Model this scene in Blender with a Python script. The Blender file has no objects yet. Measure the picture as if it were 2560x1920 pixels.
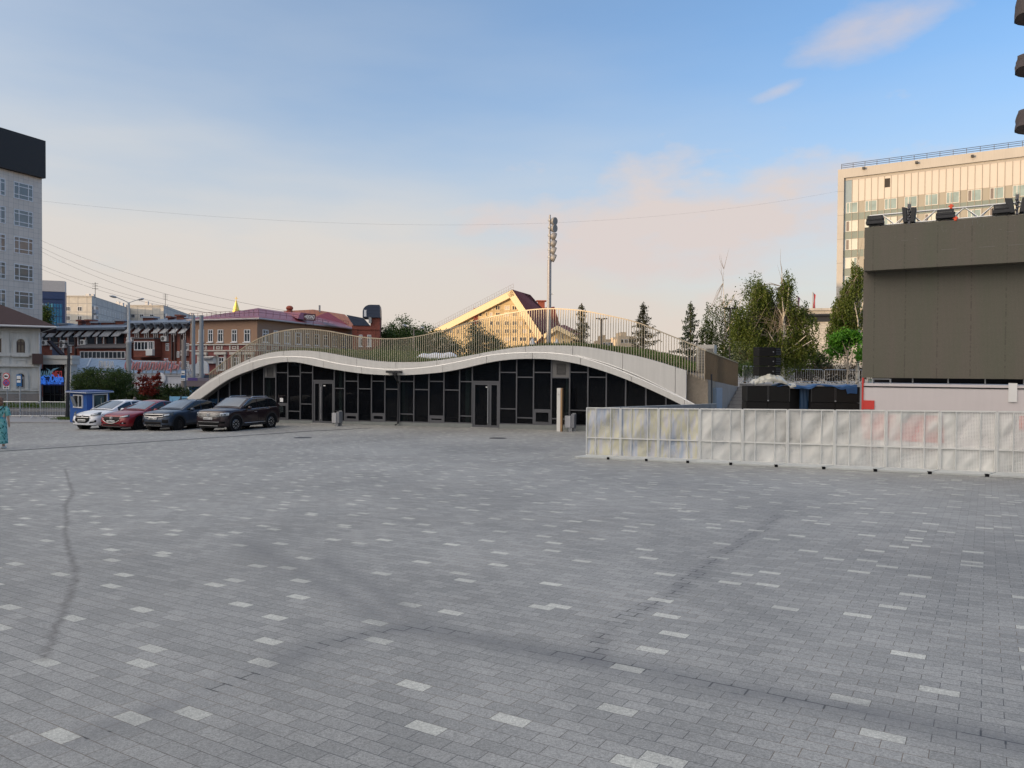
import bpy, bmesh, math, random
import numpy as np
from mathutils import Vector, Matrix, noise

S = bpy.context.scene
COL = S.collection
R = math.radians
random.seed(7)
rng = np.random.default_rng(11)

# ------------------------------------------------------------------ camera
FPX = 1923.0
CAM_Z = 1.6
cd = bpy.data.cameras.new("camera")
cam = bpy.data.objects.new("camera", cd)
COL.objects.link(cam)
cd.sensor_width = 36.0
cd.lens = FPX / 2560.0 * 36.0
cd.clip_start = 0.1
cd.clip_end = 9000.0
CM = Matrix.Translation((0, 0, CAM_Z)) @ Matrix.Rotation(R(90 - 1.0), 4, 'X') @ Matrix.Rotation(R(0.4), 4, 'Z')
cam.matrix_world = CM
S.camera = cam

# ------------------------------------------------------------------ light
SUN_EL = 5.0
SUN_D = Vector((0.90, 0.43, 0)).normalized()          # the way the light travels
w = bpy.data.worlds.new("World")
S.world = w
w.use_nodes = True
wn = w.node_tree.nodes
wl = w.node_tree.links
wn.clear()
def WN(t, **k):
    n = wn.new(t)
    for a, b in k.items():
        setattr(n, a, b)
    return n
def wmath(op, a, b=None, c=None, clamp=False):
    n = WN('ShaderNodeMath', operation=op, use_clamp=clamp)
    for i, v in enumerate((a, b, c)):
        if v is None: continue
        if hasattr(v, 'is_output'): wl.new(v, n.inputs[i])
        else: n.inputs[i].default_value = v
    return n.outputs[0]
def wmix(f, a, b):
    n = WN('ShaderNodeMix', data_type='RGBA')
    if hasattr(f, 'is_output'): wl.new(f, n.inputs[0])
    else: n.inputs[0].default_value = f
    for i, v in ((6, a), (7, b)):
        if hasattr(v, 'is_output'): wl.new(v, n.inputs[i])
        else: n.inputs[i].default_value = (*v, 1)
    return n.outputs[2]
sky = WN('ShaderNodeTexSky', sky_type='NISHITA', sun_disc=False)
sky.sun_elevation = R(SUN_EL)
sky.sun_rotation = math.atan2(-SUN_D.x, -SUN_D.y)
sky.altitude = 150
sky.air_density = 1.0
sky.dust_density = 0.4
sky.ozone_density = 3.0
tc = WN('ShaderNodeTexCoord')
sx = WN('ShaderNodeSeparateXYZ'); wl.new(tc.outputs['Generated'], sx.inputs[0])
dx, dy, dz = sx.outputs
g = WN('ShaderNodeMix', data_type='RGBA', blend_type='MULTIPLY'); g.inputs[0].default_value = 1
wl.new(sky.outputs[0], g.inputs[6]); g.inputs[7].default_value = (1.16, 1.22, 1.33, 1)
skyc = g.outputs[2]
# thin evening veil of cirrus, thick towards the horizon, warm where it is low
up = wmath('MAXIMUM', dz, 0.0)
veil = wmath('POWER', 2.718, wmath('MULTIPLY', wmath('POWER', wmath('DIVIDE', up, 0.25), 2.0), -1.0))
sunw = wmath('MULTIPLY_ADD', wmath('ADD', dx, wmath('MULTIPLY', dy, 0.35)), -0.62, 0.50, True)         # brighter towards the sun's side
vcol = wmix(wmath('POWER', 2.718, wmath('MULTIPLY', up, -2.6)), (2.05, 2.42, 2.72), (2.56, 2.20, 1.88))
mp = WN('ShaderNodeMapping'); wl.new(tc.outputs['Generated'], mp.inputs[0])
mp.inputs['Scale'].default_value = (2.0, 2.0, 9.0)
n1 = WN('ShaderNodeTexNoise'); n1.inputs['Scale'].default_value = 1.6; n1.inputs['Detail'].default_value = 6
wl.new(mp.outputs[0], n1.inputs['Vector'])
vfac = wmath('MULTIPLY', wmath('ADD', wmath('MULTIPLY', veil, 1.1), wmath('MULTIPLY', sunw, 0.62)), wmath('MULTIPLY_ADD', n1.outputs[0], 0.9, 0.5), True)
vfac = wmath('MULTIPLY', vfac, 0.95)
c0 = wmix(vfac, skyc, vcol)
# warm fill glow added to the unseen sky well above the sun, behind left
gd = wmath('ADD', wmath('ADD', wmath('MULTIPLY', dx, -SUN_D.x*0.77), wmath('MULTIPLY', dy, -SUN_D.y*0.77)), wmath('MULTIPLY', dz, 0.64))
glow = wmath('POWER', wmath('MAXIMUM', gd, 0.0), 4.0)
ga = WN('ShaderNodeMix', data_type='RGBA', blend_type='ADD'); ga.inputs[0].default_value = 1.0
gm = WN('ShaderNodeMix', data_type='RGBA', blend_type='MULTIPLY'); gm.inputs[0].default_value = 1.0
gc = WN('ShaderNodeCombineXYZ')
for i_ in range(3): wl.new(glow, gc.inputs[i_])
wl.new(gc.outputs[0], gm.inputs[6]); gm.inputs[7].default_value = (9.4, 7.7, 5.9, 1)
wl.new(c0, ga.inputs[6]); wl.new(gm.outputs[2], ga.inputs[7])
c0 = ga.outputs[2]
# soft cumulus banks low in the north-east, and a small pink one higher up
def lobe(az, el, wa, we, tilt=0.0):
    a = wmath('ARCTAN2', dx, dy)
    e = wmath('ARCSINE', dz)
    da = wmath('SUBTRACT', a, R(az)); de = wmath('SUBTRACT', e, R(el))
    de = wmath('SUBTRACT', de, wmath('MULTIPLY', da, tilt))
    q = wmath('ADD', wmath('POWER', wmath('ABSOLUTE', wmath('DIVIDE', da, R(wa))), 2.0), wmath('POWER', wmath('ABSOLUTE', wmath('DIVIDE', de, R(we))), 2.0))
    return wmath('POWER', 2.718, wmath('MULTIPLY', q, -1.0))
mp2 = WN('ShaderNodeMapping'); wl.new(tc.outputs['Generated'], mp2.inputs[0])
mp2.inputs['Scale'].default_value = (6.0, 6.0, 14.0); mp2.inputs['Rotation'].default_value = (0, R(10), 0)
n2 = WN('ShaderNodeTexNoise'); n2.inputs['Scale'].default_value = 1.5; n2.inputs['Detail'].default_value = 8; n2.inputs['Roughness'].default_value = 0.55
wl.new(mp2.outputs[0], n2.inputs['Vector'])
def cloud(l, thr, gain):
    return wmath('MULTIPLY', wmath('SUBTRACT', wmath('ADD', l, wmath('MULTIPLY_ADD', n2.outputs[0], 1.6, -0.8)), thr), gain, True)
ca = wmath('MULTIPLY', cloud(lobe(12.0, 10.4, 15, 4.0, 0.10), 0.30, 2.2, ), 0.9)
cb = wmath('MULTIPLY', cloud(lobe(24.5, 21.8, 6.0, 1.7, 0.16), 0.44, 1.8), 0.62)
cd_ = wmath('MULTIPLY', cloud(lobe(18.8, 19.0, 2.2, 0.6, 0.25), 0.40, 2.0), 0.5)
cc = wmath('MULTIPLY', cloud(lobe(15.0, 5.0, 4.5, 1.6, 0.3), 0.45, 1.6), 0.6)
ce = wmath('MULTIPLY', cloud(lobe(-3.0, 10.3, 2.2, 0.9, 0.3), 0.5, 1.6), 0.55)
c1 = wmix(ca, c0, (2.42, 2.16, 2.08))
c1 = wmix(cb, c1, (2.2, 2.02, 2.1))
c1 = wmix(cd_, c1, (2.3, 2.1, 2.15))
c1 = wmix(cc, c1, (2.7, 2.1, 1.85))
c1 = wmix(ce, c1, (2.6, 2.1, 1.9))
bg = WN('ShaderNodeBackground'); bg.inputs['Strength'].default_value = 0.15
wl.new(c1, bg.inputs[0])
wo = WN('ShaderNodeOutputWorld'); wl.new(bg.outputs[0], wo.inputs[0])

sd = bpy.data.lights.new("sun", 'SUN')
sd.energy = 2.0
sd.color = (1.0, 0.70, 0.42)
sd.angle = R(0.6)
sun = bpy.data.objects.new("sun", sd)
COL.objects.link(sun)
v = Vector((SUN_D.x * math.cos(R(SUN_EL)), SUN_D.y * math.cos(R(SUN_EL)), -math.sin(R(SUN_EL))))
sun.rotation_euler = v.to_track_quat('-Z', 'Y').to_euler()
S.view_settings.view_transform = 'Standard'
S.view_settings.look = 'None'
S.view_settings.exposure = 1.0
S.view_settings.gamma = 1.0
S.cycles.max_bounces = 6
S.cycles.transparent_max_bounces = 24
S.cycles.caustics_reflective = False
S.cycles.caustics_refractive = False

# ------------------------------------------------------------------ helpers: pixels -> world
RM = CM.to_3x3()
def ray(px, py):
    return RM @ Vector(((px - 1280) / FPX, -(py - 960) / FPX, -1.0))
def at(px, py, Y):
    r = ray(px, py)
    return Vector((0, 0, CAM_Z)) + r * (Y / r.y)
def grd(X, Y):
    Yc = Y
    if Y > 28: Yc = 28 + 9.5 * (1 - math.exp(-(Y - 28) / 9.5))
    if Y < -25: Yc = -25
    Xc = max(-34.0, min(26.0, X))
    return -0.040 * Yc + (0.0005 if Xc < -10 else 0.0002) * (Xc + 10) * max(Yc, 0)
def gpt(px, py, fn=grd):
    r = ray(px, py)
    t0 = 1.0
    t = 0.5
    while t < 400:
        p = Vector((0, 0, CAM_Z)) + r * t
        if p.z < fn(p.x, p.y):
            a, b = t0, t
            for _ in range(40):
                m = (a + b) / 2
                q = Vector((0, 0, CAM_Z)) + r * m
                if q.z < fn(q.x, q.y): b = m
                else: a = m
            return Vector((0, 0, CAM_Z)) + r * b
        t0 = t
        t *= 1.03
    return Vector((0, 0, CAM_Z)) + r * 400
FAR_Z = -1.9

# ------------------------------------------------------------------ helpers: meshes and things
class MB:
    def __init__(s):
        s.v = []; s.f = []; s.mi = []
        s.cur = 0
    def add(s, vs, fs):
        o = len(s.v)
        s.v += [tuple(p) for p in vs]
        s.f += [tuple(i + o for i in f) for f in fs]
        s.mi += [s.cur] * len(fs)
    def box(s, x0, x1, y0, y1, z0, z1):
        s.hexa([(x0,y0,z0),(x1,y0,z0),(x1,y1,z0),(x0,y1,z0),(x0,y0,z1),(x1,y0,z1),(x1,y1,z1),(x0,y1,z1)])
    def hexa(s, p):
        s.add(p, [(0,3,2,1),(4,5,6,7),(0,1,5,4),(1,2,6,5),(2,3,7,6),(3,0,4,7)])
    def bar(s, a, b, wd, ht=None, up=(0,0,1)):
        a = Vector(a); b = Vector(b); ht = ht or wd
        d = (b - a).normalized()
        u = Vector(up)
        if abs(d.dot(u)) > 0.98: u = Vector((1, 0, 0))
        x = d.cross(u).normalized() * wd / 2; y = x.cross(d).normalized() * ht / 2
        s.hexa([a-x-y, a+x-y, a+x+y, a-x+y, b-x-y, b+x-y, b+x+y, b-x+y])
    def tube(s, pts, r, n=6, caps=True):
        pts = [Vector(p) for p in pts]
        rs = r if isinstance(r, (list, tuple)) else [r] * len(pts)
        vs = []; fs = []
        ref = Vector((0, 0, 1))
        for i, p in enumerate(pts):
            d = (pts[min(i+1, len(pts)-1)] - pts[max(i-1, 0)]).normalized()
            rf = ref if abs(d.dot(ref)) < 0.95 else Vector((1, 0, 0))
            x = d.cross(rf).normalized(); y = d.cross(x).normalized()
            for k in range(n):
                a = 2 * math.pi * k / n
                vs.append(p + (x * math.cos(a) + y * math.sin(a)) * rs[i])
        for i in range(len(pts) - 1):
            for k in range(n):
                k2 = (k + 1) % n
                fs.append((i*n+k, i*n+k2, (i+1)*n+k2, (i+1)*n+k))
        if caps:
            fs.append(tuple(reversed(range(n)))); fs.append(tuple((len(pts)-1)*n + k for k in range(n)))
        s.add(vs, fs)
    def lathe(s, prof, c=(0,0,0), n=16, axis=None):
        c = Vector(c)
        if axis is None: X, Y, Z = Vector((1,0,0)), Vector((0,1,0)), Vector((0,0,1))
        else:
            Z = Vector(axis).normalized()
            X = Z.orthogonal().normalized(); Y = Z.cross(X)
        vs = []; fs = []
        for (r, h) in prof:
            for k in range(n):
                a = 2*math.pi*k/n
                vs.append(c + X*(r*math.cos(a)) + Y*(r*math.sin(a)) + Z*h)
        for i in range(len(prof)-1):
            for k in range(n):
                k2 = (k+1) % n
                fs.append((i*n+k, i*n+k2, (i+1)*n+k2, (i+1)*n+k))
        if prof[0][0] > 1e-4: fs.append(tuple(reversed(range(n))))
        if prof[-1][0] > 1e-4: fs.append(tuple((len(prof)-1)*n+k for k in range(n)))
        s.add(vs, fs)
    def prism(s, poly, off):
        off = Vector(off); n = len(poly)
        p = [Vector(q) for q in poly]
        s.add(p + [q + off for q in p], [tuple(reversed(range(n))), tuple(range(n, 2*n))] + [(i, (i+1) % n, n+(i+1) % n, n+i) for i in range(n)])
    def grid(s, P):
        n = len(P); m = len(P[0])
        s.add([q for row in P for q in row], [(i*m+j, i*m+j+1, (i+1)*m+j+1, (i+1)*m+j) for i in range(n-1) for j in range(m-1)])
    def ball(s, c, rx, ry=None, rz=None, n=10, m=7):
        ry = ry or rx; rz = rz or rx
        c = Vector(c); vs = []; fs = []
        for i in range(m+1):
            t = math.pi * i / m
            for k in range(n):
                a = 2*math.pi*k/n
                vs.append(c + Vector((rx*math.sin(t)*math.cos(a), ry*math.sin(t)*math.sin(a), -rz*math.cos(t))))
        for i in range(m):
            for k in range(n):
                k2 = (k+1) % n
                fs.append((i*n+k, i*n+k2, (i+1)*n+k2, (i+1)*n+k))
        s.add(vs, fs)
    def build(s, name, mats, parent=None, smooth=False, bevel=0, fixn=True):
        me = bpy.data.meshes.new(name)
        o3 = ORG.get(parent.name, Vector((0,0,0))) if parent else Vector((0,0,0))
        vv = [(p[0]-o3[0], p[1]-o3[1], p[2]-o3[2]) for p in s.v]
        me.from_pydata(vv, [], s.f)
        ms = mats if isinstance(mats, (list, tuple)) else [mats]
        for m in ms: me.materials.append(m)
        if len(ms) > 1: me.polygons.foreach_set('material_index', s.mi)
        if fixn:
            b = bmesh.new(); b.from_mesh(me)
            bmesh.ops.remove_doubles(b, verts=b.verts, dist=1e-5)
            bmesh.ops.recalc_face_normals(b, faces=b.faces)
            b.to_mesh(me); b.free()
        if smooth:
            me.polygons.foreach_set('use_smooth', [True]*len(me.polygons))
            if smooth != 'all':
                try: me.set_sharp_from_angle(angle=R(40))
                except Exception: pass
        o = bpy.data.objects.new(name, me)
        COL.objects.link(o)
        if parent:
            o.parent = parent
            ORG[o.name] = o3
        if bevel:
            md = o.modifiers.new('bevel', 'BEVEL'); md.width = bevel; md.segments = 2; md.limit_method = 'ANGLE'
        return o
ORG = {}
def tag(o, label, cat, group=None):
    o['label'] = label; o['category'] = cat
    if group: o['group'] = group
    return o
def thing(name, loc, label, cat, group=None):
    o = bpy.data.objects.new(name, None)
    COL.objects.link(o)
    o.empty_display_size = 0.3
    o.location = loc
    ORG[o.name] = Vector(loc)
    return tag(o, label, cat, group)
def struct(o, kind='structure'):
    o['kind'] = kind
    return o
def dup(o, loc, rz=None, label=None, scale=None):
    def rec(a, par):
        c = a.copy(); COL.objects.link(c)
        if par: c.parent = par
        for ch in a.children: rec(ch, c)
        return c
    c = rec(o, None)
    c.location = loc
    if rz is not None: c.rotation_euler = (0, 0, rz)
    if scale: c.scale = (scale,)*3
    if label: c['label'] = label
    return c
FONT = None
def text(name, body, mat, parent, pos, xdir, zdir, size, depth=0.01, shear=0.0, align='CENTER', bold=0.0, width=None, spacing=1.0):
    """lettering whose baseline starts at pos and runs along xdir, letters standing along zdir"""
    c = bpy.data.curves.new(name, 'FONT')
    c.body = body; c.size = size; c.extrude = depth; c.shear = shear
    c.align_x = align; c.offset = bold; c.space_character = spacing
    c.resolution_u = 3
    c.materials.append(mat)
    tmp = bpy.data.objects.new(name, c)
    COL.objects.link(tmp)
    bpy.context.view_layer.update()
    me = bpy.data.meshes.new_from_object(tmp.evaluated_get(bpy.context.evaluated_depsgraph_get()))
    bpy.data.objects.remove(tmp)
    me.name = name
    o = bpy.data.objects.new(name, me)
    COL.objects.link(o)
    X = Vector(xdir).normalized(); Z = Vector(zdir).normalized(); N = X.cross(Z).normalized()
    M = Matrix((X, Z, N)).transposed().to_4x4()
    sxf = 1.0
    if width and len(me.vertices):
        xs_ = [v_.co.x for v_ in me.vertices]
        wd = max(xs_) - min(xs_)
        if wd > 1e-6: sxf = width / wd
    o3 = ORG.get(parent.name, Vector((0,0,0))) if parent else Vector((0,0,0))
    M = Matrix.Translation(Vector(pos) - o3) @ M @ Matrix.Diagonal((sxf, 1, 1, 1))
    if parent: o.parent = parent
    o.matrix_local = M
    return o

class Wall:
    """a vertical plane: s runs along it, z is up, t stands out of it towards the viewer"""
    def __init__(s, O, D, toward=(0, 0)):
        s.O = Vector((O[0], O[1], 0)); s.D = Vector((D[0], D[1], 0)).normalized()
        s.N = Vector((s.D.y, -s.D.x, 0))
        tv = Vector((toward[0], toward[1], 0)) - s.O
        if s.N.dot(tv) < 0: s.N = -s.N
    def P(s, a, z, t=0.0):
        q = s.O + s.D*a + s.N*t
        return Vector((q.x, q.y, z))
    def px(s, x, y, t=0.0):
        r = ray(x, y); o = Vector((0, 0, CAM_Z))
        k = ((s.O + s.N*t - o).dot(s.N)) / r.dot(s.N)
        q = o + r*k
        return ((q - s.O).dot(s.D), q.z)
    def sx(s, x, y=900, t=0.0): return s.px(x, y, t)[0]
    def box(s, mb, a0, a1, z0, z1, t0, t1):
        mb.hexa([s.P(a0,z0,t0), s.P(a1,z0,t0), s.P(a1,z0,t1), s.P(a0,z0,t1), s.P(a0,z1,t0), s.P(a1,z1,t0), s.P(a1,z1,t1), s.P(a0,z1,t1)])
    def poly(s, mb, pts, t0, t1):
        mb.prism([s.P(a, z, t0) for a, z in pts], s.N*(t1 - t0))
    def frame(s, mb, a0, a1, z0, z1, wd, t0, t1):
        s.box(mb, a0, a1, z0, z0+wd, t0, t1); s.box(mb, a0, a1, z1-wd, z1, t0, t1)
        s.box(mb, a0, a0+wd, z0+wd, z1-wd, t0, t1); s.box(mb, a1-wd, a1, z0+wd, z1-wd, t0, t1)
    def window(s, par, a0, a1, z0, z1, fm, gm, wd=0.07, muntv=(0.5,), munth=(), t=0.0, sill=None, name='window'):
        """frame set in the wall face, pane behind it"""
        m = MB()
        s.frame(m, a0, a1, z0, z1, wd, t-0.02, t+0.06)
        for q in muntv: s.box(m, a0+(a1-a0)*q-wd*.4, a0+(a1-a0)*q+wd*.4, z0+wd, z1-wd, t-0.02, t+0.05)
        for q in munth: s.box(m, a0+wd, a1-wd, z0+(z1-z0)*q-wd*.4, z0+(z1-z0)*q+wd*.4, t-0.02, t+0.045)
        if sill is not None:
            s.box(m, a0-0.08, a1+0.08, z0-0.08, z0-0.003, t-0.02, t+sill)
        o = m.build(name, fm, par)
        g = MB(); s.box(g, a0+wd*.5, a1-wd*.5, z0+wd*.5, z1-wd*.5, t-0.015, t+0.012)
        g.build('pane', gm, o)
        return o

# ------------------------------------------------------------------ materials
def newmat(name):
    m = bpy.data.materials.new(name); m.use_nodes = True
    nt = m.node_tree; nt.nodes.clear()
    out = nt.nodes.new('ShaderNodeOutputMaterial')
    b = nt.nodes.new('ShaderNodeBsdfPrincipled')
    nt.links.new(b.outputs[0], out.inputs[0])
    return m, nt, b, out
class NT:
    def __init__(s, nt): s.nt = nt
    def n(s, t, **k):
        q = s.nt.nodes.new(t)
        for a, b in k.items(): setattr(q, a, b)
        return q
    def l(s, a, b): s.nt.links.new(a, b)
    def put(s, sock, v):
        if hasattr(v, 'is_output'): s.l(v, sock)
        elif isinstance(v, (tuple, list)) and len(v) == 3 and sock.type == 'RGBA': sock.default_value = (*v, 1)
        else: sock.default_value = v
    def m(s, op, a, b=None, c=None, clamp=False):
        q = s.n('ShaderNodeMath', operation=op, use_clamp=clamp)
        for i, v in enumerate((a, b, c)):
            if v is not None: s.put(q.inputs[i], v)
        return q.outputs[0]
    def mix(s, f, a, b, mode='MIX'):
        q = s.n('ShaderNodeMix', data_type='RGBA', blend_type=mode)
        s.put(q.inputs[0], f); s.put(q.inputs[6], a); s.put(q.inputs[7], b)
        return q.outputs[2]
    def pos(s): return s.n('ShaderNodeNewGeometry').outputs['Position']
    def obj(s): return s.n('ShaderNodeTexCoord').outputs['Object']
    def noise(s, vec, scale, detail=4, rough=0.55, dim=None):
        q = s.n('ShaderNodeTexNoise')
        if vec is not None: s.l(vec, q.inputs['Vector'])
        q.inputs['Scale'].default_value = scale; q.inputs['Detail'].default_value = detail; q.inputs['Roughness'].default_value = rough
        return q.outputs[0]
    def ramp(s, f, stops):
        q = s.n('ShaderNodeValToRGB'); s.put(q.inputs[0], f)
        e = q.color_ramp.elements
        while len(e) < len(stops): e.new(0.5)
        for i, (p, c) in enumerate(stops):
            e[i].position = p; e[i].color = (*c, 1) if len(c) == 3 else c
        return q.outputs[0]
    def comb(s, x, y, z):
        q = s.n('ShaderNodeCombineXYZ')
        for i, v in enumerate((x, y, z)): s.put(q.inputs[i], v)
        return q.outputs[0]
    def scale(s, vec, sc):
        q = s.n('ShaderNodeMapping'); s.l(vec, q.inputs[0]); q.inputs['Scale'].default_value = sc
        return q.outputs[0]
    def dot(s, vec, d):
        q = s.n('ShaderNodeVectorMath', operation='DOT_PRODUCT'); s.l(vec, q.inputs[0]); q.inputs[1].default_value = d
        return q.outputs['Value']
    def bump(s, bsdf, h, strength=0.3, dist=0.02):
        q = s.n('ShaderNodeBump'); q.inputs['Strength'].default_value = strength; q.inputs['Distance'].default_value = dist
        s.l(h, q.inputs['Height']); s.l(q.outputs[0], bsdf.inputs['Normal'])
MATS = {}
def M_(name, col, rough=0.6, metal=0.0, var=0.12, scale=3.0, streak=0.0, bump=0.0, spec=0.5, fine=0.0, coat=0.0):
    """painted / plastered surface: base colour with patchy wear, optional rain streaks and grain"""
    if name in MATS: return MATS[name]
    m, nt, b, out = newmat(name); q = NT(nt)
    p = q.pos()
    n = q.noise(p, scale, 5)
    f = q.m('MULTIPLY_ADD', n, 2*var, 1-var)
    if streak:
        n2 = q.noise(q.scale(p, (6, 6, 0.5)), 1.0, 4)
        f = q.m('MULTIPLY', f, q.m('MULTIPLY_ADD', n2, 2*streak, 1-streak))
    if fine:
        n3 = q.noise(p, scale*60, 2)
        f = q.m('MULTIPLY', f, q.m('MULTIPLY_ADD', n3, 2*fine, 1-fine))
    c = q.mix(1.0, col, q.comb(f, f, f), 'MULTIPLY')
    q.l(c, b.inputs['Base Color'])
    b.inputs['Roughness'].default_value = rough
    b.inputs['Metallic'].default_value = metal
    b.inputs['Specular IOR Level'].default_value = spec
    if coat: b.inputs['Coat Weight'].default_value = coat; b.inputs['Coat Roughness'].default_value = 0.05
    if bump: q.bump(b, q.noise(p, scale*8, 4), bump, 0.02)
    MATS[name] = m
    return m
def M_glass(name, col=(0.02, 0.024, 0.03), rough=0.03, spec=0.8):
    """window glass over a dark room"""
    if name in MATS: return MATS[name]
    m, nt, b, out = newmat(name); q = NT(nt)
    p = q.pos()
    n = q.noise(p, 0.6, 2)
    q.l(q.mix(n, tuple(c*0.6 for c in col), tuple(c*1.5 for c in col)), b.inputs['Base Color'])
    b.inputs['Roughness'].default_value = rough
    b.inputs['Specular IOR Level'].default_value = spec
    q.bump(b, q.noise(p, 0.8, 2), 0.04, 0.05)
    MATS[name] = m
    return m
def M_brick(name, D, c1, c2, mortar, bw=0.26, bh=0.075, ms=0.010, rough=0.8, extra=0.0, offset=0.5):
    """courses laid in the wall's own plane (D is the wall's horizontal direction)"""
    if name in MATS: return MATS[name]
    m, nt, b, out = newmat(name); q = NT(nt)
    p = q.pos()
    u = q.dot(p, (D[0], D[1], 0)); z = q.dot(p, (0, 0, 1))
    t = q.n('ShaderNodeTexBrick'); q.l(q.comb(u, z, 0.0), t.inputs['Vector'])
    t.inputs['Scale'].default_value = 1.0
    t.inputs['Brick Width'].default_value = bw; t.inputs['Row Height'].default_value = bh
    t.inputs['Mortar Size'].default_value = ms; t.inputs['Mortar Smooth'].default_value = 0.1
    t.offset = offset
    for k, c in (('Color1', c1), ('Color2', c2), ('Mortar', mortar)): t.inputs[k].default_value = (*c, 1)
    n = q.noise(p, 0.9, 5)
    f = q.m('MULTIPLY_ADD', n, 0.5, 0.75)
    q.l(q.mix(1.0, t.outputs['Color'], q.comb(f, f, f), 'MULTIPLY'), b.inputs['Base Color'])
    b.inputs['Roughness'].default_value = rough
    q.bump(b, q.m('SUBTRACT', 1.0, t.outputs['Fac']), 0.4, 0.01)
    MATS[name] = m
    return m
def M_emit(name, col, strength=1.0, base=(0.02, 0.02, 0.02)):
    if name in MATS: return MATS[name]
    m, nt, b, out = newmat(name)
    b.inputs['Base Color'].default_value = (*base, 1)
    b.inputs['Emission Color'].default_value = (*col, 1)
    b.inputs['Emission Strength'].default_value = strength
    MATS[name] = m
    return m
def M_leaf(name, c1, c2, c3=None, trans=0.35, sc=0.9):
    """leaf surface: every leaf its own shade, light shining through it"""
    if name in MATS: return MATS[name]
    m, nt, b, out = newmat(name); q = NT(nt)
    g = q.n('ShaderNodeNewGeometry')
    r = g.outputs['Random Per Island']
    n = q.noise(g.outputs['Position'], sc, 3)
    f = q.m('ADD', q.m('MULTIPLY', r, 0.6), q.m('MULTIPLY_ADD', n, 1.4, -0.5), None, True)
    c = q.ramp(f, [(0.0, c1), (0.55, c2), (1.0, c3 or c2)])
    q.l(c, b.inputs['Base Color'])
    b.inputs['Roughness'].default_value = 0.55
    b.inputs['Specular IOR Level'].default_value = 0.3
    t = q.n('ShaderNodeBsdfTranslucent'); q.l(q.mix(1.0, c, (1.3, 1.25, 0.6), 'MULTIPLY'), t.inputs[0])
    x = q.n('ShaderNodeMixShader'); x.inputs[0].default_value = trans
    q.l(b.outputs[0], x.inputs[1]); q.l(t.outputs[0], x.inputs[2]); q.l(x.outputs[0], out.inputs[0])
    MATS[name] = m
    return m
def M_stripes(name, D, c1, c2, pitch, wd, rough=0.5, metal=0.0, var=0.1, bump=0.4, vert=True):
    """standing-seam sheet metal or board lines across direction D"""
    if name in MATS: return MATS[name]
    m, nt, b, out = newmat(name); q = NT(nt)
    p = q.pos()
    u = q.dot(p, D)
    fr = q.m('FRACT', q.m('DIVIDE', u, pitch))
    line = q.m('LESS_THAN', fr, wd / pitch)
    n = q.noise(p, 1.2, 5)
    f = q.m('MULTIPLY_ADD', n, 2*var, 1-var)
    c = q.mix(line, c1, c2)
    q.l(q.mix(1.0, c, q.comb(f, f, f), 'MULTIPLY'), b.inputs['Base Color'])
    b.inputs['Roughness'].default_value = rough; b.inputs['Metallic'].default_value = metal
    if bump: q.bump(b, line, bump, 0.02)
    MATS[name] = m
    return m
def leafmesh(name, P, size, mat, parent, N=None, asp=1.6, droop=0.0, seed=1, kind=None):
    """many separate leaf faces (diamonds) at the points P"""
    r = np.random.default_rng(seed)
    P = np.asarray(P, float); n = len(P)
    if parent: P = P - np.array(ORG[parent.name])
    a = r.normal(size=(n, 3)); a[:, 2] -= droop
    a /= np.linalg.norm(a, axis=1)[:, None]
    b = np.cross(a, r.normal(size=(n, 3))); b /= np.linalg.norm(b, axis=1)[:, None]
    L = (np.asarray(size) * r.uniform(0.6, 1.3, n))[:, None] if np.ndim(size) == 0 else (np.asarray(size) * r.uniform(0.7, 1.2, n))[:, None]
    V = np.stack([P - a*L*.5, P + b*L*.5/asp, P + a*L*.5, P - b*L*.5/asp], 1).reshape(-1, 3)
    me = bpy.data.meshes.new(name)
    me.vertices.add(4*n); me.vertices.foreach_set('co', V.ravel())
    me.loops.add(4*n); me.loops.foreach_set('vertex_index', np.arange(4*n))
    me.polygons.add(n); me.polygons.foreach_set('loop_start', np.arange(0, 4*n, 4)); me.polygons.foreach_set('loop_total', np.full(n, 4))
    me.materials.append(mat)
    me.update(calc_edges=True); me.validate()
    o = bpy.data.objects.new(name, me); COL.objects.link(o)
    if parent: o.parent = parent; ORG[o.name] = ORG[parent.name]
    return o
# ------------------------------------------------------------------ shared materials
WHITE_PAINT = M_('white_paint', (0.74, 0.74, 0.72), 0.5, var=0.06)
WHITE_FRAME = M_('white_frame', (0.72, 0.73, 0.74), 0.4, var=0.05)
DARK_METAL = M_('dark_metal', (0.035, 0.036, 0.04), 0.45, 0.3, var=0.15)
GREY_METAL = M_('grey_metal', (0.33, 0.34, 0.35), 0.45, 0.6, var=0.12)
GALV = M_('galvanised_steel', (0.55, 0.57, 0.58), 0.4, 0.7, var=0.12, scale=8)
CONCRETE = M_('concrete', (0.34, 0.33, 0.32), 0.85, var=0.18, scale=1.2, streak=0.15, bump=0.15)
BLACK = M_('black_plastic', (0.010, 0.010, 0.011), 0.5, var=0.2, spec=0.2)
RUBBER = M_('rubber', (0.010, 0.010, 0.011), 0.85, var=0.2, spec=0.15)
GLASS = M_glass('window_glass')
GLASS_SKY = M_glass('window_glass_bright', (0.045, 0.055, 0.065), 0.04, 0.9)
ASPHALT = M_('asphalt', (0.075, 0.077, 0.082), 0.85, var=0.2, scale=0.6, fine=0.2)

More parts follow.
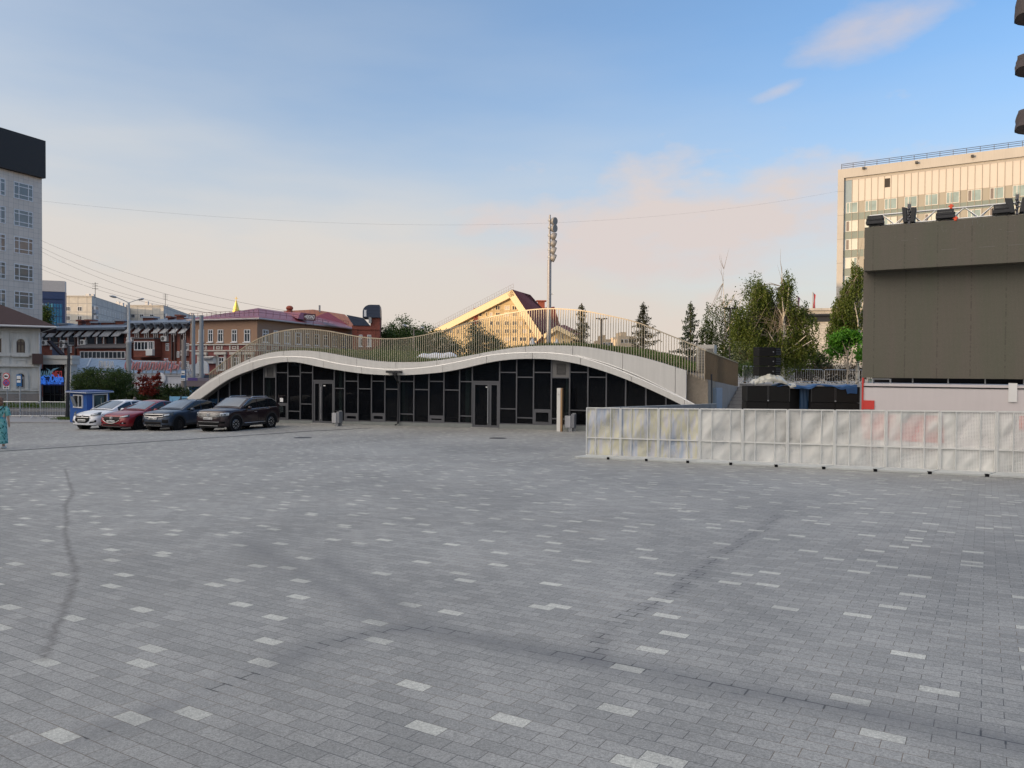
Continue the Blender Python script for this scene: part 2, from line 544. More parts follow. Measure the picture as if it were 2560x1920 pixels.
# ------------------------------------------------------------------ the paved square
CRS = Vector((0.85, -0.525, 0)).normalized()       # the way the courses run
PERP = Vector((-CRS.y, CRS.x, 0))
def paving_material():
    m, nt, b, out = newmat('granite_pavers'); q = NT(nt)
    p = q.pos()
    u = q.dot(p, tuple(CRS)); v = q.dot(p, tuple(PERP))
    wob = q.m('MULTIPLY_ADD', q.noise(p, 0.5, 2), 0.03, -0.015)
    v2 = q.m('ADD', v, wob)
    vec = q.comb(u, v2, 0.0)
    def brick(c1, c2, mo, ms):
        t = q.n('ShaderNodeTexBrick'); q.l(vec, t.inputs['Vector'])
        t.inputs['Scale'].default_value = 1.0; t.inputs['Brick Width'].default_value = 0.2
        t.inputs['Row Height'].default_value = 0.1; t.inputs['Mortar Size'].default_value = ms
        t.inputs['Mortar Smooth'].default_value = 0.2
        for k, c in (('Color1', c1), ('Color2', c2), ('Mortar', mo)): t.inputs[k].default_value = (*c, 1)
        return t
    t = brick((0, 0, 0), (1, 1, 1), (0, 0, 0), 0.0021)
    rnd = q.n('ShaderNodeSeparateColor'); q.l(t.outputs['Color'], rnd.inputs[0]); rnd = rnd.outputs[0]
    stone = q.ramp(rnd, [(0.0, (0.258, 0.259, 0.243)), (0.5, (0.294, 0.294, 0.276)), (1.0, (0.330, 0.329, 0.307))])
    # one pale block in every twenty, never two together
    row = q.m('FLOOR', q.m('DIVIDE', v2, 0.1))
    even = q.m('SUBTRACT', 1.0, q.m('ABSOLUTE', q.m('MODULO', row, 2.0)))
    bx = q.m('FLOOR', q.m('DIVIDE', q.m('MULTIPLY_ADD', even, 0.1, u), 0.2))
    rb = q.m('FLOOR', q.m('DIVIDE', row, 4.0))
    cb_ = q.m('FLOOR', q.m('DIVIDE', q.m('ADD', bx, q.m('MULTIPLY', rb, 2.0)), 5.0))
    wnz = q.n('ShaderNodeTexWhiteNoise', noise_dimensions='3D'); q.l(q.comb(rb, cb_, 3.0), wnz.inputs[0])
    ws = q.n('ShaderNodeSeparateColor'); q.l(wnz.outputs['Color'], ws.inputs[0])
    tr = q.m('ADD', q.m('MULTIPLY', rb, 4.0), q.m('FLOOR', q.m('MULTIPLY', ws.outputs[0], 4.0)))
    tcl = q.m('SUBTRACT', q.m('ADD', q.m('MULTIPLY', cb_, 5.0), q.m('FLOOR', q.m('MULTIPLY', ws.outputs[1], 5.0))), q.m('MULTIPLY', rb, 2.0))
    pale = q.m('MULTIPLY', q.m('MULTIPLY', q.m('COMPARE', row, tr, 0.1), q.m('COMPARE', bx, tcl, 0.1)), q.m('GREATER_THAN', ws.outputs[2], 0.1))
    stone = q.mix(q.m('MULTIPLY', pale, q.m('MULTIPLY_ADD', ws.outputs[2], 0.35, 0.6)), stone, (0.53, 0.53, 0.47))
    # granite speckle
    sp = q.noise(p, 260.0, 3, 0.7)
    sp2 = q.noise(p, 90.0, 2, 0.6)
    spk = q.m('ADD', q.m('MULTIPLY_ADD', sp, 1.6, -0.8), q.m('ADD', q.m('MULTIPLY_ADD', sp2, 1.1, -0.55), q.m('MULTIPLY_ADD', q.noise(p, 38.0, 3, 0.7), 0.6, -0.3)))
    stone = q.mix(1.0, stone, q.comb(*(q.m('ADD', 1.0, spk),)*3), 'MULTIPLY')
    # broad wear: worn lighter lanes, dull patches, rusty dust
    wear = q.m('MULTIPLY_ADD', q.noise(p, 0.22, 6, 0.6), 0.9, 0.55)
    wear2 = q.m('MULTIPLY_ADD', q.noise(q.scale(p, (1.0, 0.35, 1.0)), 1.3, 5), 0.36, 0.82)
    stone = q.mix(1.0, stone, q.comb(*(q.m('MULTIPLY', wear, wear2),)*3), 'MULTIPLY')
    rust = q.m('MULTIPLY', q.m('SUBTRACT', q.noise(p, 1.1, 7, 0.7), 0.60), 2.2, None, True)
    stone = q.mix(q.m('MULTIPLY', rust, 0.6), stone, (0.20, 0.165, 0.13))
    # joints, in places filled with brown silt or opened wide
    jn = q.noise(p, 0.9, 4)
    jcol = q.mix(q.m('MULTIPLY', q.m('SUBTRACT', jn, 0.42), 5.0, None, True), (0.055, 0.055, 0.058), (0.16, 0.12, 0.085))
    stone = q.mix(q.m('MULTIPLY', t.outputs['Fac'], 0.85), stone, jcol)
    # stains with a shape of their own: dried trickles, settled seams
    sxyz = q.n('ShaderNodeSeparateXYZ'); q.l(p, sxyz.inputs[0]); X, Y = sxyz.outputs[0], sxyz.outputs[1]
    nn1 = q.m('MULTIPLY_ADD', q.noise(p, 7.0, 3), 0.12, -0.06)
    X1 = q.m('ADD', X, nn1); Y1 = q.m('ADD', Y, q.m('MULTIPLY_ADD', q.noise(p, 6.0, 3), 0.10, -0.05))
    def seg(a, b2, X_, Y_):
        ax, ay = a.x, a.y; ex, ey = b2.x - ax, b2.y - ay; ll = ex*ex + ey*ey
        qx = q.m('SUBTRACT', X_, ax); qy = q.m('SUBTRACT', Y_, ay)
        h = q.m('DIVIDE', q.m('ADD', q.m('MULTIPLY', qx, ex), q.m('MULTIPLY', qy, ey)), ll, None, True)
        rx = q.m('SUBTRACT', qx, q.m('MULTIPLY', h, ex)); ry = q.m('SUBTRACT', qy, q.m('MULTIPLY', h, ey))
        return q.m('SQRT', q.m('ADD', q.m('MULTIPLY', rx, rx), q.m('MULTIPLY', ry, ry)))
    def line(pts, X_, Y_):
        P = [gpt(*c) for c in pts]; d = None
        for a, b2 in zip(P[:-1], P[1:]):
            e = seg(a, b2, X_, Y_)
            d = e if d is None else q.m('MINIMUM', d, e)
        return d
    def z1(l, ox, oy, s=1.728): return [(ox + a/s, oy + c/s) for a, c in l]
    trick = line(z1([(280,195),(315,300),(282,350),(290,420),(278,470),(330,640),(312,720)], 0, 1060) + z1([(240,150),(190,295)], 0, 1480), X1, Y1)
    f = q.m('MULTIPLY_ADD', trick, -1/0.048, 1.0, True)
    f = q.m('MULTIPLY', f, q.m('MULTIPLY_ADD', q.noise(p, 9.0, 4, 0.7), 2.6, -0.45, True))
    stone = q.mix(q.m('MULTIPLY', f, 0.65), stone, (0.10, 0.092, 0.085))
    seam = z1([(120,700),(400,610),(620,540),(910,425),(1160,330),(1360,235),(1600,180),(1800,150),(2000,175),(2212,232)], 0, 1480) + z1([(400,300),(760,375),(1200,465),(1590,530),(2212,655)], 1280, 1480)
    sm = line(seam, X1, Y1)
    band = q.m('MULTIPLY', q.m('MULTIPLY', q.m('MULTIPLY_ADD', rnd, 0.9, 0.5), q.m('MULTIPLY_ADD', sm, -1/0.22, 1.0, True)), q.m('MULTIPLY_ADD', q.noise(p, 2.2, 4), 2.4, -0.55, True))
    stone = q.mix(q.m('MULTIPLY', band, 0.45), stone, (0.125, 0.13, 0.135))
    wide = brick((0, 0, 0), (0, 0, 0), (1, 1, 1), 0.006)
    core = q.m('MULTIPLY', q.m('MULTIPLY', q.m('LESS_THAN', sm, 0.05), wide.outputs['Fac']), q.m('GREATER_THAN', q.noise(p, 1.7, 3), 0.47))
    stone = q.mix(q.m('MULTIPLY', core, 0.7), stone, (0.03, 0.03, 0.032))
    seam2 = line(z1([(1150,325),(1060,400),(890,500),(820,560),(690,670)], 1280, 1100) + z1([(480,110),(330,300)], 1280, 1480), X1, Y1)
    b2 = q.m('MULTIPLY', q.m('MULTIPLY_ADD', seam2, -1/0.13, 1.0, True), q.m('MULTIPLY_ADD', q.noise(p, 3.2, 4), 2.6, -0.7, True))
    stone = q.mix(q.m('MULTIPLY', b2, 0.45), stone, (0.11, 0.11, 0.112))
    c2 = q.m('MULTIPLY', q.m('MULTIPLY', q.m('LESS_THAN', seam2, 0.075), wide.outputs['Fac']), q.m('GREATER_THAN', q.noise(p, 3.5, 3), 0.46))
    stone = q.mix(q.m('MULTIPLY', c2, 0.7), stone, (0.03, 0.03, 0.032))
    ty = None
    for pts_ in ([(600,1350),(830,1470),(1000,1568)], [(810,1400),(950,1478),(1060,1560)], [(1000,1568),(1280,1612),(1740,1710),(2200,1788),(2560,1857)]):
        l_ = line(pts_, X1, Y1)
        ty = l_ if ty is None else q.m('MINIMUM', ty, l_)
    tf = q.m('MULTIPLY', q.m('MULTIPLY_ADD', ty, -1/0.24, 1.0, True), q.m('MULTIPLY_ADD', q.noise(p, 1.4, 5, 0.65), 1.8, -0.2, True))
    tf = q.m('MULTIPLY', tf, q.m('MULTIPLY', q.m('MULTIPLY_ADD', rnd, 0.8, 0.6), q.m('MULTIPLY_ADD', q.noise(p, 14.0, 4, 0.7), 1.5, 0.25)))
    stone = q.mix(q.m('MULTIPLY', tf, 0.46), stone, (0.105, 0.108, 0.112))
    # chewing gum and oil spots
    vo = q.n('ShaderNodeTexVoronoi'); q.l(p, vo.inputs['Vector']); vo.inputs['Scale'].default_value = 1.1
    vr = q.n('ShaderNodeSeparateColor'); q.l(vo.outputs['Color'], vr.inputs[0])
    gum = q.m('LESS_THAN', vo.outputs['Distance'], q.m('MULTIPLY', q.m('SUBTRACT', vr.outputs[0], 0.45), 0.055))
    stone = q.mix(q.m('MULTIPLY', gum, 0.8), stone, (0.05, 0.05, 0.055))
    q.l(stone, b.inputs['Base Color'])
    b.inputs['Roughness'].default_value = 0.62
    b.inputs['Specular IOR Level'].default_value = 0.35
    h = q.m('SUBTRACT', q.m('MULTIPLY_ADD', sp, 0.25, q.m('MULTIPLY', rnd, 0.5)), q.m('MULTIPLY', t.outputs['Fac'], 2.0))
    q.bump(b, h, 0.35, 0.004)
    return m
PAVERS = paving_material()
def plaza():
    xs = np.concatenate([np.linspace(-34, 26, 61), [34, 45, 60]])
    ys = np.concatenate([np.linspace(-24, 47, 72)])
    mb = MB()
    mb.grid([[Vector((x, y, grd(x, y))) for x in xs] for y in ys])
    struct(mb.build('plaza_paving', PAVERS, smooth='all'))
plaza()
# land under and beyond the square
mb = MB()
def farz(x, y):
    return FAR_Z if y > 30 else -3.2
gx = [-3000, -400, -120, -60, -34.2, -20, 0, 20, 60, 200, 900, 3000]
gy = [-1500, -200, -30, 30.5, 47.0, 60, 90, 150, 300, 800, 4000]
def land(x, y):
    z = FAR_Z
    if y < 47: z = min(FAR_Z, -2.4)
    if y < -24 or x < -34.2: z = max(-0.04*max(y, -25) - 0.45, -2.2) if y < 47 else FAR_Z
    return z
mb.grid([[Vector((x, y, FAR_Z - (0.5 if -25 < y < 46 else 0))) for x in gx] for y in gy])
struct(mb.build('ground', M_('dusty_ground', (0.16, 0.155, 0.145), 0.9, var=0.25, scale=0.2)))
# kerb, footway and carriageway at the left
LW = Wall((-20, 50), (1, 0.03))
ROAD_D = LW.D
def strip(name, y0, y1, z, mat, x0=-140, x1=-16, h=None):
    m = MB()
    LW2 = Wall((0, 0), (1, 0.03))
    a = Vector((x0, 0, 0)); 
    p = [Vector((x0, y0 + x0*0.03, z)), Vector((x1, y0 + x1*0.03, z)), Vector((x1, y1 + x1*0.03, z)), Vector((x0, y1 + x0*0.03, z))]
    if h: m.prism([q - Vector((0, 0, h)) for q in p], (0, 0, h))
    else: m.add(p, [(0, 1, 2, 3)])
    return struct(m.build(name, mat))
strip('footway', 47.9, 52.6, FAR_Z + 0.15, M_('footway_paving', (0.27, 0.275, 0.28), 0.8, var=0.15, scale=0.8, fine=0.15), h=0.3)
strip('kerb', 47.65, 47.9, FAR_Z + 0.17, CONCRETE, h=0.3)
strip('kerb', 52.6, 52.85, FAR_Z + 0.16, CONCRETE, h=0.3)
strip('road', 52.85, 61.5, FAR_Z + 0.02, ASPHALT)
strip('kerb', 61.5, 61.8, FAR_Z + 0.16, CONCRETE, h=0.3)
strip('footway', 61.8, 64.6, FAR_Z + 0.14, M_('footway_dark', (0.10, 0.095, 0.088), 0.9, var=0.2, scale=0.7), h=0.3)
# slot drain across the square
P = [gpt(x, y) for x, y in ((-60, 1132), (60, 1125), (200, 1116), (400, 1103), (600, 1090), (760, 1079), (930, 1070))]
mb = MB()
for a, b in zip(P[:-1], P[1:]):
    n = 10
    for i in range(n):
        c = a.lerp(b, i/n); d = a.lerp(b, (i+0.97)/n)
        c = Vector((c.x, c.y, grd(c.x, c.y) + 0.002)); d = Vector((d.x, d.y, grd(d.x, d.y) + 0.002))
        mb.bar(c, d, 0.17, 0.012)
tag(mb.build('slot_drain', M_('drain_iron', (0.06, 0.062, 0.066), 0.6, 0.4)), 'long dark iron slot drain crossing the paving in front of the parked cars', 'drain')
# two iron covers set in the paving near the pavilion
for i, (x, y, l) in enumerate(((757, 1094.5, 'dark oval manhole cover in the paving below the left door'), (1245, 1096, 'dark manhole cover in the paving below the right door'))):
    c = gpt(x, y); m = MB(); m.lathe([(0.36, 0.002), (0.36, 0.008), (0.32, 0.012), (0, 0.012)], c + Vector((0, 0, 0.002)), 24)
    tag(m.build('manhole_cover', M_('drain_iron', (0.06, 0.062, 0.066), 0.6, 0.4)), l, 'manhole cover', 'manhole covers in the square')

# ------------------------------------------------------------------ the pavilion with the wave roof
PV = Wall((0, 38.4), (1, -0.42))
def curve(pts, t=0.6, n=150):
    q = [PV.px(x, y, t) for x, y in pts]
    xs = np.array([a for a, _ in q]); ys = np.array([b for _, b in q])
    m = np.gradient(ys, xs)
    s = np.linspace(xs[0], xs[-1], n)
    i = np.clip(np.searchsorted(xs, s) - 1, 0, len(xs) - 2)
    h = xs[i+1] - xs[i]; u = (s - xs[i]) / h
    z = (2*u**3-3*u**2+1)*ys[i] + (u**3-2*u**2+u)*h*m[i] + (-2*u**3+3*u**2)*ys[i+1] + (u**3-u**2)*h*m[i+1]
    for _ in range(6): z[1:-1] = 0.25*z[:-2] + 0.5*z[1:-1] + 0.25*z[2:]
    return s, z
LOW = [(470,1017),(494,1002),(518.6,984),(574.7,946),(631,924),(662.6,913),(692,906.4),(721,904),(753,907),(782,913.7),(838,924),(897,932.8),(963,937.7),(1008.8,937.7),(1072,934),(1111,930),(1150,922.5),(1180,915.7),(1216,907),(1250.5,901),(1292,897.4),(1336,896.6),(1380,898.6),(1424,905.4),(1470,915.7),(1516.6,930.5),(1562.7,947),(1614,969),(1666,993),(1693,1006.5),(1760,1043)]
GUT = [(455,1006.5),(467,997.5),(496.6,975),(520,958),(548,941.5),(577,926.7),(616,909.6),(660,897.4),(689.5,893.2),(719,892.5),(770,894),(838,908.4),(912,919.3),(960,924.2),(1009,923.5),(1057.7,920),(1106.5,913),(1153,904),(1216,890),(1277,883.5),(1314,882),(1375,883),(1436,890),(1500,909),(1590,944),(1725,1006.5),(1775,1031)]
UPP = [(462,1000),(474.6,989),(496.6,971),(520,952.5),(548,935.4),(577,919.6),(611,903),(645.5,889),(680,880.5),(719,876.6),(772.5,876.6),(814,881.5),(860,890),(909,898.6),(958,904),(1008.8,905.4),(1057.7,904.7),(1111,898.6),(1167.5,890),(1223.7,879),(1282,869.3),(1341,864.4),(1402,863.7),(1468,866.9),(1533,879),(1606,893),(1676.6,914),(1716,926.5)]
LEDG = [(1440,888),(1500,904),(1590,937),(1660,971),(1716,1000),(1748,1017)]
RAIL = [(520,935),(539,921),(574,892.8),(611.6,867),(644.5,847),(691.6,830.5),(729,823.4),(762,822),(809,825.8),(856,834),(891,841),(926.6,845),(962,847),(1000,846.5),(1062.7,837.3),(1117,823.8),(1171,807.5),(1225.5,792.6),(1279.7,781.7),(1334,773.6),(1372,771.4),(1415,772.8),(1470,778.5),(1516.6,788),(1606,810),(1660,833),(1716,854.6),(1763,876)]
TL, TU = 0.55, 0.32
ls, lz = curve(LOW, TL); gs, gz = curve(GUT, TL); us, uz = curve(UPP, TU); rs, rz = curve(RAIL, TU-0.1)
fl = lambda a: float(np.interp(a, ls, lz)); fg = lambda a: float(np.interp(a, gs, gz)); fu = lambda a: float(np.interp(a, us, uz)); fr = lambda a: float(np.interp(a, rs, rz))
FASC = M_('fascia_panel', (0.61, 0.60, 0.565), 0.45, 0.0, var=0.07, scale=0.6, streak=0.13)
FASC_U = M_('fascia_panel_upper', (0.60, 0.59, 0.56), 0.45, 0.0, var=0.07, scale=0.6, streak=0.15)
BEAD = M_('bright_edge_trim', (0.85, 0.84, 0.80), 0.25, 0.2, var=0.04)
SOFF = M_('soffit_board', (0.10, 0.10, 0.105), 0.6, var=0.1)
PZ = lambda a: float(np.interp(a, [-22, PV.sx(700,1050), PV.sx(1390,1063), 12], [PV.px(700,1050)[1]-0.03, PV.px(700,1050)[1], PV.px(1390,1063)[1], PV.px(1390,1063)[1]+0.15]))
org_p = PV.P(-5, -1.45)
pav = thing('pavilion', org_p, 'long low pavilion with a white wave shaped roof edge and dark glazed front', 'pavilion')
# lower band with joints every few metres: separate panels butt with a small gap
def band(name, s0, s1, lo, hi, t0, t1, mat, step, gap=0.022):
    m = MB()
    k = s0
    while k < s1 - 0.01:
        e = min(k + step, s1)
        aa = np.linspace(k + gap/2, e - gap/2, 14)
        prof = [(a, max(lo(a), -2.2), hi(a)) for a in aa]
        bot = [PV.P(a, l, t1) for a, l, h in prof]; top = [PV.P(a, h, t1) for a, l, h in prof]
        botb = [PV.P(a, l, t0) for a, l, h in prof]; topb = [PV.P(a, h, t0) for a, l, h in prof]
        m.grid([bot, top, topb, botb, bot])
        m.add([bot[0], top[0], topb[0], botb[0]], [(0, 1, 2, 3)]); m.add([bot[-1], top[-1], topb[-1], botb[-1]], [(3, 2, 1, 0)])
        k = e
    return m.build(name, mat, pav)
s_left = PV.sx(478, 1003, TL); s_rend = PV.sx(1716, 960, TU)
band('lower_fascia', max(ls[0], gs[0]), PV.sx(1752, 1030, TL), fl, fg, TL-0.12, TL, FASC, 2.45)
band('upper_fascia', us[0]+0.02, s_rend, lambda a: fg(a)-0.10, fu, TU-0.14, TU, FASC_U, 2.45)
m = MB()
aa = np.linspace(gs[0]+0.05, PV.sx(1752, 1022, TL), 120)
m.tube([PV.P(a, fg(a)+0.012, TL-0.03) for a in aa], 0.028, 6)
m.build('edge_trim', BEAD, pav, smooth=True)
les, lez = curve(LEDG, TU+0.02, 40)
m = MB(); m.tube([PV.P(a, z, TU+0.025) for a, z in zip(les, lez)], 0.022, 6)
m.build('edge_trim', BEAD, pav, smooth=True)
# grey ledge between the two bands, and the soffit going back to the glass
m = MB()
aa = np.linspace(gs[0]+0.05, PV.sx(1752, 1022, TL), 100)
m.grid([[PV.P(a, fg(a)-0.02, TL-0.1) for a in aa], [PV.P(a, min(fg(a)+0.03, max(fg(a)-0.02, float(np.interp(a, les, lez, left=fg(a)+0.03)))), TU-0.02) for a in aa]])
m.build('ledge', M_('ledge_sheet', (0.30, 0.30, 0.31), 0.5, 0.2), pav)
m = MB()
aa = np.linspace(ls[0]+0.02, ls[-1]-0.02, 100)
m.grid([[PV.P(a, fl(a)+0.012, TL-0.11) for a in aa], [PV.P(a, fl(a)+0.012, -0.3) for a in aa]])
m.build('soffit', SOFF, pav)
# plinth of green grey granite slabs
PLN = M_('plinth_granite', (0.20, 0.215, 0.205), 0.6, var=0.18, scale=4, fine=0.2)
d1 = (PV.sx(784, 1050), PV.sx(836.5, 1050)); d2 = (PV.sx(1183.5, 1060), PV.sx(1249, 1060))
for (a0, a1) in ((PV.sx(505,1050), d1[0]-0.02), (d1[1]+0.02, d2[0]-0.02), (d2[1]+0.02, PV.sx(1740,1060))):
    m = MB(); k = a0
    while k < a1 - 0.02:
        e = min(k + 1.2, a1)
        z0 = -2.1
        m.hexa([PV.P(k+.003, z0, -0.2), PV.P(e-.003, z0, -0.2), PV.P(e-.003, z0, 0.08), PV.P(k+.003, z0, 0.08), PV.P(k+.003, PZ(k), -0.2), PV.P(e-.003, PZ(e), -0.2), PV.P(e-.003, PZ(e), 0.08), PV.P(k+.003, PZ(k), 0.08)])
        k = e
    m.build('plinth', PLN, pav)
# glazing: one window per bay
def tinted_glass():
    m, nt, b, out = newmat('tinted_glass'); q = NT(nt)
    b.inputs['Base Color'].default_value = (0.008, 0.009, 0.012, 1); b.inputs['Roughness'].default_value = 0.015
    b.inputs['Specular IOR Level'].default_value = 0.25
    p = q.pos()
    q.bump(b, q.noise(p, 0.7, 2), 0.05, 0.04)
    t = q.n('ShaderNodeBsdfTransparent'); t.inputs[0].default_value = (0.62, 0.68, 0.67, 1)
    x = q.n('ShaderNodeMixShader'); x.inputs[0].default_value = 0.5
    q.l(b.outputs[0], x.inputs[1]); q.l(t.outputs[0], x.inputs[2]); q.l(x.outputs[0], out.inputs[0])
    return m
TINT = tinted_glass()
FRM = M_('facade_frame', (0.115, 0.118, 0.128), 0.45, 0.4, var=0.08)
VENTP = M_('vent_panel', (0.17, 0.165, 0.16), 0.6, 0.2, var=0.08)
bays = [(500,519.8,()),(519.8,547,()),(547,575,()),(575,603,()),(603,632,(940,)),(632,661,(931.5,)),(661,691,'vent'),(691,721,(931.5,'sash',1008.5)),(721,752,(940.6,1028)),(752,783,(931.5,1010)),
        (783,837,'door1'),(837,863,(971,)),(863,896.5,(953,'low',1034)),(896.5,930,(972,)),(930,963.7,(953,'low',1034)),(963.7,997,(973,)),(1000,1036,(953.5,1035)),(1036,1073.5,(974,)),(1073.5,1111,(953.5,'low',1040)),(1111,1150,(975,)),(1150,1181.7,(954,1040)),
        (1181.7,1250,'door2'),(1250,1292.5,(931,1022)),(1292.5,1334.8,(943,1044.6)),(1334.8,1379.4,(931,'sash',1024.5)),(1379.4,1425,'vent'),(1425,1470.5,(930.7,1026)),(1470.5,1516.6,(943,)),(1516.6,1565,()),(1565,1615.6,()),(1615.6,1665.8,()),(1665.8,1712,())]
MW = 0.065
def bay(x0, x1, spec):
    a0, a1 = PV.sx(x0, 960), PV.sx(x1, 960)
    top = lambda a: fl(a) + 0.01
    m = MB()
    def vbar(a, z0, w=MW, t1=0.06):
        z1 = top(a)
        if z1 > z0 + 0.05: PV.box(m, a-w/2, a+w/2, z0, z1, -0.06, t1)
    def clip(b0, b1, z0, z1):
        """polygon of the area b0..b1, z0..z1 under the roof curve"""
        pts = [(b0, z0), (b1, z0)]
        ups = [(a, min(z1, top(a))) for a in np.linspace(b1, b0, 9)]
        return pts + [(a, max(z, z0+0.001)) for a, z in ups]
    zb = PZ((a0+a1)/2) + 0.002
    isd = isinstance(spec, str) and spec.startswith('door')
    if isd:
        zb = grd(*PV.P((a0+a1)/2, 0).xy) + 0.04
    vbar(a1, zb)
    if x0 in (500, 1000): vbar(a0, zb)
    holes = []
    if isd:
        zt = PV.px((x0+x1)/2, 952 if spec == 'door1' else 954.5)[1]
        PV.box(m, a0+MW/2, a1-MW/2, zt-0.045, zt+0.045, -0.06, 0.06)
        o = m.build('window', FRM, pav)
        g = MB(); PV.poly(g, clip(a0+MW/2, a1-MW/2, zt+0.04, 9), -0.02, 0.0); g.build('pane', TINT, o)
        # the double door itself: wide leaf, narrow leaf
        wide_first = spec == 'door2'
        sp = a0 + (a1-a0)*(0.625 if wide_first else 0.365)
        for li, (b0, b1) in enumerate(((a0+MW/2+0.01, sp-0.006), (sp+0.006, a1-MW/2-0.01))):
            dm = MB(); PV.frame(dm, b0, b1, zb, zt-0.055, 0.105, -0.04, 0.035)
            lf = dm.build('door', FRM, pav)
            g = MB(); PV.box(g, b0+0.1, b1-0.1, zb+0.1, zt-0.15, -0.012, 0.004); g.build('pane', TINT, lf)
            if (li == 0) == wide_first:
                hx = (b1-0.05) if wide_first else (b0+0.05)
                h = MB(); h.tube([PV.P(hx, zb+0.22, 0.10), PV.P(hx, zt-0.33, 0.10)], 0.02, 8)
                for zz in (zb+0.5, zt-0.6): h.tube([PV.P(hx, zz, 0.03), PV.P(hx, zz, 0.10)], 0.012, 6)
                h.build('handle', M_('brushed_steel', (0.62, 0.62, 0.62), 0.3, 0.9), lf, smooth=True)
                st = MB(); sxx = b0+0.16 if not wide_first else b1-0.2
                PV.box(st, sxx, sxx+0.13, zt-0.30, zt-0.24, 0.005, 0.008); st.build('sticker', WHITE_PAINT, lf)
        th = MB(); PV.box(th, a0, a1, -2.0, zb-0.004, -0.1, 0.22); th.build('threshold', M_('threshold_stone', (0.30, 0.30, 0.29), 0.7), pav)
        return
    PV.box(m, a0+MW/2, a1-MW/2, zb, zb+0.05, -0.06, 0.05)
    if spec == 'vent':
        zt = PV.px((x0+x1)/2, 943 if x0 < 1000 else 944)[1]
        PV.box(m, a0+MW/2, a1-MW/2, zt-0.03, zt+0.03, -0.06, 0.05)
        if x0 > 1000:
            zq = PV.px(1400, 1047)[1]; PV.box(m, a0+MW/2, a1-MW/2, zq-0.03, zq+0.03, -0.06, 0.05)
        o = m.build('window', FRM, pav)
        g = MB(); PV.box(g, a0+MW/2, a1-MW/2, zb+0.04, zt-0.03, -0.02, 0.0); g.build('pane', TINT, o)
        g = MB(); PV.poly(g, clip(a0+MW/2, a1-MW/2, zt+0.03, 9), -0.02, 0.03); g.build('infill_panel', VENTP, o)
        vm = MB(); c = (a0+a1)/2 + 0.02; hw = (a1-a0)*0.21
        zc = (zt + min(top(a0), top(a1)))/2 + 0.02; hh = 0.23
        for k in range(7):
            zz = zc - hh + 2*hh*k/7
            PV.box(vm, c-hw, c+hw, zz, zz+2*hh/7*0.72, 0.03, 0.05)
        PV.frame(vm, c-hw-0.03, c+hw+0.03, zc-hh-0.03, zc+hh+0.03, 0.03, 0.031, 0.06)
        vm.build('vent_grille', M_('vent_dark', (0.07, 0.068, 0.066), 0.6), o)
        return
    trans = []; low = None
    for i, t_ in enumerate(spec):
        if isinstance(t_, str): low = (t_, spec[i+1]); break
        trans.append(PV.px((x0+x1)/2, t_)[1])
    for zt in trans:
        if zt < top(a0)-0.1 and zt < top(a1)-0.1: PV.box(m, a0+MW/2, a1-MW/2, zt-0.028, zt+0.028, -0.06, 0.05)
    zl = zb
    if low:
        zl = PV.px((x0+x1)/2, low[1])[1]
        PV.box(m, a0+MW/2, a1-MW/2, zl-0.028, zl+0.028, -0.06, 0.05)
        if low[0] == 'low':
            PV.frame(m, a0+MW/2+.002, a1-MW/2-.002, zb+0.052, zl-0.03, 0.10, -0.04, 0.05)
        else:
            PV.frame(m, a0+MW/2+.002, a1-MW/2-.002, zb+0.052, zl-0.03, 0.085, -0.04, 0.055)
            PV.frame(m, a0+MW/2+.075, a1-MW/2-.075, zb+0.125, zl-0.105, 0.025, -0.04, 0.07)
    o = m.build('window', FRM, pav)
    g = MB(); PV.poly(g, clip(a0+MW/2-.003, a1-MW/2+.003, zb+0.04, 9), -0.02, 0.0)
    g.build('pane', TINT, o)
for x0, x1, sp in bays: bay(x0, x1, sp)
# dim interior: floor, back wall, pale columns, a few tables
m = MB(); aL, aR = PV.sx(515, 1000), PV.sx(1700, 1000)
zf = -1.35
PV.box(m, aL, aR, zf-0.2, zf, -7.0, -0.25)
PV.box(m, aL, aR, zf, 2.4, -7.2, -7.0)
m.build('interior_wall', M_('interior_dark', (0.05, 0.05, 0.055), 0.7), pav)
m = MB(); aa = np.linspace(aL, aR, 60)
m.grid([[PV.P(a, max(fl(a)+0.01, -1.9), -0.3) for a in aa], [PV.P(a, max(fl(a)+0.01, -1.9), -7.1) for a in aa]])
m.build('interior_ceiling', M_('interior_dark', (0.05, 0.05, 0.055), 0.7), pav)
COLM = M_('column_plaster', (0.60, 0.74, 0.70), 0.7)
for x0, x1 in ((671, 682), (853, 861), (1006, 1017), (1168.5, 1178), (1418, 1424)):
    m = MB(); a0, a1 = PV.sx(x0, 1000, -0.35), PV.sx(x1, 1000, -0.35)
    PV.box(m, a0, a1, zf, fl(a0)-.02, -0.5, -0.12); m.build('column', COLM, pav)
# sheet of paper taped inside a pane
m = MB(); a = PV.sx(700, 1000); PV.box(m, a, a+0.22, PV.px(700, 1004.5)[1], PV.px(700, 995)[1], 0.002, 0.006)
tag(m.build('paper_notice', M_('paper', (0.85, 0.85, 0.84), 0.7, var=0.03)), 'white paper notice taped to the glass left of the left door', 'notice')
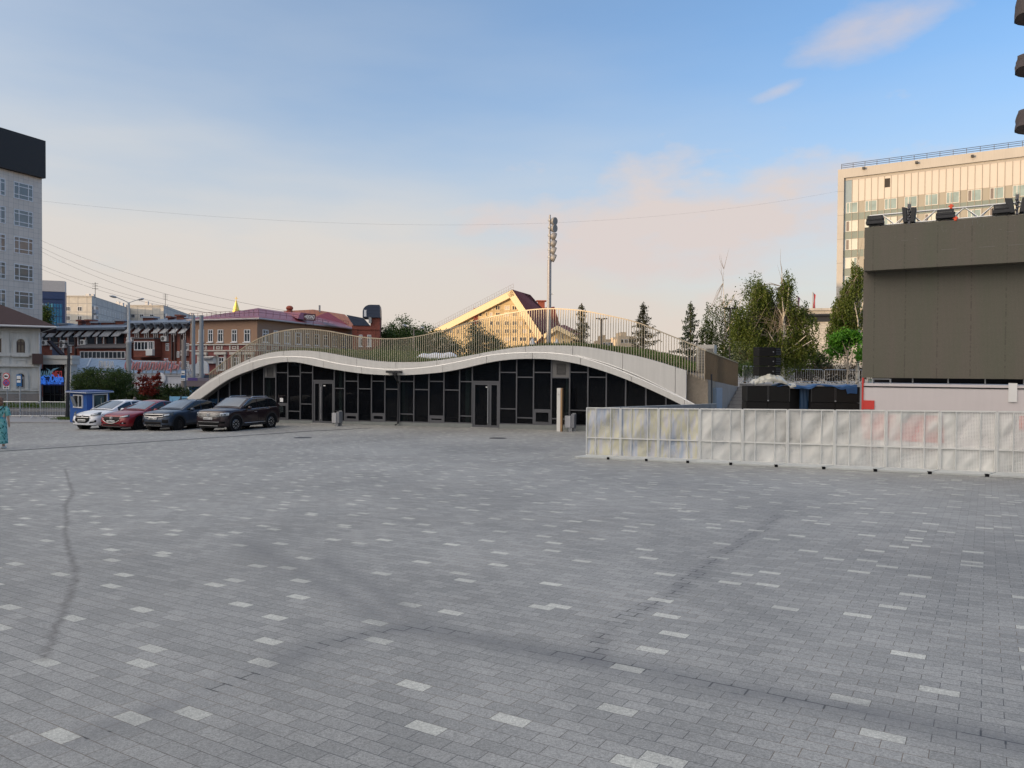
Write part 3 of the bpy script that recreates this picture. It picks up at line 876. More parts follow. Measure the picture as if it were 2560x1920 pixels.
# end wall of washed aggregate and the side wall behind
AGG = M_('washed_aggregate', (0.30, 0.255, 0.20), 0.9, var=0.30, scale=9, fine=0.35, bump=0.5)
def end_blocks():
    EP = Wall((PV.P(0,0,TU-0.5).x, PV.P(0,0,TU-0.5).y), PV.D)
    c = [EP.px(x, y) for x, y in ((1714, 1060), (1770, 1060), (1770, 951), (1716, 930))]
    m = MB(); EP.poly(m, c, -3.0, 0.0); m.build('end_wall', AGG, pav)
    return EP
EP = end_blocks()
C0 = at(1772, 949, 35.6); C1 = at(1850, 968, 43.5)
SW = Wall((C0.x, C0.y), (C1.x - C0.x, C1.y - C0.y), toward=(30, 20))
m = MB(); L = (Vector((C1.x, C1.y, 0)) - Vector((C0.x, C0.y, 0))).length
SW.poly(m, [(0, -2.0), (L, -2.0), (L, C1.z), (0, C0.z)], -0.35, 0.0)
m.build('side_wall', M_('side_wall_concrete', (0.30, 0.275, 0.25), 0.85, var=0.18, scale=1.2, streak=0.2), pav)
# service cabinet and conduits on the side wall
m = MB(); a0, a1 = SW.sx(1779, 990), SW.sx(1794, 990); SW.box(m, a0, a1, -1.3, SW.px(1786, 970)[1], 0.0, 0.22); 
SW.box(m, a0+0.05, a1-0.05, -1.2, SW.px(1786, 970)[1]-0.06, 0.221, 0.235)
tag(m.build('service_cabinet', M_('cabinet_paint', (0.22, 0.29, 0.38), 0.5), bevel=0.015), 'pale blue grey service cabinet on the concrete side wall of the pavilion', 'cabinet')
m = MB()
for k in range(3): m.tube([SW.P(0.12+k*0.1, C0.z+0.25, 0.06), SW.P(0.16+k*0.1, C0.z-0.1, 0.07), SW.P(0.16+k*0.1, -1.3, 0.07)], 0.025, 6)
m.build('conduit', DARK_METAL, pav)
# turf roof rolling back from the front edge
TURF = M_('turf_soil', (0.045, 0.06, 0.022), 0.95, var=0.3, scale=2)
S_A, S_B = PV.sx(1010, 900), PV.sx(1230, 880)
def roof_z(a, d):
    k = min(d/9.0, 1.0)
    front = fu(min(max(a, us[0]), s_rend)) - 0.02
    sh = float(np.interp(a, [S_A, S_B], [1.7, 0.3]))
    back = fu(min(max(a - sh*k, us[0]), s_rend)) - 0.02 + 0.06*k
    return front*(1-k) + back*k - 0.5*max(0, d-9)/6
ra = np.linspace(us[0]+0.1, s_rend, 120); rd = np.concatenate([[0.0], np.linspace(0.5, 15, 24)])
m = MB(); m.grid([[PV.P(a, roof_z(a, d), TU-0.1-d) for a in ra] for d in rd])
m.build('turf_roof', TURF, pav, smooth='all')
npt = 42000
ga = rng.uniform(us[0]+2.6, s_rend, npt); gd = rng.uniform(0.25, 13, npt)**1.0
gp = np.array([tuple(PV.P(a, roof_z(a, d) + 0.05, TU-0.1-d)) for a, d in zip(ga, gd)])
gp[:, 2] += rng.uniform(-0.02, 0.09, npt)
GRASS = M_leaf('grass_blades', (0.045, 0.085, 0.014), (0.085, 0.14, 0.025), (0.13, 0.17, 0.05), 0.3, 0.7)
o = leafmesh('roof_grass', gp, 0.26, GRASS, None, asp=7, droop=-1.8, seed=5)
o['kind'] = 'stuff'
# ------------------------------------------------------------------ railing on the roof edge
BAR = M_('railing_metal', (0.50, 0.43, 0.32), 0.38, 0.55, var=0.08, scale=6)
rail = thing('railing', PV.P(0, fu(0), TU-0.2), 'bronze metal railing of thin upright bars following the wave of the pavilion roof', 'railing')
m = MB(); aa = np.linspace(rs[0], rs[-1], 140)
T_R = TU-0.12
tops = [PV.P(a, fr(a), T_R) for a in aa]
for a, b in zip(tops[:-1], tops[1:]): m.bar(a, b, 0.06, 0.05)
# side return going back to the right
Q0 = PV.P(rs[-1], fr(rs[-1]), T_R); Q1 = at(1845, 907.5, 43.2)
m.bar(Q0, Q1, 0.06, 0.05)
m.build('top_rail', BAR, rail)
bl = []
a = rs[0] + 0.1
while a < rs[-1] - 0.02:
    zb = fu(min(a, us[-1])) - 0.06
    if a > s_rend: zb = EP.px(*[1716 + (a - s_rend)/(rs[-1]-s_rend)*50, 935 + (a - s_rend)/(rs[-1]-s_rend)*18])[1]
    bl.append((PV.P(a, zb, T_R), PV.P(a, fr(a)-0.02, T_R), PV.D)); a += 0.1245
SD = Vector((Q1.x-Q0.x, Q1.y-Q0.y, 0)); sl = SD.length; SD.normalize()
k = 0.05
B0 = at(1766, 947, 35.6).z; B1 = at(1845, 966, 43.2).z
side = []
while k < sl:
    f = k/sl
    b = Vector((Q0.x, Q0.y, 0)).lerp(Vector((Q1.x, Q1.y, 0)), f)
    side.append((Vector((b.x, b.y, B0*(1-f)+B1*f)), Vector((b.x, b.y, Q0.z*(1-f)+Q1.z*f-0.02)), SD)); k += 0.1
def flat(m, b):
    p, q, d = b; n = Vector((d.y, -d.x, 0))
    h = d*0.012; g = n*0.022
    m.hexa([p-h-g, p+h-g, p+h+g, p-h+g, q-h-g, q+h-g, q+h+g, q-h+g])
for b in bl[-100:]:
    m = MB(); flat(m, b); m.build('bar', BAR, rail)
m = MB()
for b in bl[:-100]: flat(m, b)
o = m.build('bar', BAR, rail); o['kind'] = 'stuff'
m = MB()
for b in side: flat(m, b)
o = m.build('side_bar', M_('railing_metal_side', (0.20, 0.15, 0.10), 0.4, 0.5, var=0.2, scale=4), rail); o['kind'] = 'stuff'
# rain hopper and downpipe in the dip
m = MB(); ax = PV.sx(989, 930, TL)
PV.box(m, PV.sx(970, 930, TL), PV.sx(1006, 930, TL), PV.px(990, 932)[1], PV.px(990, 927)[1], TL, TL+0.22)
PV.box(m, ax-0.1, ax+0.1, PV.px(990, 938)[1], PV.px(990, 932)[1], TL, TL+0.16)
hp = m.build('rain_hopper', DARK_METAL, pav)
m = MB(); ap = PV.sx(997.5, 1000, 0.1)
m.tube([PV.P(ax, PV.px(990, 938)[1], TL+0.05), PV.P(ax+0.02, PV.px(990, 946)[1], TL-0.02), PV.P(ap, PV.px(997, 958)[1], 0.14), PV.P(ap, PZ(ap)-0.05, 0.2), PV.P(ap-0.12, PZ(ap)-0.14, 0.3)], 0.05, 8)
m.build('downpipe', DARK_METAL, pav, smooth=True)
# roof-top air unit near the right end of the roof
p0 = at(1742, 935, 37.5); AW = Wall((p0.x, p0.y), (1, -0.42))
t = thing('air_unit', (p0.x, p0.y, at(1742, 935, 37.5).z-0.4), 'tall beige louvred air unit behind the railing at the right end of the roof', 'air unit')
m = MB(); W2 = AW.sx(1785, 900); zt = AW.px(1742, 862)[1]; z0 = AW.px(1742, 935)[1]-0.4
AW.box(m, 0, W2, z0, zt, -0.9, 0); m.build('casing', M_('beige_casing', (0.50, 0.48, 0.43), 0.5), t)
m = MB()
for k in range(16):
    z = z0+0.45 + (zt-z0-0.6)*k/16
    AW.box(m, 0.06, W2*0.42, z, z+0.04, 0.0, 0.03)
    AW.box(m, W2*0.55, W2*0.95, z, z+0.04, 0.0, 0.03)
m.build('louvre', M_('louvre_dark', (0.16, 0.15, 0.135), 0.6), t)
# ------------------------------------------------------------------ crowd barriers with sheer netting
FP0 = gpt(1464, 1143); FP1 = gpt(2560, 1192)
FE = Wall((FP0.x, FP0.y), (FP1.x-FP0.x, FP1.y-FP0.y))
FE_STEEL = M_('barrier_aluminium', (0.66, 0.665, 0.64), 0.5, 0.0, var=0.15, scale=6)
def netting(name, tintfn, op=0.62):
    m, nt, b, out = newmat(name); q = NT(nt)
    p = q.pos()
    u = q.dot(p, tuple(FE.D)); z = q.dot(p, (0, 0, 1))
    fold = q.noise(q.comb(q.m('MULTIPLY_ADD', z, -1.1, q.m('MULTIPLY', u, 1.9)), q.m('MULTIPLY_ADD', z, 0.9, q.m('MULTIPLY', u, 0.5)), 0.0), 0.9, 1.5)
    c = tintfn(q, u, z, p)
    f = q.m('MULTIPLY_ADD', q.noise(p, 3.0, 4), 0.3, 0.85)
    q.l(q.mix(1.0, c, q.comb(f, f, f), 'MULTIPLY'), b.inputs['Base Color'])
    b.inputs['Roughness'].default_value = 0.5
    q.bump(b, fold, 0.9, 0.25)
    # the weave: holes between the threads, tighter where the cloth is doubled
    wx = q.m('FRACT', q.m('MULTIPLY', u, 34.0)); wz = q.m('FRACT', q.m('MULTIPLY', z, 34.0))
    hole = q.m('MULTIPLY', q.m('GREATER_THAN', wx, 0.42), q.m('GREATER_THAN', wz, 0.42))
    dens = q.m('ADD', q.m('MULTIPLY_ADD', q.noise(p, 2.2, 3), 0.3, op - 0.15), q.m('MULTIPLY_ADD', fold, 1.3, -0.62), True)
    al = q.m('SUBTRACT', 1.0, q.m('MULTIPLY', q.m('SUBTRACT', 1.0, dens), q.m('MULTIPLY_ADD', hole, 1.6, 0.45)), None, True)
    t = q.n('ShaderNodeBsdfTransparent')
    x = q.n('ShaderNodeMixShader'); q.l(al, x.inputs[0]); q.l(t.outputs[0], x.inputs[1]); q.l(b.outputs[0], x.inputs[2]); q.l(x.outputs[0], out.inputs[0])
    return m
def t_plain(q, u, z, p):
    return q.mix(q.noise(p, 1.7, 3), (0.58, 0.60, 0.59), (0.74, 0.73, 0.68))
def t_print(q, u, z, p):
    v = q.noise(q.comb(q.m('MULTIPLY', u, 5.5), q.m('MULTIPLY', z, 0.9), 0.0), 1.0, 4)
    c = q.ramp(v, [(0.34, (0.42, 0.49, 0.60)), (0.44, (0.57, 0.58, 0.61)), (0.54, (0.62, 0.60, 0.43)), (0.64, (0.56, 0.56, 0.59))])
    fade = q.m('MULTIPLY_ADD', u, -0.45, 1.35, True)
    return q.mix(fade, t_plain(q, u, z, p), c)
NETS = [netting('netting_printed', t_print, 0.86), netting('netting_plain', t_plain, 0.77)]
jx = [1465, 1551, 1646, 1749, 1856, 1969, 2087, 2215, 2350, 2492, 2640]
seats = ['first crowd barrier from the free end, netting faded blue and yellow', 'second crowd barrier from the free end, yellowish print with a white stile', 'third crowd barrier from the free end, grey netting with yellow flecks', 'fourth crowd barrier from the free end, standing before the pavilion end wall', 'fifth crowd barrier from the free end, in front of the stair', 'sixth crowd barrier from the free end, before the left black speaker box', 'seventh crowd barrier from the free end, before the right black speaker box', 'crowd barrier before the left half of the red stage panel', 'crowd barrier before the right edge of the red stage panel', 'nearest crowd barrier, cut by the right edge of the picture']
def crowd_barrier(a0, a1, x0, x1, net, label):
    zt = lambda a, x: FE.px(x, 1018.5 + (x-1464)*0.0095 + 1.0)[1]
    g0, g1 = grd(*FE.P(a0, 0).xy), grd(*FE.P(a1, 0).xy)
    zz0, zz1 = zt(a0, x0), zt(a1, x1)
    b0, b1 = g0+0.07, g1+0.07
    c = FE.P((a0+a1)/2, (g0+g1)/2)
    t = thing('crowd_barrier', c, label, 'crowd barrier', 'netted crowd barriers in front of the stage')
    e = 0.018
    m = MB()
    def br(p, q, w=0.04): m.bar(p, q, w*.8)
    P = lambda s, f, tt=0.0: FE.P(a0+(a1-a0)*s, (b0+(b1-b0)*s)*(1-f) + (zz0+(zz1-zz0)*s)*f, tt)
    s0, s1 = e/(a1-a0), 1-e/(a1-a0)
    for s_ in (s0, s1): br(P(s_, 0), P(s_, 1))
    for f in (0.0, 0.37, 1.0): br(P(s0, f), P(s1, f), 0.035)
    for s_ in (0.29, 0.72): br(P(s_, 0), P(s_, 1), 0.028)
    m.build('frame', FE_STEEL, t)
    m = MB()
    n, k = 14, 10
    rows = []
    for j in range(k+1):
        row = []
        for i in range(n+1):
            s_ = s0 + (s1-s0)*i/n; f = j/k
            sag = 0.02*math.sin(math.pi*f)*noise.noise(Vector((s_*3+a0*2, f*2.5, 1.3)))
            row.append(P(s_, f, -0.03 + sag))
        rows.append(row)
    m.grid(rows); m.build('netting', net, t, smooth='all', fixn=False)
    m = MB()
    lo = 0.42
    sh = -0.16
    qa, qb = FE.P(a0+sh+e, 0, lo), FE.P(a1+sh-e, 0, lo)
    pa, pb = FE.P(a0+e, 0, 0.02), FE.P(a1-e, 0, 0.02)
    pts = [Vector((v_.x, v_.y, grd(v_.x, v_.y))) for v_ in (qa, qb, pb, pa)]
    up = [v_ + Vector((0, 0, h)) for v_, h in zip(pts, (0.045, 0.045, 0.075, 0.075))]
    m.hexa([p + Vector((0, 0, .004)) for p in pts] + up); m.build('base_plate', M_('base_plate_steel', (.46, .48, .47), .6, 0, var=.2, scale=4), t)
    m = MB(); v_ = pts[1]; m.box(v_.x-0.03, v_.x+0.035, v_.y-0.03, v_.y+0.04, v_.z, v_.z+0.06); m.build('foot', RUBBER, t)
for i in range(10):
    crowd_barrier(FE.sx(jx[i], 1060), FE.sx(jx[i+1], 1060), jx[i], jx[i+1], NETS[0] if i < 3 else NETS[1], seats[i])
# the return of the barrier line, running back from its free end; only its bunched cloth top shows
BKA = FE.P(FE.sx(1470, 1060)+0.05, 0, -0.25)
BKB = at(1790, 1010, 31.0)
BK = Wall((BKA.x, BKA.y), (BKB.x-BKA.x, BKB.y-BKA.y), toward=(20, 10))
bl_ = math.hypot(BKB.x-BKA.x, BKB.y-BKA.y)
t = thing('crowd_barrier', (BKA.x, BKA.y, grd(BKA.x, BKA.y)), 'dark draped crowd barrier line running back from the free end towards the steps', 'crowd barrier')
z0 = grd(BKA.x, BKA.y) + 1.36; z1 = BKB.z
m = MB(); m.bar(BK.P(0, z0), BK.P(bl_, z1), 0.04)
for k in range(11):
    s_ = bl_*k/10; zz = z0+(z1-z0)*k/10
    m.bar(BK.P(s_, grd(*BK.P(s_, 0).xy)), BK.P(s_, zz), 0.04)
m.build('frame', FE_STEEL, t)
m = MB(); rows = [[], [], []]
for k in range(201):
    s_ = bl_*k/200; zz = z0+(z1-z0)*k/200; ph = 0.035*math.sin(s_*9+0.8*math.sin(s_*2))
    rows[0].append(BK.P(s_, zz+0.01, 0.03)); rows[1].append(BK.P(s_+ph*2, zz-0.35, 0.05+ph)); rows[2].append(BK.P(s_+ph*3, grd(*BK.P(s_, 0).xy)+0.05, 0.06+ph*1.6))
m.grid(rows); m.build('netting', M_('dark_drape', (0.20, 0.215, 0.23), 0.7, var=0.25), t, smooth='all')

# ------------------------------------------------------------------ upper terrace beyond the stair
def terr_z(x, y): return 0.92 - 0.012*max(0, y-45)
m = MB(); A = SW.P(L+0.2, 0, 0.1)
xs = [11.2, 13.4, 20, 30, 45, 70, 100]; ys = [44.0, 50, 60, 75, 95, 130]
m.grid([[Vector((x + (y-44)*0.0, y, terr_z(x, y))) for x in xs] for y in ys])
struct(m.build('terrace', M_('terrace_paving', (0.26, 0.26, 0.25), 0.85, var=0.15)))
m = MB(); m.box(15.6, 100, 43.6, 43.99, -2.0, 0.92); 
tag(m.build('retaining_wall', CONCRETE), 'grey concrete retaining wall behind the black speaker boxes', 'wall')
m = MB()
m.grid([[Vector((x, y, 0.75 - 0.01*max(0, y-50))) for x in (-12, 0, 11.19)] for y in (50, 60, 80, 110)])
struct(m.build('lawn', TURF))
# stair
ST0 = SW.P(1.2, 0, 0.05)
t = thing('stair', (SW.P(3, 0, 1.5).x, SW.P(3, 0, 1.5).y, -1.3), 'concrete outdoor stair climbing along the side wall to the terrace', 'stair')
m = MB(); n = 13; zg = -1.25
for k in range(n):
    z1 = zg + (0.92-zg)*(k+1)/n
    a0 = 1.6 + (L-1.4)*k/n
    SW.box(m, a0, a0+(L-1.4)/n-0.002 if k < n-1 else L+0.6, zg-0.6, z1, 0.03, 3.2)
m.build('flight', CONCRETE, t)
m = MB()
for k in range(n):
    z1 = zg + (0.92-zg)*(k+1)/n; a0 = 1.6 + (L-1.4)*k/n
    SW.box(m, a0-0.03, a0+0.05, z1+0.001, z1+0.02, 0.04, 3.19)
m.build('nosing', M_('nosing_stone', (0.24, 0.235, 0.23), 0.8), t)
# pedestrian fences on the terrace
def ped_fence(p0, p1, h, label, n=11):
    t = thing('pedestrian_barrier', tuple((p0+p1)/2), label, 'barrier', 'galvanised pedestrian barriers')
    m = MB(); U = Vector((0, 0, 1)); d = p1-p0
    lo, hi = U*0.16, U*h
    c = 0.07
    m.tube([p0+lo, p0+U*(h-c), p0+d*(0.03)+hi, p1-d*0.03+hi, p1+U*(h-c), p1+lo, p0+lo], 0.021, 6)
    m.build('frame', GALV, t)
    m = MB()
    for k in range(1, n): m.tube([p0+d*k/n+lo, p0+d*k/n+hi], 0.009, 5)
    m.build('infill', GALV, t)
    nn = Vector((d.y, -d.x, 0)).normalized()
    for f in (0.12, 0.88):
        m = MB(); q = p0+d*f
        m.tube([q - nn*0.28 + U*0.02, q + U*0.17, q + nn*0.28 + U*0.02], 0.017, 6); m.build('foot', GALV, t)
    return t
def tf(px, d, z=None):
    p = at(px, 950, d); return Vector((p.x, p.y, terr_z(p.x, p.y)))
ped_fence(tf(1857, 50), tf(1890, 52.5), 1.15, 'bright steel barrier turned sideways at the top of the stair')
ped_fence(tf(1888, 55), tf(1899, 58), 1.15, 'narrow looking steel barrier half hidden behind the speaker stack')
ped_fence(tf(1961, 55), tf(1983, 60), 1.15, 'steel barrier turned sideways just right of the speaker stack')
ped_fence(tf(1986, 62), tf(2057, 63), 1.15, 'steel barrier with thin bars behind the blue tarpaulin', 13)
ped_fence(tf(2061, 62.5), tf(2144, 63.5), 1.15, 'steel barrier with thin bars under the bright green tree', 13)
ped_fence(tf(2148, 63), tf(2230, 64), 1.15, 'steel barrier mostly hidden by the left edge of the screen', 13)

# ------------------------------------------------------------------ open-air stage: LED screen
SP = at(2155, 944, 28.0)
SC = Wall((SP.x, SP.y), (0.85, -0.525))
def led_material():
    m, nt, b, out = newmat('led_panel'); q = NT(nt)
    p = q.pos(); u = q.dot(p, tuple(SC.D)); z = q.dot(p, (0, 0, 1))
    cell = q.comb(q.m('FLOOR', q.m('MULTIPLY', u, 2.0)), q.m('FLOOR', q.m('MULTIPLY', z, 2.0)), 0.0)
    wn_ = q.n('ShaderNodeTexWhiteNoise', noise_dimensions='3D'); q.l(cell, wn_.inputs[0])
    tint = q.mix(wn_.outputs['Value'], (0.120, 0.121, 0.090), (0.134, 0.122, 0.100))
    colv = q.noise(q.comb(q.m('MULTIPLY', u, 1.6), q.m('MULTIPLY', z, 0.12), 0.0), 1.0, 3)
    tint = q.mix(q.m('MULTIPLY_ADD', colv, 2.2, -0.6, True), (0.112, 0.120, 0.086), (0.142, 0.122, 0.102))
    seam_ = q.m('MAXIMUM', q.m('GREATER_THAN', q.m('FRACT', q.m('MULTIPLY', u, 2.0)), 0.985), q.m('GREATER_THAN', q.m('FRACT', q.m('MULTIPLY', z, 2.0)), 0.985))
    tint = q.mix(q.m('MULTIPLY', seam_, 0.22), tint, (0.05, 0.05, 0.045))
    big = q.m('MULTIPLY', q.noise(p, 0.5, 3), 0.5)
    tint = q.mix(big, tint, (0.138, 0.127, 0.104))
    # pixel rows, cabinet seams, bruised dark columns
    rows = q.m('MULTIPLY_ADD', q.m('SINE', q.m('MULTIPLY', z, 210.0)), 0.10, 0.95)
    cols = q.m('MULTIPLY_ADD', q.m('SINE', q.m('MULTIPLY', u, 170.0)), 0.08, 0.97)
    grain = q.m('MULTIPLY_ADD', q.noise(p, 42, 3, 0.7), 0.7, 0.65)
    f = q.m('MULTIPLY', q.m('MULTIPLY', rows, cols), grain)
    fu_ = q.m('ABSOLUTE', q.m('SUBTRACT', q.m('FRACT', q.m('MULTIPLY', u, 1.0)), 0.5))
    dash = q.m('MULTIPLY', q.m('LESS_THAN', fu_, 0.022), q.m('GREATER_THAN', q.noise(q.scale(p, (3, 3, 11)), 1.0, 3, 0.8), 0.50))
    f = q.m('MULTIPLY', f, q.m('MULTIPLY_ADD', dash, -0.22, 1.0))
    q.l(q.mix(1.0, tint, q.comb(f, f, f), 'MULTIPLY'), b.inputs['Base Color'])
    b.inputs['Roughness'].default_value = 0.62; b.inputs['Specular IOR Level'].default_value = 0.25
    q.bump(b, grain, 0.3, 0.01)
    return m
LED = led_material()
t = thing('stage_screen', (SP.x, SP.y, -1.2), 'huge switched off grey brown LED screen on a white clad stage front', 'screen')
TOPZ = SC.px(2161, 569, 0.62)[1]; LIPZ = SC.px(2165, 677, 0.62)[1]; BOTZ = SC.px(2153, 944)[1]
SWD = 15.0
m = MB(); SC.box(m, 0.0, SWD, BOTZ, LIPZ+0.5, -0.5, 0.0); m.build('main_panel', LED, t)
a0 = SC.sx(2161, 620, 0.62)
m = MB(); SC.box(m, a0, SWD, LIPZ, TOPZ, 0.02, 0.62); m.build('header_panel', LED, t)
# ghost marks and scuffs left along the header by taped lettering: pale scratches
m = MB()
rr = random.Random(3)
for k in range(46):
    a = rr.uniform(0.8, 9.5); z = TOPZ - rr.uniform(0.18, 0.62)
    w_, h_ = (rr.uniform(.05, .22), .012) if rr.random() < .6 else (.012, rr.uniform(.05, .2))
    SC.box(m, a0+a, a0+a+w_, z, z+h_, 0.621, 0.624)
for k in range(7):
    a = 2.5+k*0.9+rr.uniform(-.1, .1); SC.box(m, a0+a, a0+a+rr.uniform(.2, .45), TOPZ-0.98+k*0.004, TOPZ-0.965+k*0.004, 0.621, 0.624)
m.build('scuff_mark', M_('scuff_grey', (0.15, 0.145, 0.13), 0.7, var=0.4, scale=12), t)
m = MB(); SC.box(m, 0.05, 0.30, BOTZ+0.05, TOPZ-0.3, -1.4, -0.55); SC.box(m, 0.1, SWD, TOPZ-0.35, TOPZ-0.1, -1.2, -0.55)
for k in range(16): SC.box(m, k*0.95+0.2, k*0.95+0.26, BOTZ, TOPZ-0.1, -0.62, -0.52)
m.build('support_frame', DARK_METAL, t)
# dark gap under the screen, with a ledge of cases
m = MB(); SC.box(m, 0.05, SWD, BOTZ-0.75, BOTZ-0.01, -2.6, -2.5); SC.box(m, 0.05, SWD, BOTZ-0.34, BOTZ-0.30, -2.5, 0.0); m.build('gap_backing', BLACK, t)
m = MB(); aa0 = SC.sx(2180, 952); 
SC.frame(m, aa0, aa0+0.6, BOTZ-0.29, BOTZ-0.03, 0.03, -0.35, -0.05)
for k in range(7): SC.box(m, 1.6+k*1.1, 1.64+k*1.1, BOTZ-0.3, BOTZ-0.01, -0.3, -0.26)
m.build('rigging', GREY_METAL, t)
W0 = SC.px(2158, 958)[1]
PINKW = M_('stage_banner', (0.60, 0.56, 0.555), 0.6, var=0.05, scale=0.8, streak=0.05)
RED = M_('banner_red', (0.58, 0.045, 0.035), 0.55, var=0.06)
m = MB(); SC.box(m, 0.06, SWD, -2.0, W0, -2.45, -0.02); m.build('stage_front', PINKW, t)
m = MB(); SC.box(m, 0.0, 0.055, W0-1.5, BOTZ-0.005, -0.3, 0.02); m.build('edge_post', M_('banner_red', (0.58, 0.045, 0.035)), t)
r0, r1 = SC.sx(2156, 1010), SC.sx(2186, 1010)
m = MB(); SC.box(m, r0, r1, SC.px(2170, 1023)[1], SC.px(2170, 1001)[1], -0.015, 0.012); m.build('red_block', RED, t)
m = MB(); b0, b1 = SC.sx(2521, 980), SC.sx(2543, 980); SC.box(m, b0, b1, SC.px(2530, 1005)[1], SC.px(2530, 958)[1], -0.015, 0.02); m.build('hatch', WHITE_PAINT, t)
# lower white banner with red field, seen through the netting
LB = Wall((SC.P(0, 0, 1.6).x, SC.P(0, 0, 1.6).y), SC.D)
q0 = LB.sx(2155, 1060); 
m = MB(); LB.box(m, q0, q0+13, -1.6, LB.px(2160, 1030)[1], 0, 0.04)
t2 = thing('stage_skirt', LB.P(q0, -1.5), 'white skirt board with red fields at the foot of the stage', 'banner')
m.build('board', PINKW, t2)
m = MB(); LB.box(m, q0+0.01, LB.sx(2362, 1060), LB.px(2160, 1098)[1], LB.px(2160, 1034)[1], 0.041, 0.05)
LB.box(m, LB.sx(2548, 1060), LB.sx(2640, 1060), LB.px(2550, 1075)[1], LB.px(2550, 1040)[1], 0.041, 0.05)
m.build('red_field', RED, t2)

# truss and lamps on top of the screen
TT = 0.25
t = thing('lighting_truss', SC.P(1, TOPZ, TT), 'silver lattice truss lying along the top edge of the LED screen', 'truss')
m = MB()
def tz(px, py, tt=TT): return SC.px(px, py, tt)
c0 = tz(2170, 541); c1 = tz(2555, 505)
zt_ = (c0[1]+c1[1])/2
m.tube([SC.P(0.2, zt_, TT), SC.P(SWD, zt_, TT)], 0.035, 6)
m.tube([SC.P(0.2, TOPZ+0.06, TT+0.2), SC.P(SWD, TOPZ+0.06, TT+0.2)], 0.03, 6)
m.tube([SC.P(0.2, TOPZ+0.06, TT-0.2), SC.P(SWD, TOPZ+0.06, TT-0.2)], 0.03, 6)
k = 0.2
while k < SWD-0.6:
    for s_ in (-0.2, 0.2):
        m.tube([SC.P(k, TOPZ+0.06, TT+s_), SC.P(k+0.42, zt_, TT)], 0.017, 5, False)
        m.tube([SC.P(k+0.42, zt_, TT), SC.P(k+0.84, TOPZ+0.06, TT+s_)], 0.017, 5, False)
    k += 0.84
m.build('lattice', M_('bare_aluminium', (0.62, 0.62, 0.60), 0.35, 0.75), t)
LENS = M_glass('lamp_lens', (0.015, 0.018, 0.024), 0.1)
CASE = M_('lamp_case', (0.018, 0.019, 0.022), 0.5, var=0.2)
def wash(x0, x1, y0, y1, label, cells=False):
    a0_, zb = SC.px(x0, y1, TT+0.35); a1_, ztp = SC.px(x1, y0, TT+0.35)
    t = thing('stage_wash_lamp', SC.P((a0_+a1_)/2, zb, TT+0.3), label, 'stage lamp', 'stage lamps on the screen')
    m = MB(); SC.box(m, a0_+.04, a1_-.04, zb+0.12, ztp, TT+0.15, TT+0.4); 
    for k in range(9):
        q_ = a0_+.06+(a1_-a0_-.12)*k/8; SC.box(m, q_-.01, q_+.01, zb+.1, ztp+.015, TT+.1, TT+.15)
    m.build('head', CASE, t, bevel=0.02)
    m = MB(); SC.box(m, a0_, a0_+.035, zb, ztp-.08, TT+.2, TT+.32); SC.box(m, a1_-.035, a1_, zb, ztp-.08, TT+.2, TT+.32); SC.box(m, a0_, a1_, zb, zb+.11, TT+.12, TT+.42)
    m.build('yoke', CASE, t, bevel=0.012)
    m = MB(); 
    if cells:
        for i in range(12):
            for j in range(4):
                u0 = a0_+.09+(a1_-a0_-.18)*i/12; v0 = zb+.2+(ztp-zb-.28)*j/4
                SC.box(m, u0+.008, u0+(a1_-a0_-.18)/12-.008, v0+.008, v0+(ztp-zb-.28)/4-.008, TT+.40, TT+.412)
        m.build('lens', M_('led_cell', (0.30, 0.31, 0.28), 0.3, var=0.15), t)
    else:
        SC.box(m, a0_+.08, a1_-.08, zb+.16, ztp-.05, TT+.4, TT+.412); m.build('lens', LENS, t)
    m = MB()
    for q_ in (a0_+.12, a1_-.12): m.tube([SC.P(q_, zb, TT+.27), SC.P(q_, TOPZ+.01, TT+.2)], .02, 6)
    m.build('clamp', GREY_METAL, t)
wash(2165, 2210, 537, 562, 'black wash lamp at the left end of the screen top')
wash(2339, 2388, 522, 548, 'wash lamp with a grid of pale cells and red tags on the screen top', True)
wash(2480, 2529, 509, 535, 'black wash lamp near the right end of the screen top')
def twin(x0, x1, y0, y1, label, tilt):
    a0_, zb = SC.px(x0, y1, TT+0.3); a1_, ztp = SC.px(x1, y0, TT+0.3)
    c = (a0_+a1_)/2
    t = thing('stage_blinder', SC.P(c, zb, TT), label, 'stage lamp', 'stage lamps on the screen')
    for s_ in (-1, 1):
        m = MB(); w_ = (a1_-a0_)*0.40
        pts = [(c+s_*0.05, zb), (c+s_*(0.05+w_*0.85), zb), (c+s_*(0.05+w_)+tilt*s_, ztp-0.03*s_), (c+s_*0.05+tilt*s_*0.6, ztp)]
        SC.poly(m, pts, TT+0.1, TT+0.42); m.build('head', CASE, t, bevel=0.02)
    m = MB(); SC.box(m, c-.04, c+.04, zb-.05, ztp+.12, TT+.2, TT+.36)
    for k in range(5): m.ball(SC.P(c+(.02 if k % 2 else -.02), zb+.1+k*(ztp-zb-.1)/4.6, TT+.38), .045)
    for k in range(4): SC.box(m, c-.06+k*.035, c-.05+k*.035, ztp+.02, ztp+.2-.02*abs(k-1.5), TT+.25, TT+.28)
    m.build('yoke', M_('lamp_hardware', (0.10, 0.10, 0.11), 0.35, 0.5), t, smooth=True)
twin(2258, 2288, 518, 558, 'upright pair of black blinder lamps left of centre on the screen top', 0.03)
twin(2524, 2562, 494, 534, 'splayed pair of black blinder lamps at the right edge of the picture', 0.14)
TAGR = M_('orange_tag', (0.85, 0.10, 0.03), 0.5)
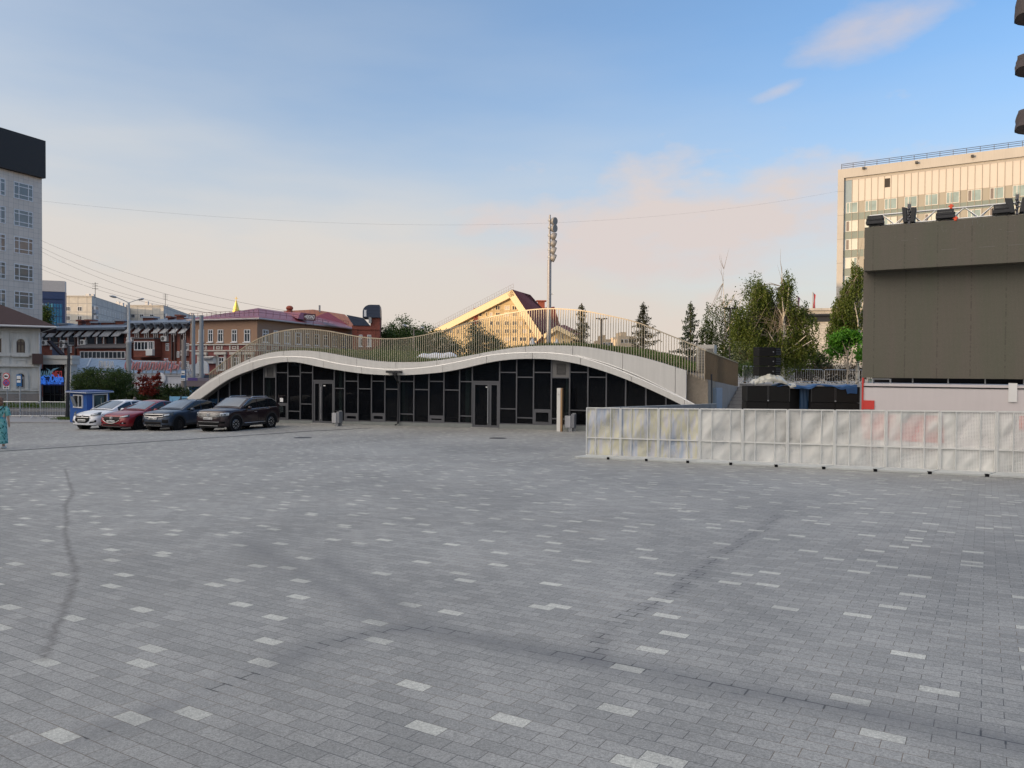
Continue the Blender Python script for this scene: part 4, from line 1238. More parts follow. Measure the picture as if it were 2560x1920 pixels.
for i, (x, y) in enumerate(((2378, 516), (2389, 546))):
    a, z = SC.px(x, y, TT+.3); m = MB(); SC.box(m, a-.04, a+.04, z-.09, z+.06, TT+.32, TT+.40); SC.box(m, a-.08, a+.08, z-.02, z+.02, TT+.33, TT+.39)
    tag(m.build('safety_tag', TAGR, bevel=.01), ('orange red safety tag standing above the pale celled lamp', 'orange red safety tag at the foot of the pale celled lamp')[i], 'tag')

# subwoofer blocks with tarpaulin, speaker stack, plastic sheet
BB = Wall((at(1862, 990, 29.5).x, 29.5), (1, -0.10))
GRILLE = M_('speaker_grille', (0.011, 0.0105, 0.010), 0.65, var=0.2, scale=2, spec=0.2)
def subs(x0, x1, ytop, label):
    a0_, a1_ = BB.sx(x0, 990), BB.sx(x1, 990); zt = BB.px((x0+x1)/2, ytop)[1]
    g = grd(*BB.P(a0_, 0).xy)
    t = thing('subwoofer_block', BB.P((a0_+a1_)/2, g), label, 'speaker block')
    mid = (a0_+a1_)/2
    zm = BB.px(1900, 1005)[1]
    for (u0, u1) in ((a0_, mid-.006), (mid+.006, a1_)):
        m = MB(); BB.box(m, u0, u1, zm+.006, zt, -0.9, 0); m.build('cabinet', GRILLE, t, bevel=.015)
        m = MB(); BB.box(m, u0, u1, g, zm-.006, -0.9, 0); m.build('cabinet', GRILLE, t, bevel=.015)
    m = MB()
    for q_ in (a0_+.02, mid-.02, mid+.02, a1_-.02): BB.box(m, q_-.012, q_+.012, zm+.02, zt-.02, .003, .012)
    m.build('edge_strip', M_('edge_metal', (0.05, 0.05, 0.05), 0.4, 0.4), t)
    m = MB(); BB.box(m, mid-.03, mid+.03, zm+.04, zm+.08, .012, .02); m.build('badge', GREY_METAL, t)
    return a0_, a1_, zt
sa = subs(1866, 1975, 965, 'left black double subwoofer block beside the stair')
sb = subs(2027, 2150, 967, 'right black double subwoofer block under the blue tarpaulin next to the screen')
def sheet(name, a0_, a1_, t0, t1, zf, mat, label, cat, hang, amp=0.05, n=50):
    m = MB(); rows = []
    for j in range(13):
        f = j/12; row = []
        for i in range(n+1):
            a = a0_+(a1_-a0_)*i/n
            nz = noise.noise(Vector((a*3.1, f*3.0, 4.2)))*amp + noise.noise(Vector((a*9, f*7, 1.2)))*amp*.5
            if f < 0.75: row.append(BB.P(a, zf(a, f)+nz+.03, t0+(t1-t0)*f/0.75))
            else:
                h = (f-.75)/.25
                row.append(BB.P(a, zf(a, .75)+.03+nz*(1-h) - h*hang(a), t1+.02+nz*.6*h))
        rows.append(row)
    m.grid(rows)
    return tag(m.build(name, mat, smooth='all'), label, cat)
BLUE_T = M_('blue_tarpaulin', (0.018, 0.075, 0.20), 0.45, var=0.25, scale=5)
sheet('tarpaulin', sa[1]-0.5, sb[1]-0.12, -0.95, 0.02, lambda a, f: BB.px(2000, 966)[1] + 0.035*math.sin(a*5), BLUE_T, 'crumpled blue tarpaulin spread over both black speaker blocks', 'tarpaulin', lambda a: 0.06+0.04*math.sin(a*3.7)+0.03*math.sin(a*11)+(0.22 if a > sb[1]-0.5 else 0), 0.07)
m = MB(); g0, g1 = BB.sx(2003, 990), BB.sx(2026, 990)
m.grid([[BB.P(g0+(g1-g0)*i/8, z, -0.25+.04*math.sin(i*2.1+z*3)) for i in range(9)] for z in np.linspace(-1.2, BB.px(2000, 968)[1], 8)])
tag(m.build('tarpaulin', M_('tarp_dark', (0.012, 0.045, 0.10), 0.5, var=0.2), smooth='all'), 'dark blue tarpaulin hanging in the gap between the two speaker blocks', 'tarpaulin')
m = MB(); BB.box(m, sa[1]+.05, sb[0]-.05, -1.2, sa[2]-.1, -0.9, -0.6)
tag(m.build('backdrop_cloth', BLACK), 'black cloth filling the gap between the two speaker blocks', 'cloth')
# plastic sheet heap
PLAST = M_('clear_plastic_sheet', (0.50, 0.49, 0.42), 0.3, var=0.2, scale=6)
p0, p1 = BB.sx(1886, 950), BB.sx(1990, 950)
def heap(a, f):
    u = (a-p0)/(p1-p0)
    e = max(0.0, math.sin(math.pi*min(1, max(0, (u+.02)/0.86))))**0.6 if u < .84 else 0.02
    return sa[2] + .40*e*(0.55+.45*math.sin(math.pi*min(1, f*1.2)))
sheet('plastic_sheet', p0, p1, -0.9, 0.03, heap, PLAST, 'pale crumpled plastic sheet heaped under the speaker stack', 'plastic sheet', lambda a: 0.06+0.3*max(0, heap(a, .75)-sa[2]), 0.13, 60)
# line array stack
SKW = Wall((at(1898, 930, 29.9).x, 29.9), (1, 0.12))
s0, s1 = SKW.sx(1898, 900), SKW.sx(1938, 900)
for i, (y0, y1, l) in enumerate(((868, 891, 'top black speaker box of the stack of three'), (892, 915, 'middle black speaker box of the stack of three'), (916, 940, 'bottom black speaker box of the stack of three on the plastic sheet'))):
    zt, zb = SKW.px(1918, y0)[1], SKW.px(1918, y1)[1]
    t = thing('line_array_speaker', SKW.P((s0+s1)/2, zb, -.3), l, 'speaker', 'stacked line array speakers')
    m = MB(); SKW.box(m, s0, s1, zb+.004, zt, -0.55, 0); 
    m.hexa([SKW.P(s1+.006, zb+.03, 0), SKW.P(s1+.30, zb+.05, -.14), SKW.P(s1+.30, zb+.05, -.5), SKW.P(s1+.006, zb+.03, -.55), SKW.P(s1+.006, zt-.02, 0), SKW.P(s1+.30, zt-.03, -.14), SKW.P(s1+.30, zt-.03, -.5), SKW.P(s1+.006, zt-.02, -.55)])
    m.build('cabinet', GRILLE, t, bevel=.012)
    m = MB(); SKW.box(m, s1-.10, s1-.06, zb+.16, zb+.20, .0, .012); m.build('badge', GREY_METAL, t)
    m = MB()
    for z in (.07, .16, .25): m.hexa([SKW.P(s1+.03, zb+z, -.018), SKW.P(s1+.28, zb+z, -.125), SKW.P(s1+.28, zb+z, -.10), SKW.P(s1+.03, zb+z, .008), SKW.P(s1+.03, zb+z+.05, -.018), SKW.P(s1+.28, zb+z+.05, -.125), SKW.P(s1+.28, zb+z+.05, -.10), SKW.P(s1+.03, zb+z+.05, .008)])
    m.build('rigging_rail', M_('rig_steel', (0.05, 0.052, 0.055), 0.4, 0.6), t)

# cloth-capped fixtures hanging at the right edge of the picture
HX = at(2585, 150, 16.0)
t = thing('light_tower', (HX.x, HX.y, grd(HX.x, HX.y)), 'lighting tower just past the right edge carrying drooping brown fabric covers', 'lighting tower')
m = MB(); 
for q_ in ((0, 0), (.3, 0), (.15, .26)):
    m.tube([(HX.x+.12+q_[0], HX.y+q_[1], grd(HX.x, HX.y)), (HX.x+.12+q_[0], HX.y+q_[1], at(2585, -60, 16).z)], .025, 6)
k = grd(HX.x, HX.y)
while k < at(2585, -60, 16).z-.5:
    m.tube([(HX.x+.12, HX.y, k), (HX.x+.42, HX.y, k+.3)], .012, 5, False); m.tube([(HX.x+.42, HX.y, k+.3), (HX.x+.27, HX.y+.26, k+.45)], .012, 5, False); k += .5
m.build('mast', GREY_METAL, t)
COV = M_('brown_cover', (0.075, 0.058, 0.055), 0.75, var=0.3, scale=14, bump=0.3)
for (yt, yb) in ((-30, 46), (134, 178), (272, 324)):
    c = at(2592, (yt+yb)/2, 16); zt = at(2580, yt, 16).z; zb = at(2580, yb, 16).z
    m = MB(); n = 22; rows = []
    rx = (at(2590, 100, 16).x-at(2537, 100, 16).x)
    for j in range(7):
        f = j/6; row = []
        for i in range(n+1):
            a = 2*math.pi*i/n
            rad = rx*(0.80+.18*f+.05*math.sin(5*a+3*f)+.05*noise.noise(Vector((math.cos(a)*2, math.sin(a)*2, f*4+yt))))
            row.append((c.x+rad*math.cos(a)+0.02, c.y+rad*math.sin(a)*.8, zt+(zb-zt)*f+.035*math.cos(a-.3)*rx/.5*(f*2.2-.6)*-1))
        rows.append(row)
    m.grid(rows); m.grid([rows[0], [(c.x, c.y, zt+.03)]*(n+1)])
    m.grid([[tuple(Vector(q_)*0.96+Vector((c.x, c.y, zt*.3+zb*.7))*.04) for q_ in rows[6]], [(c.x, c.y, zb+.1)]*(n+1)])
    m.build('fabric_cover', COV, t, smooth='all')
# ------------------------------------------------------------------ slab block at the right (tall office building)
RT = Wall((at(2092, 700, 140).x, 140), (0.84, -0.54))
zr = lambda y, x=2092: RT.px(x, y)[1]
ROOF_Z = RT.px(2092, 426)[1]
t = thing('office_building', RT.P(16, FAR_Z, -8), 'tall office block with pale top storey and green spandrels rising behind the stage screen', 'building')
RCONC = M_('block_concrete', (0.40, 0.375, 0.335), 0.8, var=0.12, scale=0.25, streak=0.1)
m = MB(); RT.box(m, 0.0, 1.05, FAR_Z, ROOF_Z, -14, 0.35)
RT.box(m, 1.05, 46, ROOF_Z-1.6, ROOF_Z, -14, 0.35); RT.box(m, 1.05, 46, FAR_Z, ROOF_Z-1.6, -14, -0.35)
RT.box(m, 1.07, 46, ROOF_Z-2.05, ROOF_Z-1.6, -1, 0.0)
m.build('wall', RCONC, t)
m = MB()
for k in range(9): RT.box(m, -0.01, 1.06, ROOF_Z-4-k*4.3, ROOF_Z-3.94-k*4.3, -0.5, 0.36)
m.build('panel_joint', M_('joint_grey', (0.24, 0.235, 0.22), 0.8), t)
FH = 3.3; TOPB = ROOF_Z-2.06
WHT = M_('white_top_panel', (0.50, 0.455, 0.40), 0.5, var=0.05, scale=0.4)
BEI = M_('beige_panel', (0.29, 0.27, 0.22), 0.55, var=0.07, scale=0.3)
SPN = M_('green_spandrel', (0.165, 0.20, 0.175), 0.35, var=0.12, scale=0.5)
GLS = M_('side_strip_glass', (0.22, 0.28, 0.31), 0.2, var=0.1)
RWG = M_glass('office_glass', (0.22, 0.29, 0.28), 0.1, 0.6)
RWB = M_('roller_blind', (0.50, 0.53, 0.47), 0.6, var=0.12, scale=0.5)
pit = 1.05
a_s = 2.35
m = MB(); RT.box(m, a_s, 46, TOPB-3.9, TOPB, -0.34, -0.02)
m.build('top_panel', WHT, t)
m = MB(); RT.box(m, 1.05, a_s-.05, FAR_Z, TOPB, -0.34, -0.06); m.build('corner_glazing', GLS, t)
bt = TOPB-3.9
m = MB(); RT.box(m, a_s, 46, FAR_Z, bt, -0.34, -0.05); m.build('panel', BEI, t)
m = MB()
k = 0
fz = bt-2.05
while fz > -3:
    RT.box(m, 1.1, 46, fz-1.25, fz, -0.3, -0.035); fz -= FH
m.build('spandrel', SPN, t)
m = MB()
a = a_s
while a < 46:
    RT.box(m, a-.035, a+.035, 0, TOPB, -0.04, 0.05); a += pit
m.build('fin', M_('fin_bronze', (0.30, 0.265, 0.21), 0.5, 0.2), t)
a = RT.sx(2212, 444); m = MB(); RT.box(m, a, a+0.85, TOPB-2.0, TOPB-0.45, -0.03, 0.0); m.build('roof_hatch', M_('black_opening', (0.03, 0.025, 0.02), 0.8), t)
rest = MB(); rw = random.Random(5)
for row in range(12):
    z1 = bt - row*FH - 0.1; z0 = z1 - 1.9
    if z0 < 0: break
    for c in range(13):
        b0 = a_s + c*3*pit - (0 if row % 2 == 0 else 0.0) + (0.1 if c else -0.95) + (pit if c else 0)*0.05
        b0 = a_s + (c*3-1)*pit + 0.06 if c else a_s-0.95
        b1 = b0 + 2*pit - 0.12
        if b1 > 45.5: continue
        seen = row < 4 and b0 < 34 or c < 2
        nar = rw.random() < .5 if row > 0 else True
        mv = 0.30 if nar else 0.72
        if seen:
            m = MB(); RT.frame(m, b0, b1, z0, z1, 0.09, -0.045, 0.03); RT.box(m, b0+(b1-b0)*mv-.05, b0+(b1-b0)*mv+.05, z0+.09, z1-.09, -0.045, 0.03)
            o = m.build('window', M_('window_frame_white', (0.58, 0.56, 0.51), 0.5), t)
            g = MB(); s0, s1 = (b0+.08, b0+(b1-b0)*mv-.04), (b0+(b1-b0)*mv+.04, b1-.08)
            bigp, sml = (s1, s0) if nar else (s0, s1)
            RT.box(g, bigp[0], bigp[1], z0+.08, z1-.08, -0.045, 0.0)
            g.build('pane', RWB if (row > 0 and rw.random() < .65) else RWG, o)
            g = MB(); RT.box(g, sml[0], sml[1], z0+.08, z1-.08, -0.045, 0.0); g.build('vent_sash', M_('vent_sash_brown', (0.15, 0.125, 0.11), 0.5) if rw.random() < .6 else RWG, o)
        else:
            RT.box(rest, b0, b1, z0, z1, -0.05, 0.0)
o = rest.build('window', RWG, t); o['kind'] = 'stuff'
m = MB()
for z in (.35, .7, 1.0): m.tube([RT.P(.5, ROOF_Z+z, -.1), RT.P(46, ROOF_Z+z, -.1)], .045, 4)
for k in range(24): m.tube([RT.P(.5+k*1.95, ROOF_Z, -.1), RT.P(.5+k*1.95, ROOF_Z+1.0, -.1)], .045, 4)
m.build('roof_railing', M_('roof_rail_iron', (0.05, 0.045, 0.045), 0.6), t)
m = MB()
for x, y in ((2162, 421), (2294, 407), (2433, 391)):
    a, z = RT.px(x, y); RT.box(m, a-.3, a+.1, z-.25, z+.1, 0.3, 0.9)
m.build('floodlight', DARK_METAL, t)

# ------------------------------------------------------------------ small stone fronted hall with flags between the birches
SH = Wall((at(1995, 850, 112).x, 112), (0.97, -0.24))
t = thing('stone_hall', SH.P(8, FAR_Z, -5), 'low stone faced hall with sunlit top glimpsed between the birches', 'building')
STO = M_brick('ashlar_stone', tuple(SH.D)[:2], (0.40, 0.37, 0.33), (0.50, 0.47, 0.41), (0.25, 0.24, 0.22), 0.9, 0.38, 0.02)
zt = SH.px(2040, 776)[1]; zm = SH.px(2040, 812)[1]
m = MB(); SH.box(m, -2, 9.5, FAR_Z, zm-0.01, -9, 0); m.build('wall', STO, t)
m = MB(); SH.box(m, -2, 8.6, zm, zt, -8, -0.6); SH.box(m, -2.2, 8.8, zt+.004, zt+.35, -8.2, -.4); m.build('attic', STO, t)
m = MB(); a, z = SH.px(2060, 795); SH.box(m, a-2.2, a+2.2, z-.5, z+.35, -.6, -.5); SH.box(m, a-2.6, a+2.6, z+.352, z+.6, -.6, .2); m.build('window', DARK_METAL, t)
for i, (px, y0, y1, l) in enumerate(((1992.5, 738, 776, 'flag on a pole left of the other, above the stone hall, half behind the birch'), (2032, 730, 776, 'red and white flag hanging on a bare pole above the stone hall'))):
    p = at(px, y0, 114); b = Vector((p.x, p.y, zt))
    t = thing('flagpole', b, l, 'flagpole', 'flagpoles on the stone hall')
    m = MB(); m.tube([b, p], .07, 6); m.build('pole', GREY_METAL, t)
    m = MB(); rows = []
    for j in range(6):
        f = j/5; rows.append([(p.x+.1+u*.40*(1-.35*f)+.1*math.sin(f*5+u*4), p.y+.15*math.sin(u*6+f*3), p.z-.1-f*3.2-u*.5) for u in (0, .33, .66, 1)])
    m.grid(rows)
    m.build('flag', M_('flag_red', (0.36, 0.07, 0.08), 0.7, var=.5, scale=.8) if i else M_('flag_dark', (0.09, 0.045, 0.09), .7, var=.4), t)

# ------------------------------------------------------------------ yellow gabled block, lit by the sun
GD = 150.0
GB = Wall((at(1284, 800, GD).x, GD), (0.92, -0.39))
def gp(x, y): return GB.px(x, y)
YEL = M_brick('ochre_stone', tuple(GB.D)[:2], (0.42, 0.30, 0.15), (0.62, 0.48, 0.26), (0.42, 0.32, 0.18), 9.0, 1.05, 0.0, 0.8)
TRIM = M_('gable_trim', (0.74, 0.58, 0.34), 0.6, var=0.05)
RROOF = M_stripes('dark_red_roof', (0.0, 1.0, 0.0), (0.15, 0.035, 0.035), (0.10, 0.025, 0.025), 0.9, 0.12, 0.85)
t = thing('gabled_building', GB.P(0, FAR_Z, -8), 'large ochre striped building with a steep asymmetric gable and dark red roof', 'building')
apex = gp(1284, 729); Lb = gp(1062, 842); Rb = gp(1368, 853)
m = MB(); GB.poly(m, [(Lb[0], FAR_Z), (Rb[0]+6, FAR_Z), (Rb[0]+6, Rb[1]-6), Rb, apex, Lb], -0.5, 0.0); m.build('wall', YEL, t)
# raking trims
m = MB()
def rake(p, q, w_): 
    d = Vector((q[0]-p[0], q[1]-p[1])); n_ = Vector((-d.y, d.x)).normalized()*w_
    if n_.y > 0: n_ = -n_
    GB.poly(m, [p, q, (q[0]+n_.x, q[1]+n_.y), (p[0]+n_.x, p[1]+n_.y)], 0.01, 0.7)
rake((Lb[0], Lb[1]+.3), (apex[0], apex[1]+.3), 1.2)
rake((apex[0], apex[1]+.3), (Rb[0]+2.2, Rb[1]-3.0), 1.3)
m.build('gable_trim', TRIM, t)
# roof: the right slope shows, running back; ridge steps down behind
rdir = Vector((0.28, 0.96, 0)).normalized()
A = GB.P(apex[0], apex[1]+.35, .7); B = GB.P(Rb[0]+2.2, Rb[1]-3.0+.2, .7); Lq = GB.P(Lb[0], Lb[1]+.35, .7)
# end of the visible slope
E1 = at(1326, 737, 158); E2 = at(1404, 826, 157)
m = MB()
m.grid([[A, A.lerp(E1, .5), E1], [A.lerp(B, .5), A.lerp(B, .5).lerp(E1.lerp(E2, .5), .5), E1.lerp(E2, .5)], [B, B.lerp(E2, .5), E2]])
m.grid([[A, E1], [Lq, Lq+(E1-A)]])
B3 = Vector((E2.x, E2.y, FAR_Z))
m.add([A, E1, E2, B], [(0, 1, 2, 3)])
m.build('roof', RROOF, t)
m = MB(); m.add([E1, E2, Vector((E2.x, E2.y, FAR_Z)), Vector((E1.x, E1.y, FAR_Z))], [(0, 1, 2, 3)]); m.build('rear_wall', YEL, t)
# second roof block and chimney behind
m = MB(); q = [at(1336, 772, 166), at(1386, 766.5, 166), at(1402, 819, 166), at(1336, 819, 166)]
m.prism(q, (0.5, 8, 0)); m.build('rear_roof', RROOF, t)
BRR = M_('chimney_brick', (0.32, 0.085, 0.05), 0.85, var=.2, scale=1.5)
m = MB(); p = at(1353, 766, 168); q = at(1353, 754, 168)
m.box(p.x-.75, p.x+.75, p.y-.7, p.y+.7, p.z-2, q.z); m.box(p.x-1.1, p.x+1.1, p.y-1, p.y+1, q.z+.003, q.z+.22)
m.build('chimney', BRR, t)
m = MB(); p = at(1190, 778, 153); m.box(p.x-.45, p.x+.45, p.y, p.y+1, p.z-2.5, p.z+.6); m.build('chimney', BRR, t)
# dormers and skylights on the slope
m = MB()
for u, v_, s_ in ((.55, .30, 1), (.62, .30, 1), (.55, .42, 1), (.64, .44, 1), (.2, .15, 1)):
    def S_(u, v): return A.lerp(E1, u).lerp(B.lerp(E2, u), v) + Vector((.06, -.06, .08))
    m.add([S_(u, v_), S_(u+.05, v_), S_(u+.05, v_+.06), S_(u, v_+.06)], [(0, 1, 2, 3)])
for u, v_ in ((.25, .85), (.38, .85), (.62, .83), (.72, .83)):
    m.add([S_(u, v_), S_(u+.05, v_), S_(u+.05, v_+.05), S_(u, v_+.05)], [(0, 1, 2, 3)])
m.build('skylight', M_('skylight_pale', (0.55, 0.56, 0.58), .2), t)
# windows of the gable
rows_ = [(770, [(1229, 1234), (1238, 1251), (1261, 1275), (1280, 1293)], 12), (786, [(1184, 1190), (1197, 1206), (1214, 1219), (1224, 1232), (1239, 1251), (1261, 1274), (1280, 1293), (1298, 1310)], 12),
         (808, [(1144, 1152), (1158, 1168), (1197, 1206), (1224, 1232), (1239, 1251), (1261, 1274), (1280, 1293), (1298, 1308), (1312, 1317), (1322, 1326)], 12),
         (828, [(1117, 1131), (1140, 1150), (1239, 1251), (1261, 1274), (1280, 1293), (1298, 1302), (1306, 1317), (1322, 1335)], 12), (848, [(1100, 1112), (1261, 1275), (1280, 1293), (1298, 1317), (1322, 1345)], 12)]
YG = M_glass('gable_glass', (0.07, 0.065, 0.06), .06, .9); YB = M_('gable_blind', (0.50, 0.44, 0.36), .6, var=.15)
for yc, xs_, h_ in rows_:
    for x0, x1 in xs_:
        a0, z = gp(x0, yc); a1, _ = gp(x1, yc); hh = h_/FPX*GD/2
        GB.window(t, a0, a1, z-hh, z+hh, TRIM, YB if rw.random() < .35 else YG, 0.11, (0.5,) if x1-x0 > 9 else ())
m = MB()
for k in range(14):
    z = gp(1284, 765+k*8.0)[1]
# snow guard rail along the left verge
p0 = Vector((Lb[0], Lb[1])); p1 = Vector((apex[0], apex[1]))
m = MB()
for k in range(40):
    f = k/39; q = p0.lerp(p1, f); GB.box(m, q.x-.02, q.x+.02, q.y+.3, q.y+1.4, .1, .14)
m.tube([GB.P(p0.x, p0.y+1.5, .13), GB.P(p1.x, p1.y+1.5, .13)], .022, 4); m.tube([GB.P(p0.x, p0.y+.9, .13), GB.P(p1.x, p1.y+.9, .13)], .02, 4)
m.build('roof_railing', M_('verge_rail', (.30, .28, .26), .6), t)
# lower gable at its right
G2 = Wall((at(1396, 840, 141).x, 141), (0.92, -0.39))
t = thing('gabled_building', G2.P(0, FAR_Z), 'small ochre gable with a low dark red roof right of the big gable', 'building')
a2 = G2.px(1396, 824); l2 = G2.px(1362, 846); r2 = G2.px(1450, 852)
m = MB(); G2.poly(m, [(l2[0], FAR_Z), (r2[0], FAR_Z), r2, a2, l2], -.4, 0); m.build('wall', YEL, t)
m = MB()
for p, q in ((l2, a2), (a2, r2)):
    m.hexa([G2.P(p[0], p[1]-.1, .05), G2.P(q[0], q[1]-.1, .05), G2.P(q[0], q[1]-.1, .8), G2.P(p[0], p[1]-.1, .8), G2.P(p[0], p[1]+.7, .05), G2.P(q[0], q[1]+.7, .05), G2.P(q[0], q[1]+.7, .8), G2.P(p[0], p[1]+.7, .8)])
m.build('gable_trim', TRIM, t)
e = at(1412, 812, 150)
m = MB(); a_ = G2.P(a2[0], a2[1]+.7, .5); r_ = G2.P(r2[0], r2[1]+.7, .5)
m.add([a_, e, at(1472, 842, 148), r_], [(0, 1, 2, 3)]); m.add([a_, e, e+Vector((-8, 0, -6)), G2.P(l2[0], l2[1]+.7, .5)], [(0, 1, 2, 3)]); m.build('roof', RROOF, t)
for x0, x1, y in ((1403, 1409, 841), (1390, 1396, 855), (1405, 1411, 858), (1425, 1432, 858)):
    a0, z = G2.px(x0, y); a1, _ = G2.px(x1, y); G2.window(t, a0, a1, z-.55, z+.55, TRIM, YG, .1, ())
# distant pale blocks right of it, and the low red roofs
for i, (x0, x1, y0, d, col, l) in enumerate(((1506, 1528, 848, 165, (0.46, 0.36, 0.24), 'low sunlit beige block far behind the roof railing, left one'), (1548, 1590, 840, 175, (0.55, 0.44, 0.31), 'sunlit pale flat roofed block far behind the roof railing'))):
    Bk = Wall((at(x0, 850, d).x, d), (1, 0.05)); t = thing('flat_roofed_block', Bk.P(0, FAR_Z), l, 'building')
    w_ = Bk.sx(x1, 850); zt = Bk.px(x0, y0)[1]
    m = MB(); Bk.box(m, 0, w_, FAR_Z, zt, -12, 0); Bk.box(m, w_*.2, w_*.55, zt+.003, zt+1, -8, -2); m.build('wall', M_('far_block_%d' % i, col, .8, var=.1), t)
    for r_i in range(3):
        for c in range(4):
            Bk.window(t, w_*(.08+.23*c), w_*(.08+.23*c)+.8, zt-1.6-r_i*1.7, zt-.7-r_i*1.7, WHITE_FRAME, GLASS, .06, ())

# ------------------------------------------------------------------ tiled tower at the left edge
LT0 = at(106, 800, 95); 
LT = Wall((LT0.x, LT0.y), (-0.363, -0.932), toward=(0, 0))
t = thing('office_tower', LT.P(10, FAR_Z, -8), 'grey tiled office tower with white grid windows and a black roof box', 'building')
def tower_tile():
    m, nt, b, out = newmat('tower_tile'); q = NT(nt)
    p = q.pos(); u = q.dot(p, tuple(LT.D)); z = q.dot(p, (0, 0, 1))
    tb = q.n('ShaderNodeTexBrick'); q.l(q.comb(u, z, 0), tb.inputs['Vector']); tb.offset = 0
    tb.inputs['Scale'].default_value = 1; tb.inputs['Brick Width'].default_value = 0.62; tb.inputs['Row Height'].default_value = .62; tb.inputs['Mortar Size'].default_value = .012
    for k, c in (('Color1', (0.60, 0.54, 0.475)), ('Color2', (0.66, 0.595, 0.525)), ('Mortar', (0.31, 0.29, 0.27))): tb.inputs[k].default_value = (*c, 1)
    f = q.m('MULTIPLY_ADD', q.noise(q.scale(p, (1, 1, .25)), .8, 4), .3, .85)
    q.l(q.mix(1.0, tb.outputs['Color'], q.comb(f, f, f), 'MULTIPLY'), b.inputs['Base Color']); b.inputs['Roughness'].default_value = .45
    return m
TT_ = tower_tile()
z_eave = LT.px(104, 447)[1]; z_top = LT.px(116, 350, 1.0)[1]
TLEN = 26
m = MB(); LT.box(m, 0, TLEN, FAR_Z, z_eave+.02, -18, 0); m.build('wall', TT_, t)
BOX = M_('black_roof_sheet', (0.012, 0.011, 0.012), .6, var=.15)
m = MB(); LT.box(m, -0.1, TLEN, z_eave+.03, z_top, -18, 0.55); m.build('roof_box', BOX, t)
fh = (LT.px(80, 453)[1]-LT.px(80, 520)[1])
wt0 = LT.px(57, 458)[1]; wb0 = LT.px(57, 500)[1]
TG = M_glass('tower_glass', (0.09, 0.115, 0.135), .03, 1.0)
w0a, w1a = LT.sx(82, 480), LT.sx(33.5, 470)
pitch = LT.sx(13, 460) - LT.sx(82, 480)
for r_ in range(8):
    for c in range(3):
        a0 = w0a + c*pitch
        a0_, a1_ = a0, a0+(w1a-w0a)
        z1 = wt0-r_*fh; z0 = wb0-r_*fh
        if z0 < 1: continue
        m = MB(); LT.frame(m, a0_, a1_, z0, z1, .10, -.02, .05)
        for q_ in (.24, .73): LT.box(m, a0_+(a1_-a0_)*q_-.045, a0_+(a1_-a0_)*q_+.045, z0+.1, z1-.1, -.02, .045)
        for q_ in (.27, .76): LT.box(m, a0_+.1, a1_-.1, z0+(z1-z0)*q_-.045, z0+(z1-z0)*q_+.045, -.02, .04)
        o = m.build('window', WHITE_FRAME, t)
        g = MB(); LT.box(g, a0_+.05, a1_-.05, z0+.05, z1-.05, -.015, .012); g.build('pane', TG, o)
# ------------------------------------------------------------------ blue glass block behind it
BG = Wall((at(100, 760, 135).x, 135), (0.93, 0.37)); 
BG.O = Vector((at(96, 760, 135).x, 135, 0))
t = thing('glass_building', BG.P(4, FAR_Z, -5), 'blue mirror glass building with a grey parapet beside the tiled tower', 'building')
e1 = BG.sx(162.5, 760); zt = BG.px(162, 703)[1]
m = MB(); BG.box(m, 0, e1, zt-1.9, zt, -1.5, 0.08); m.build('parapet', M_('parapet_grey', (0.42, 0.43, 0.45), .5), t)
m = MB(); BG.box(m, 0, e1, FAR_Z, zt-1.92, -1.5, 0); m.build('glazing', M_glass('blue_glass', (0.03, 0.19, 0.36), .05, 1.0), t)
DB = M_('navy_band', (0.010, 0.040, 0.130), .4)
m = MB()
BG.box(m, 0, e1, zt-3.4, zt-1.93, .0, .04); BG.box(m, 0, e1, BG.px(162, 760)[1], BG.px(162, 748)[1], 0, .04)
BG.box(m, e1-.35, e1+.02, FAR_Z, zt-1.93, -1.52, .05)
for k in range(9): BG.box(m, e1*k/9-.04, e1*k/9+.04, FAR_Z, zt-3.4, .0, .05)
for k in range(9): BG.box(m, 0, e1, zt-4.8-k*1.5, zt-4.72-k*1.5, 0, .05)
m.build('glazing_bar', DB, t)
m = MB(); rr = random.Random(2)
for k in range(5): 
    c = rr.randint(0, 7); j = rr.randint(0, 1); BG.box(m, e1*c/9+.1, e1*(c+1)/9-.1, zt-4.7-j*1.5, zt-3.6-j*1.5, .0, .03)
m.build('pale_pane', M_glass('blue_glass_pale', (0.12, 0.36, 0.45), .05, 1.0), t)  # a few scattered panes in a paler blue glass colour
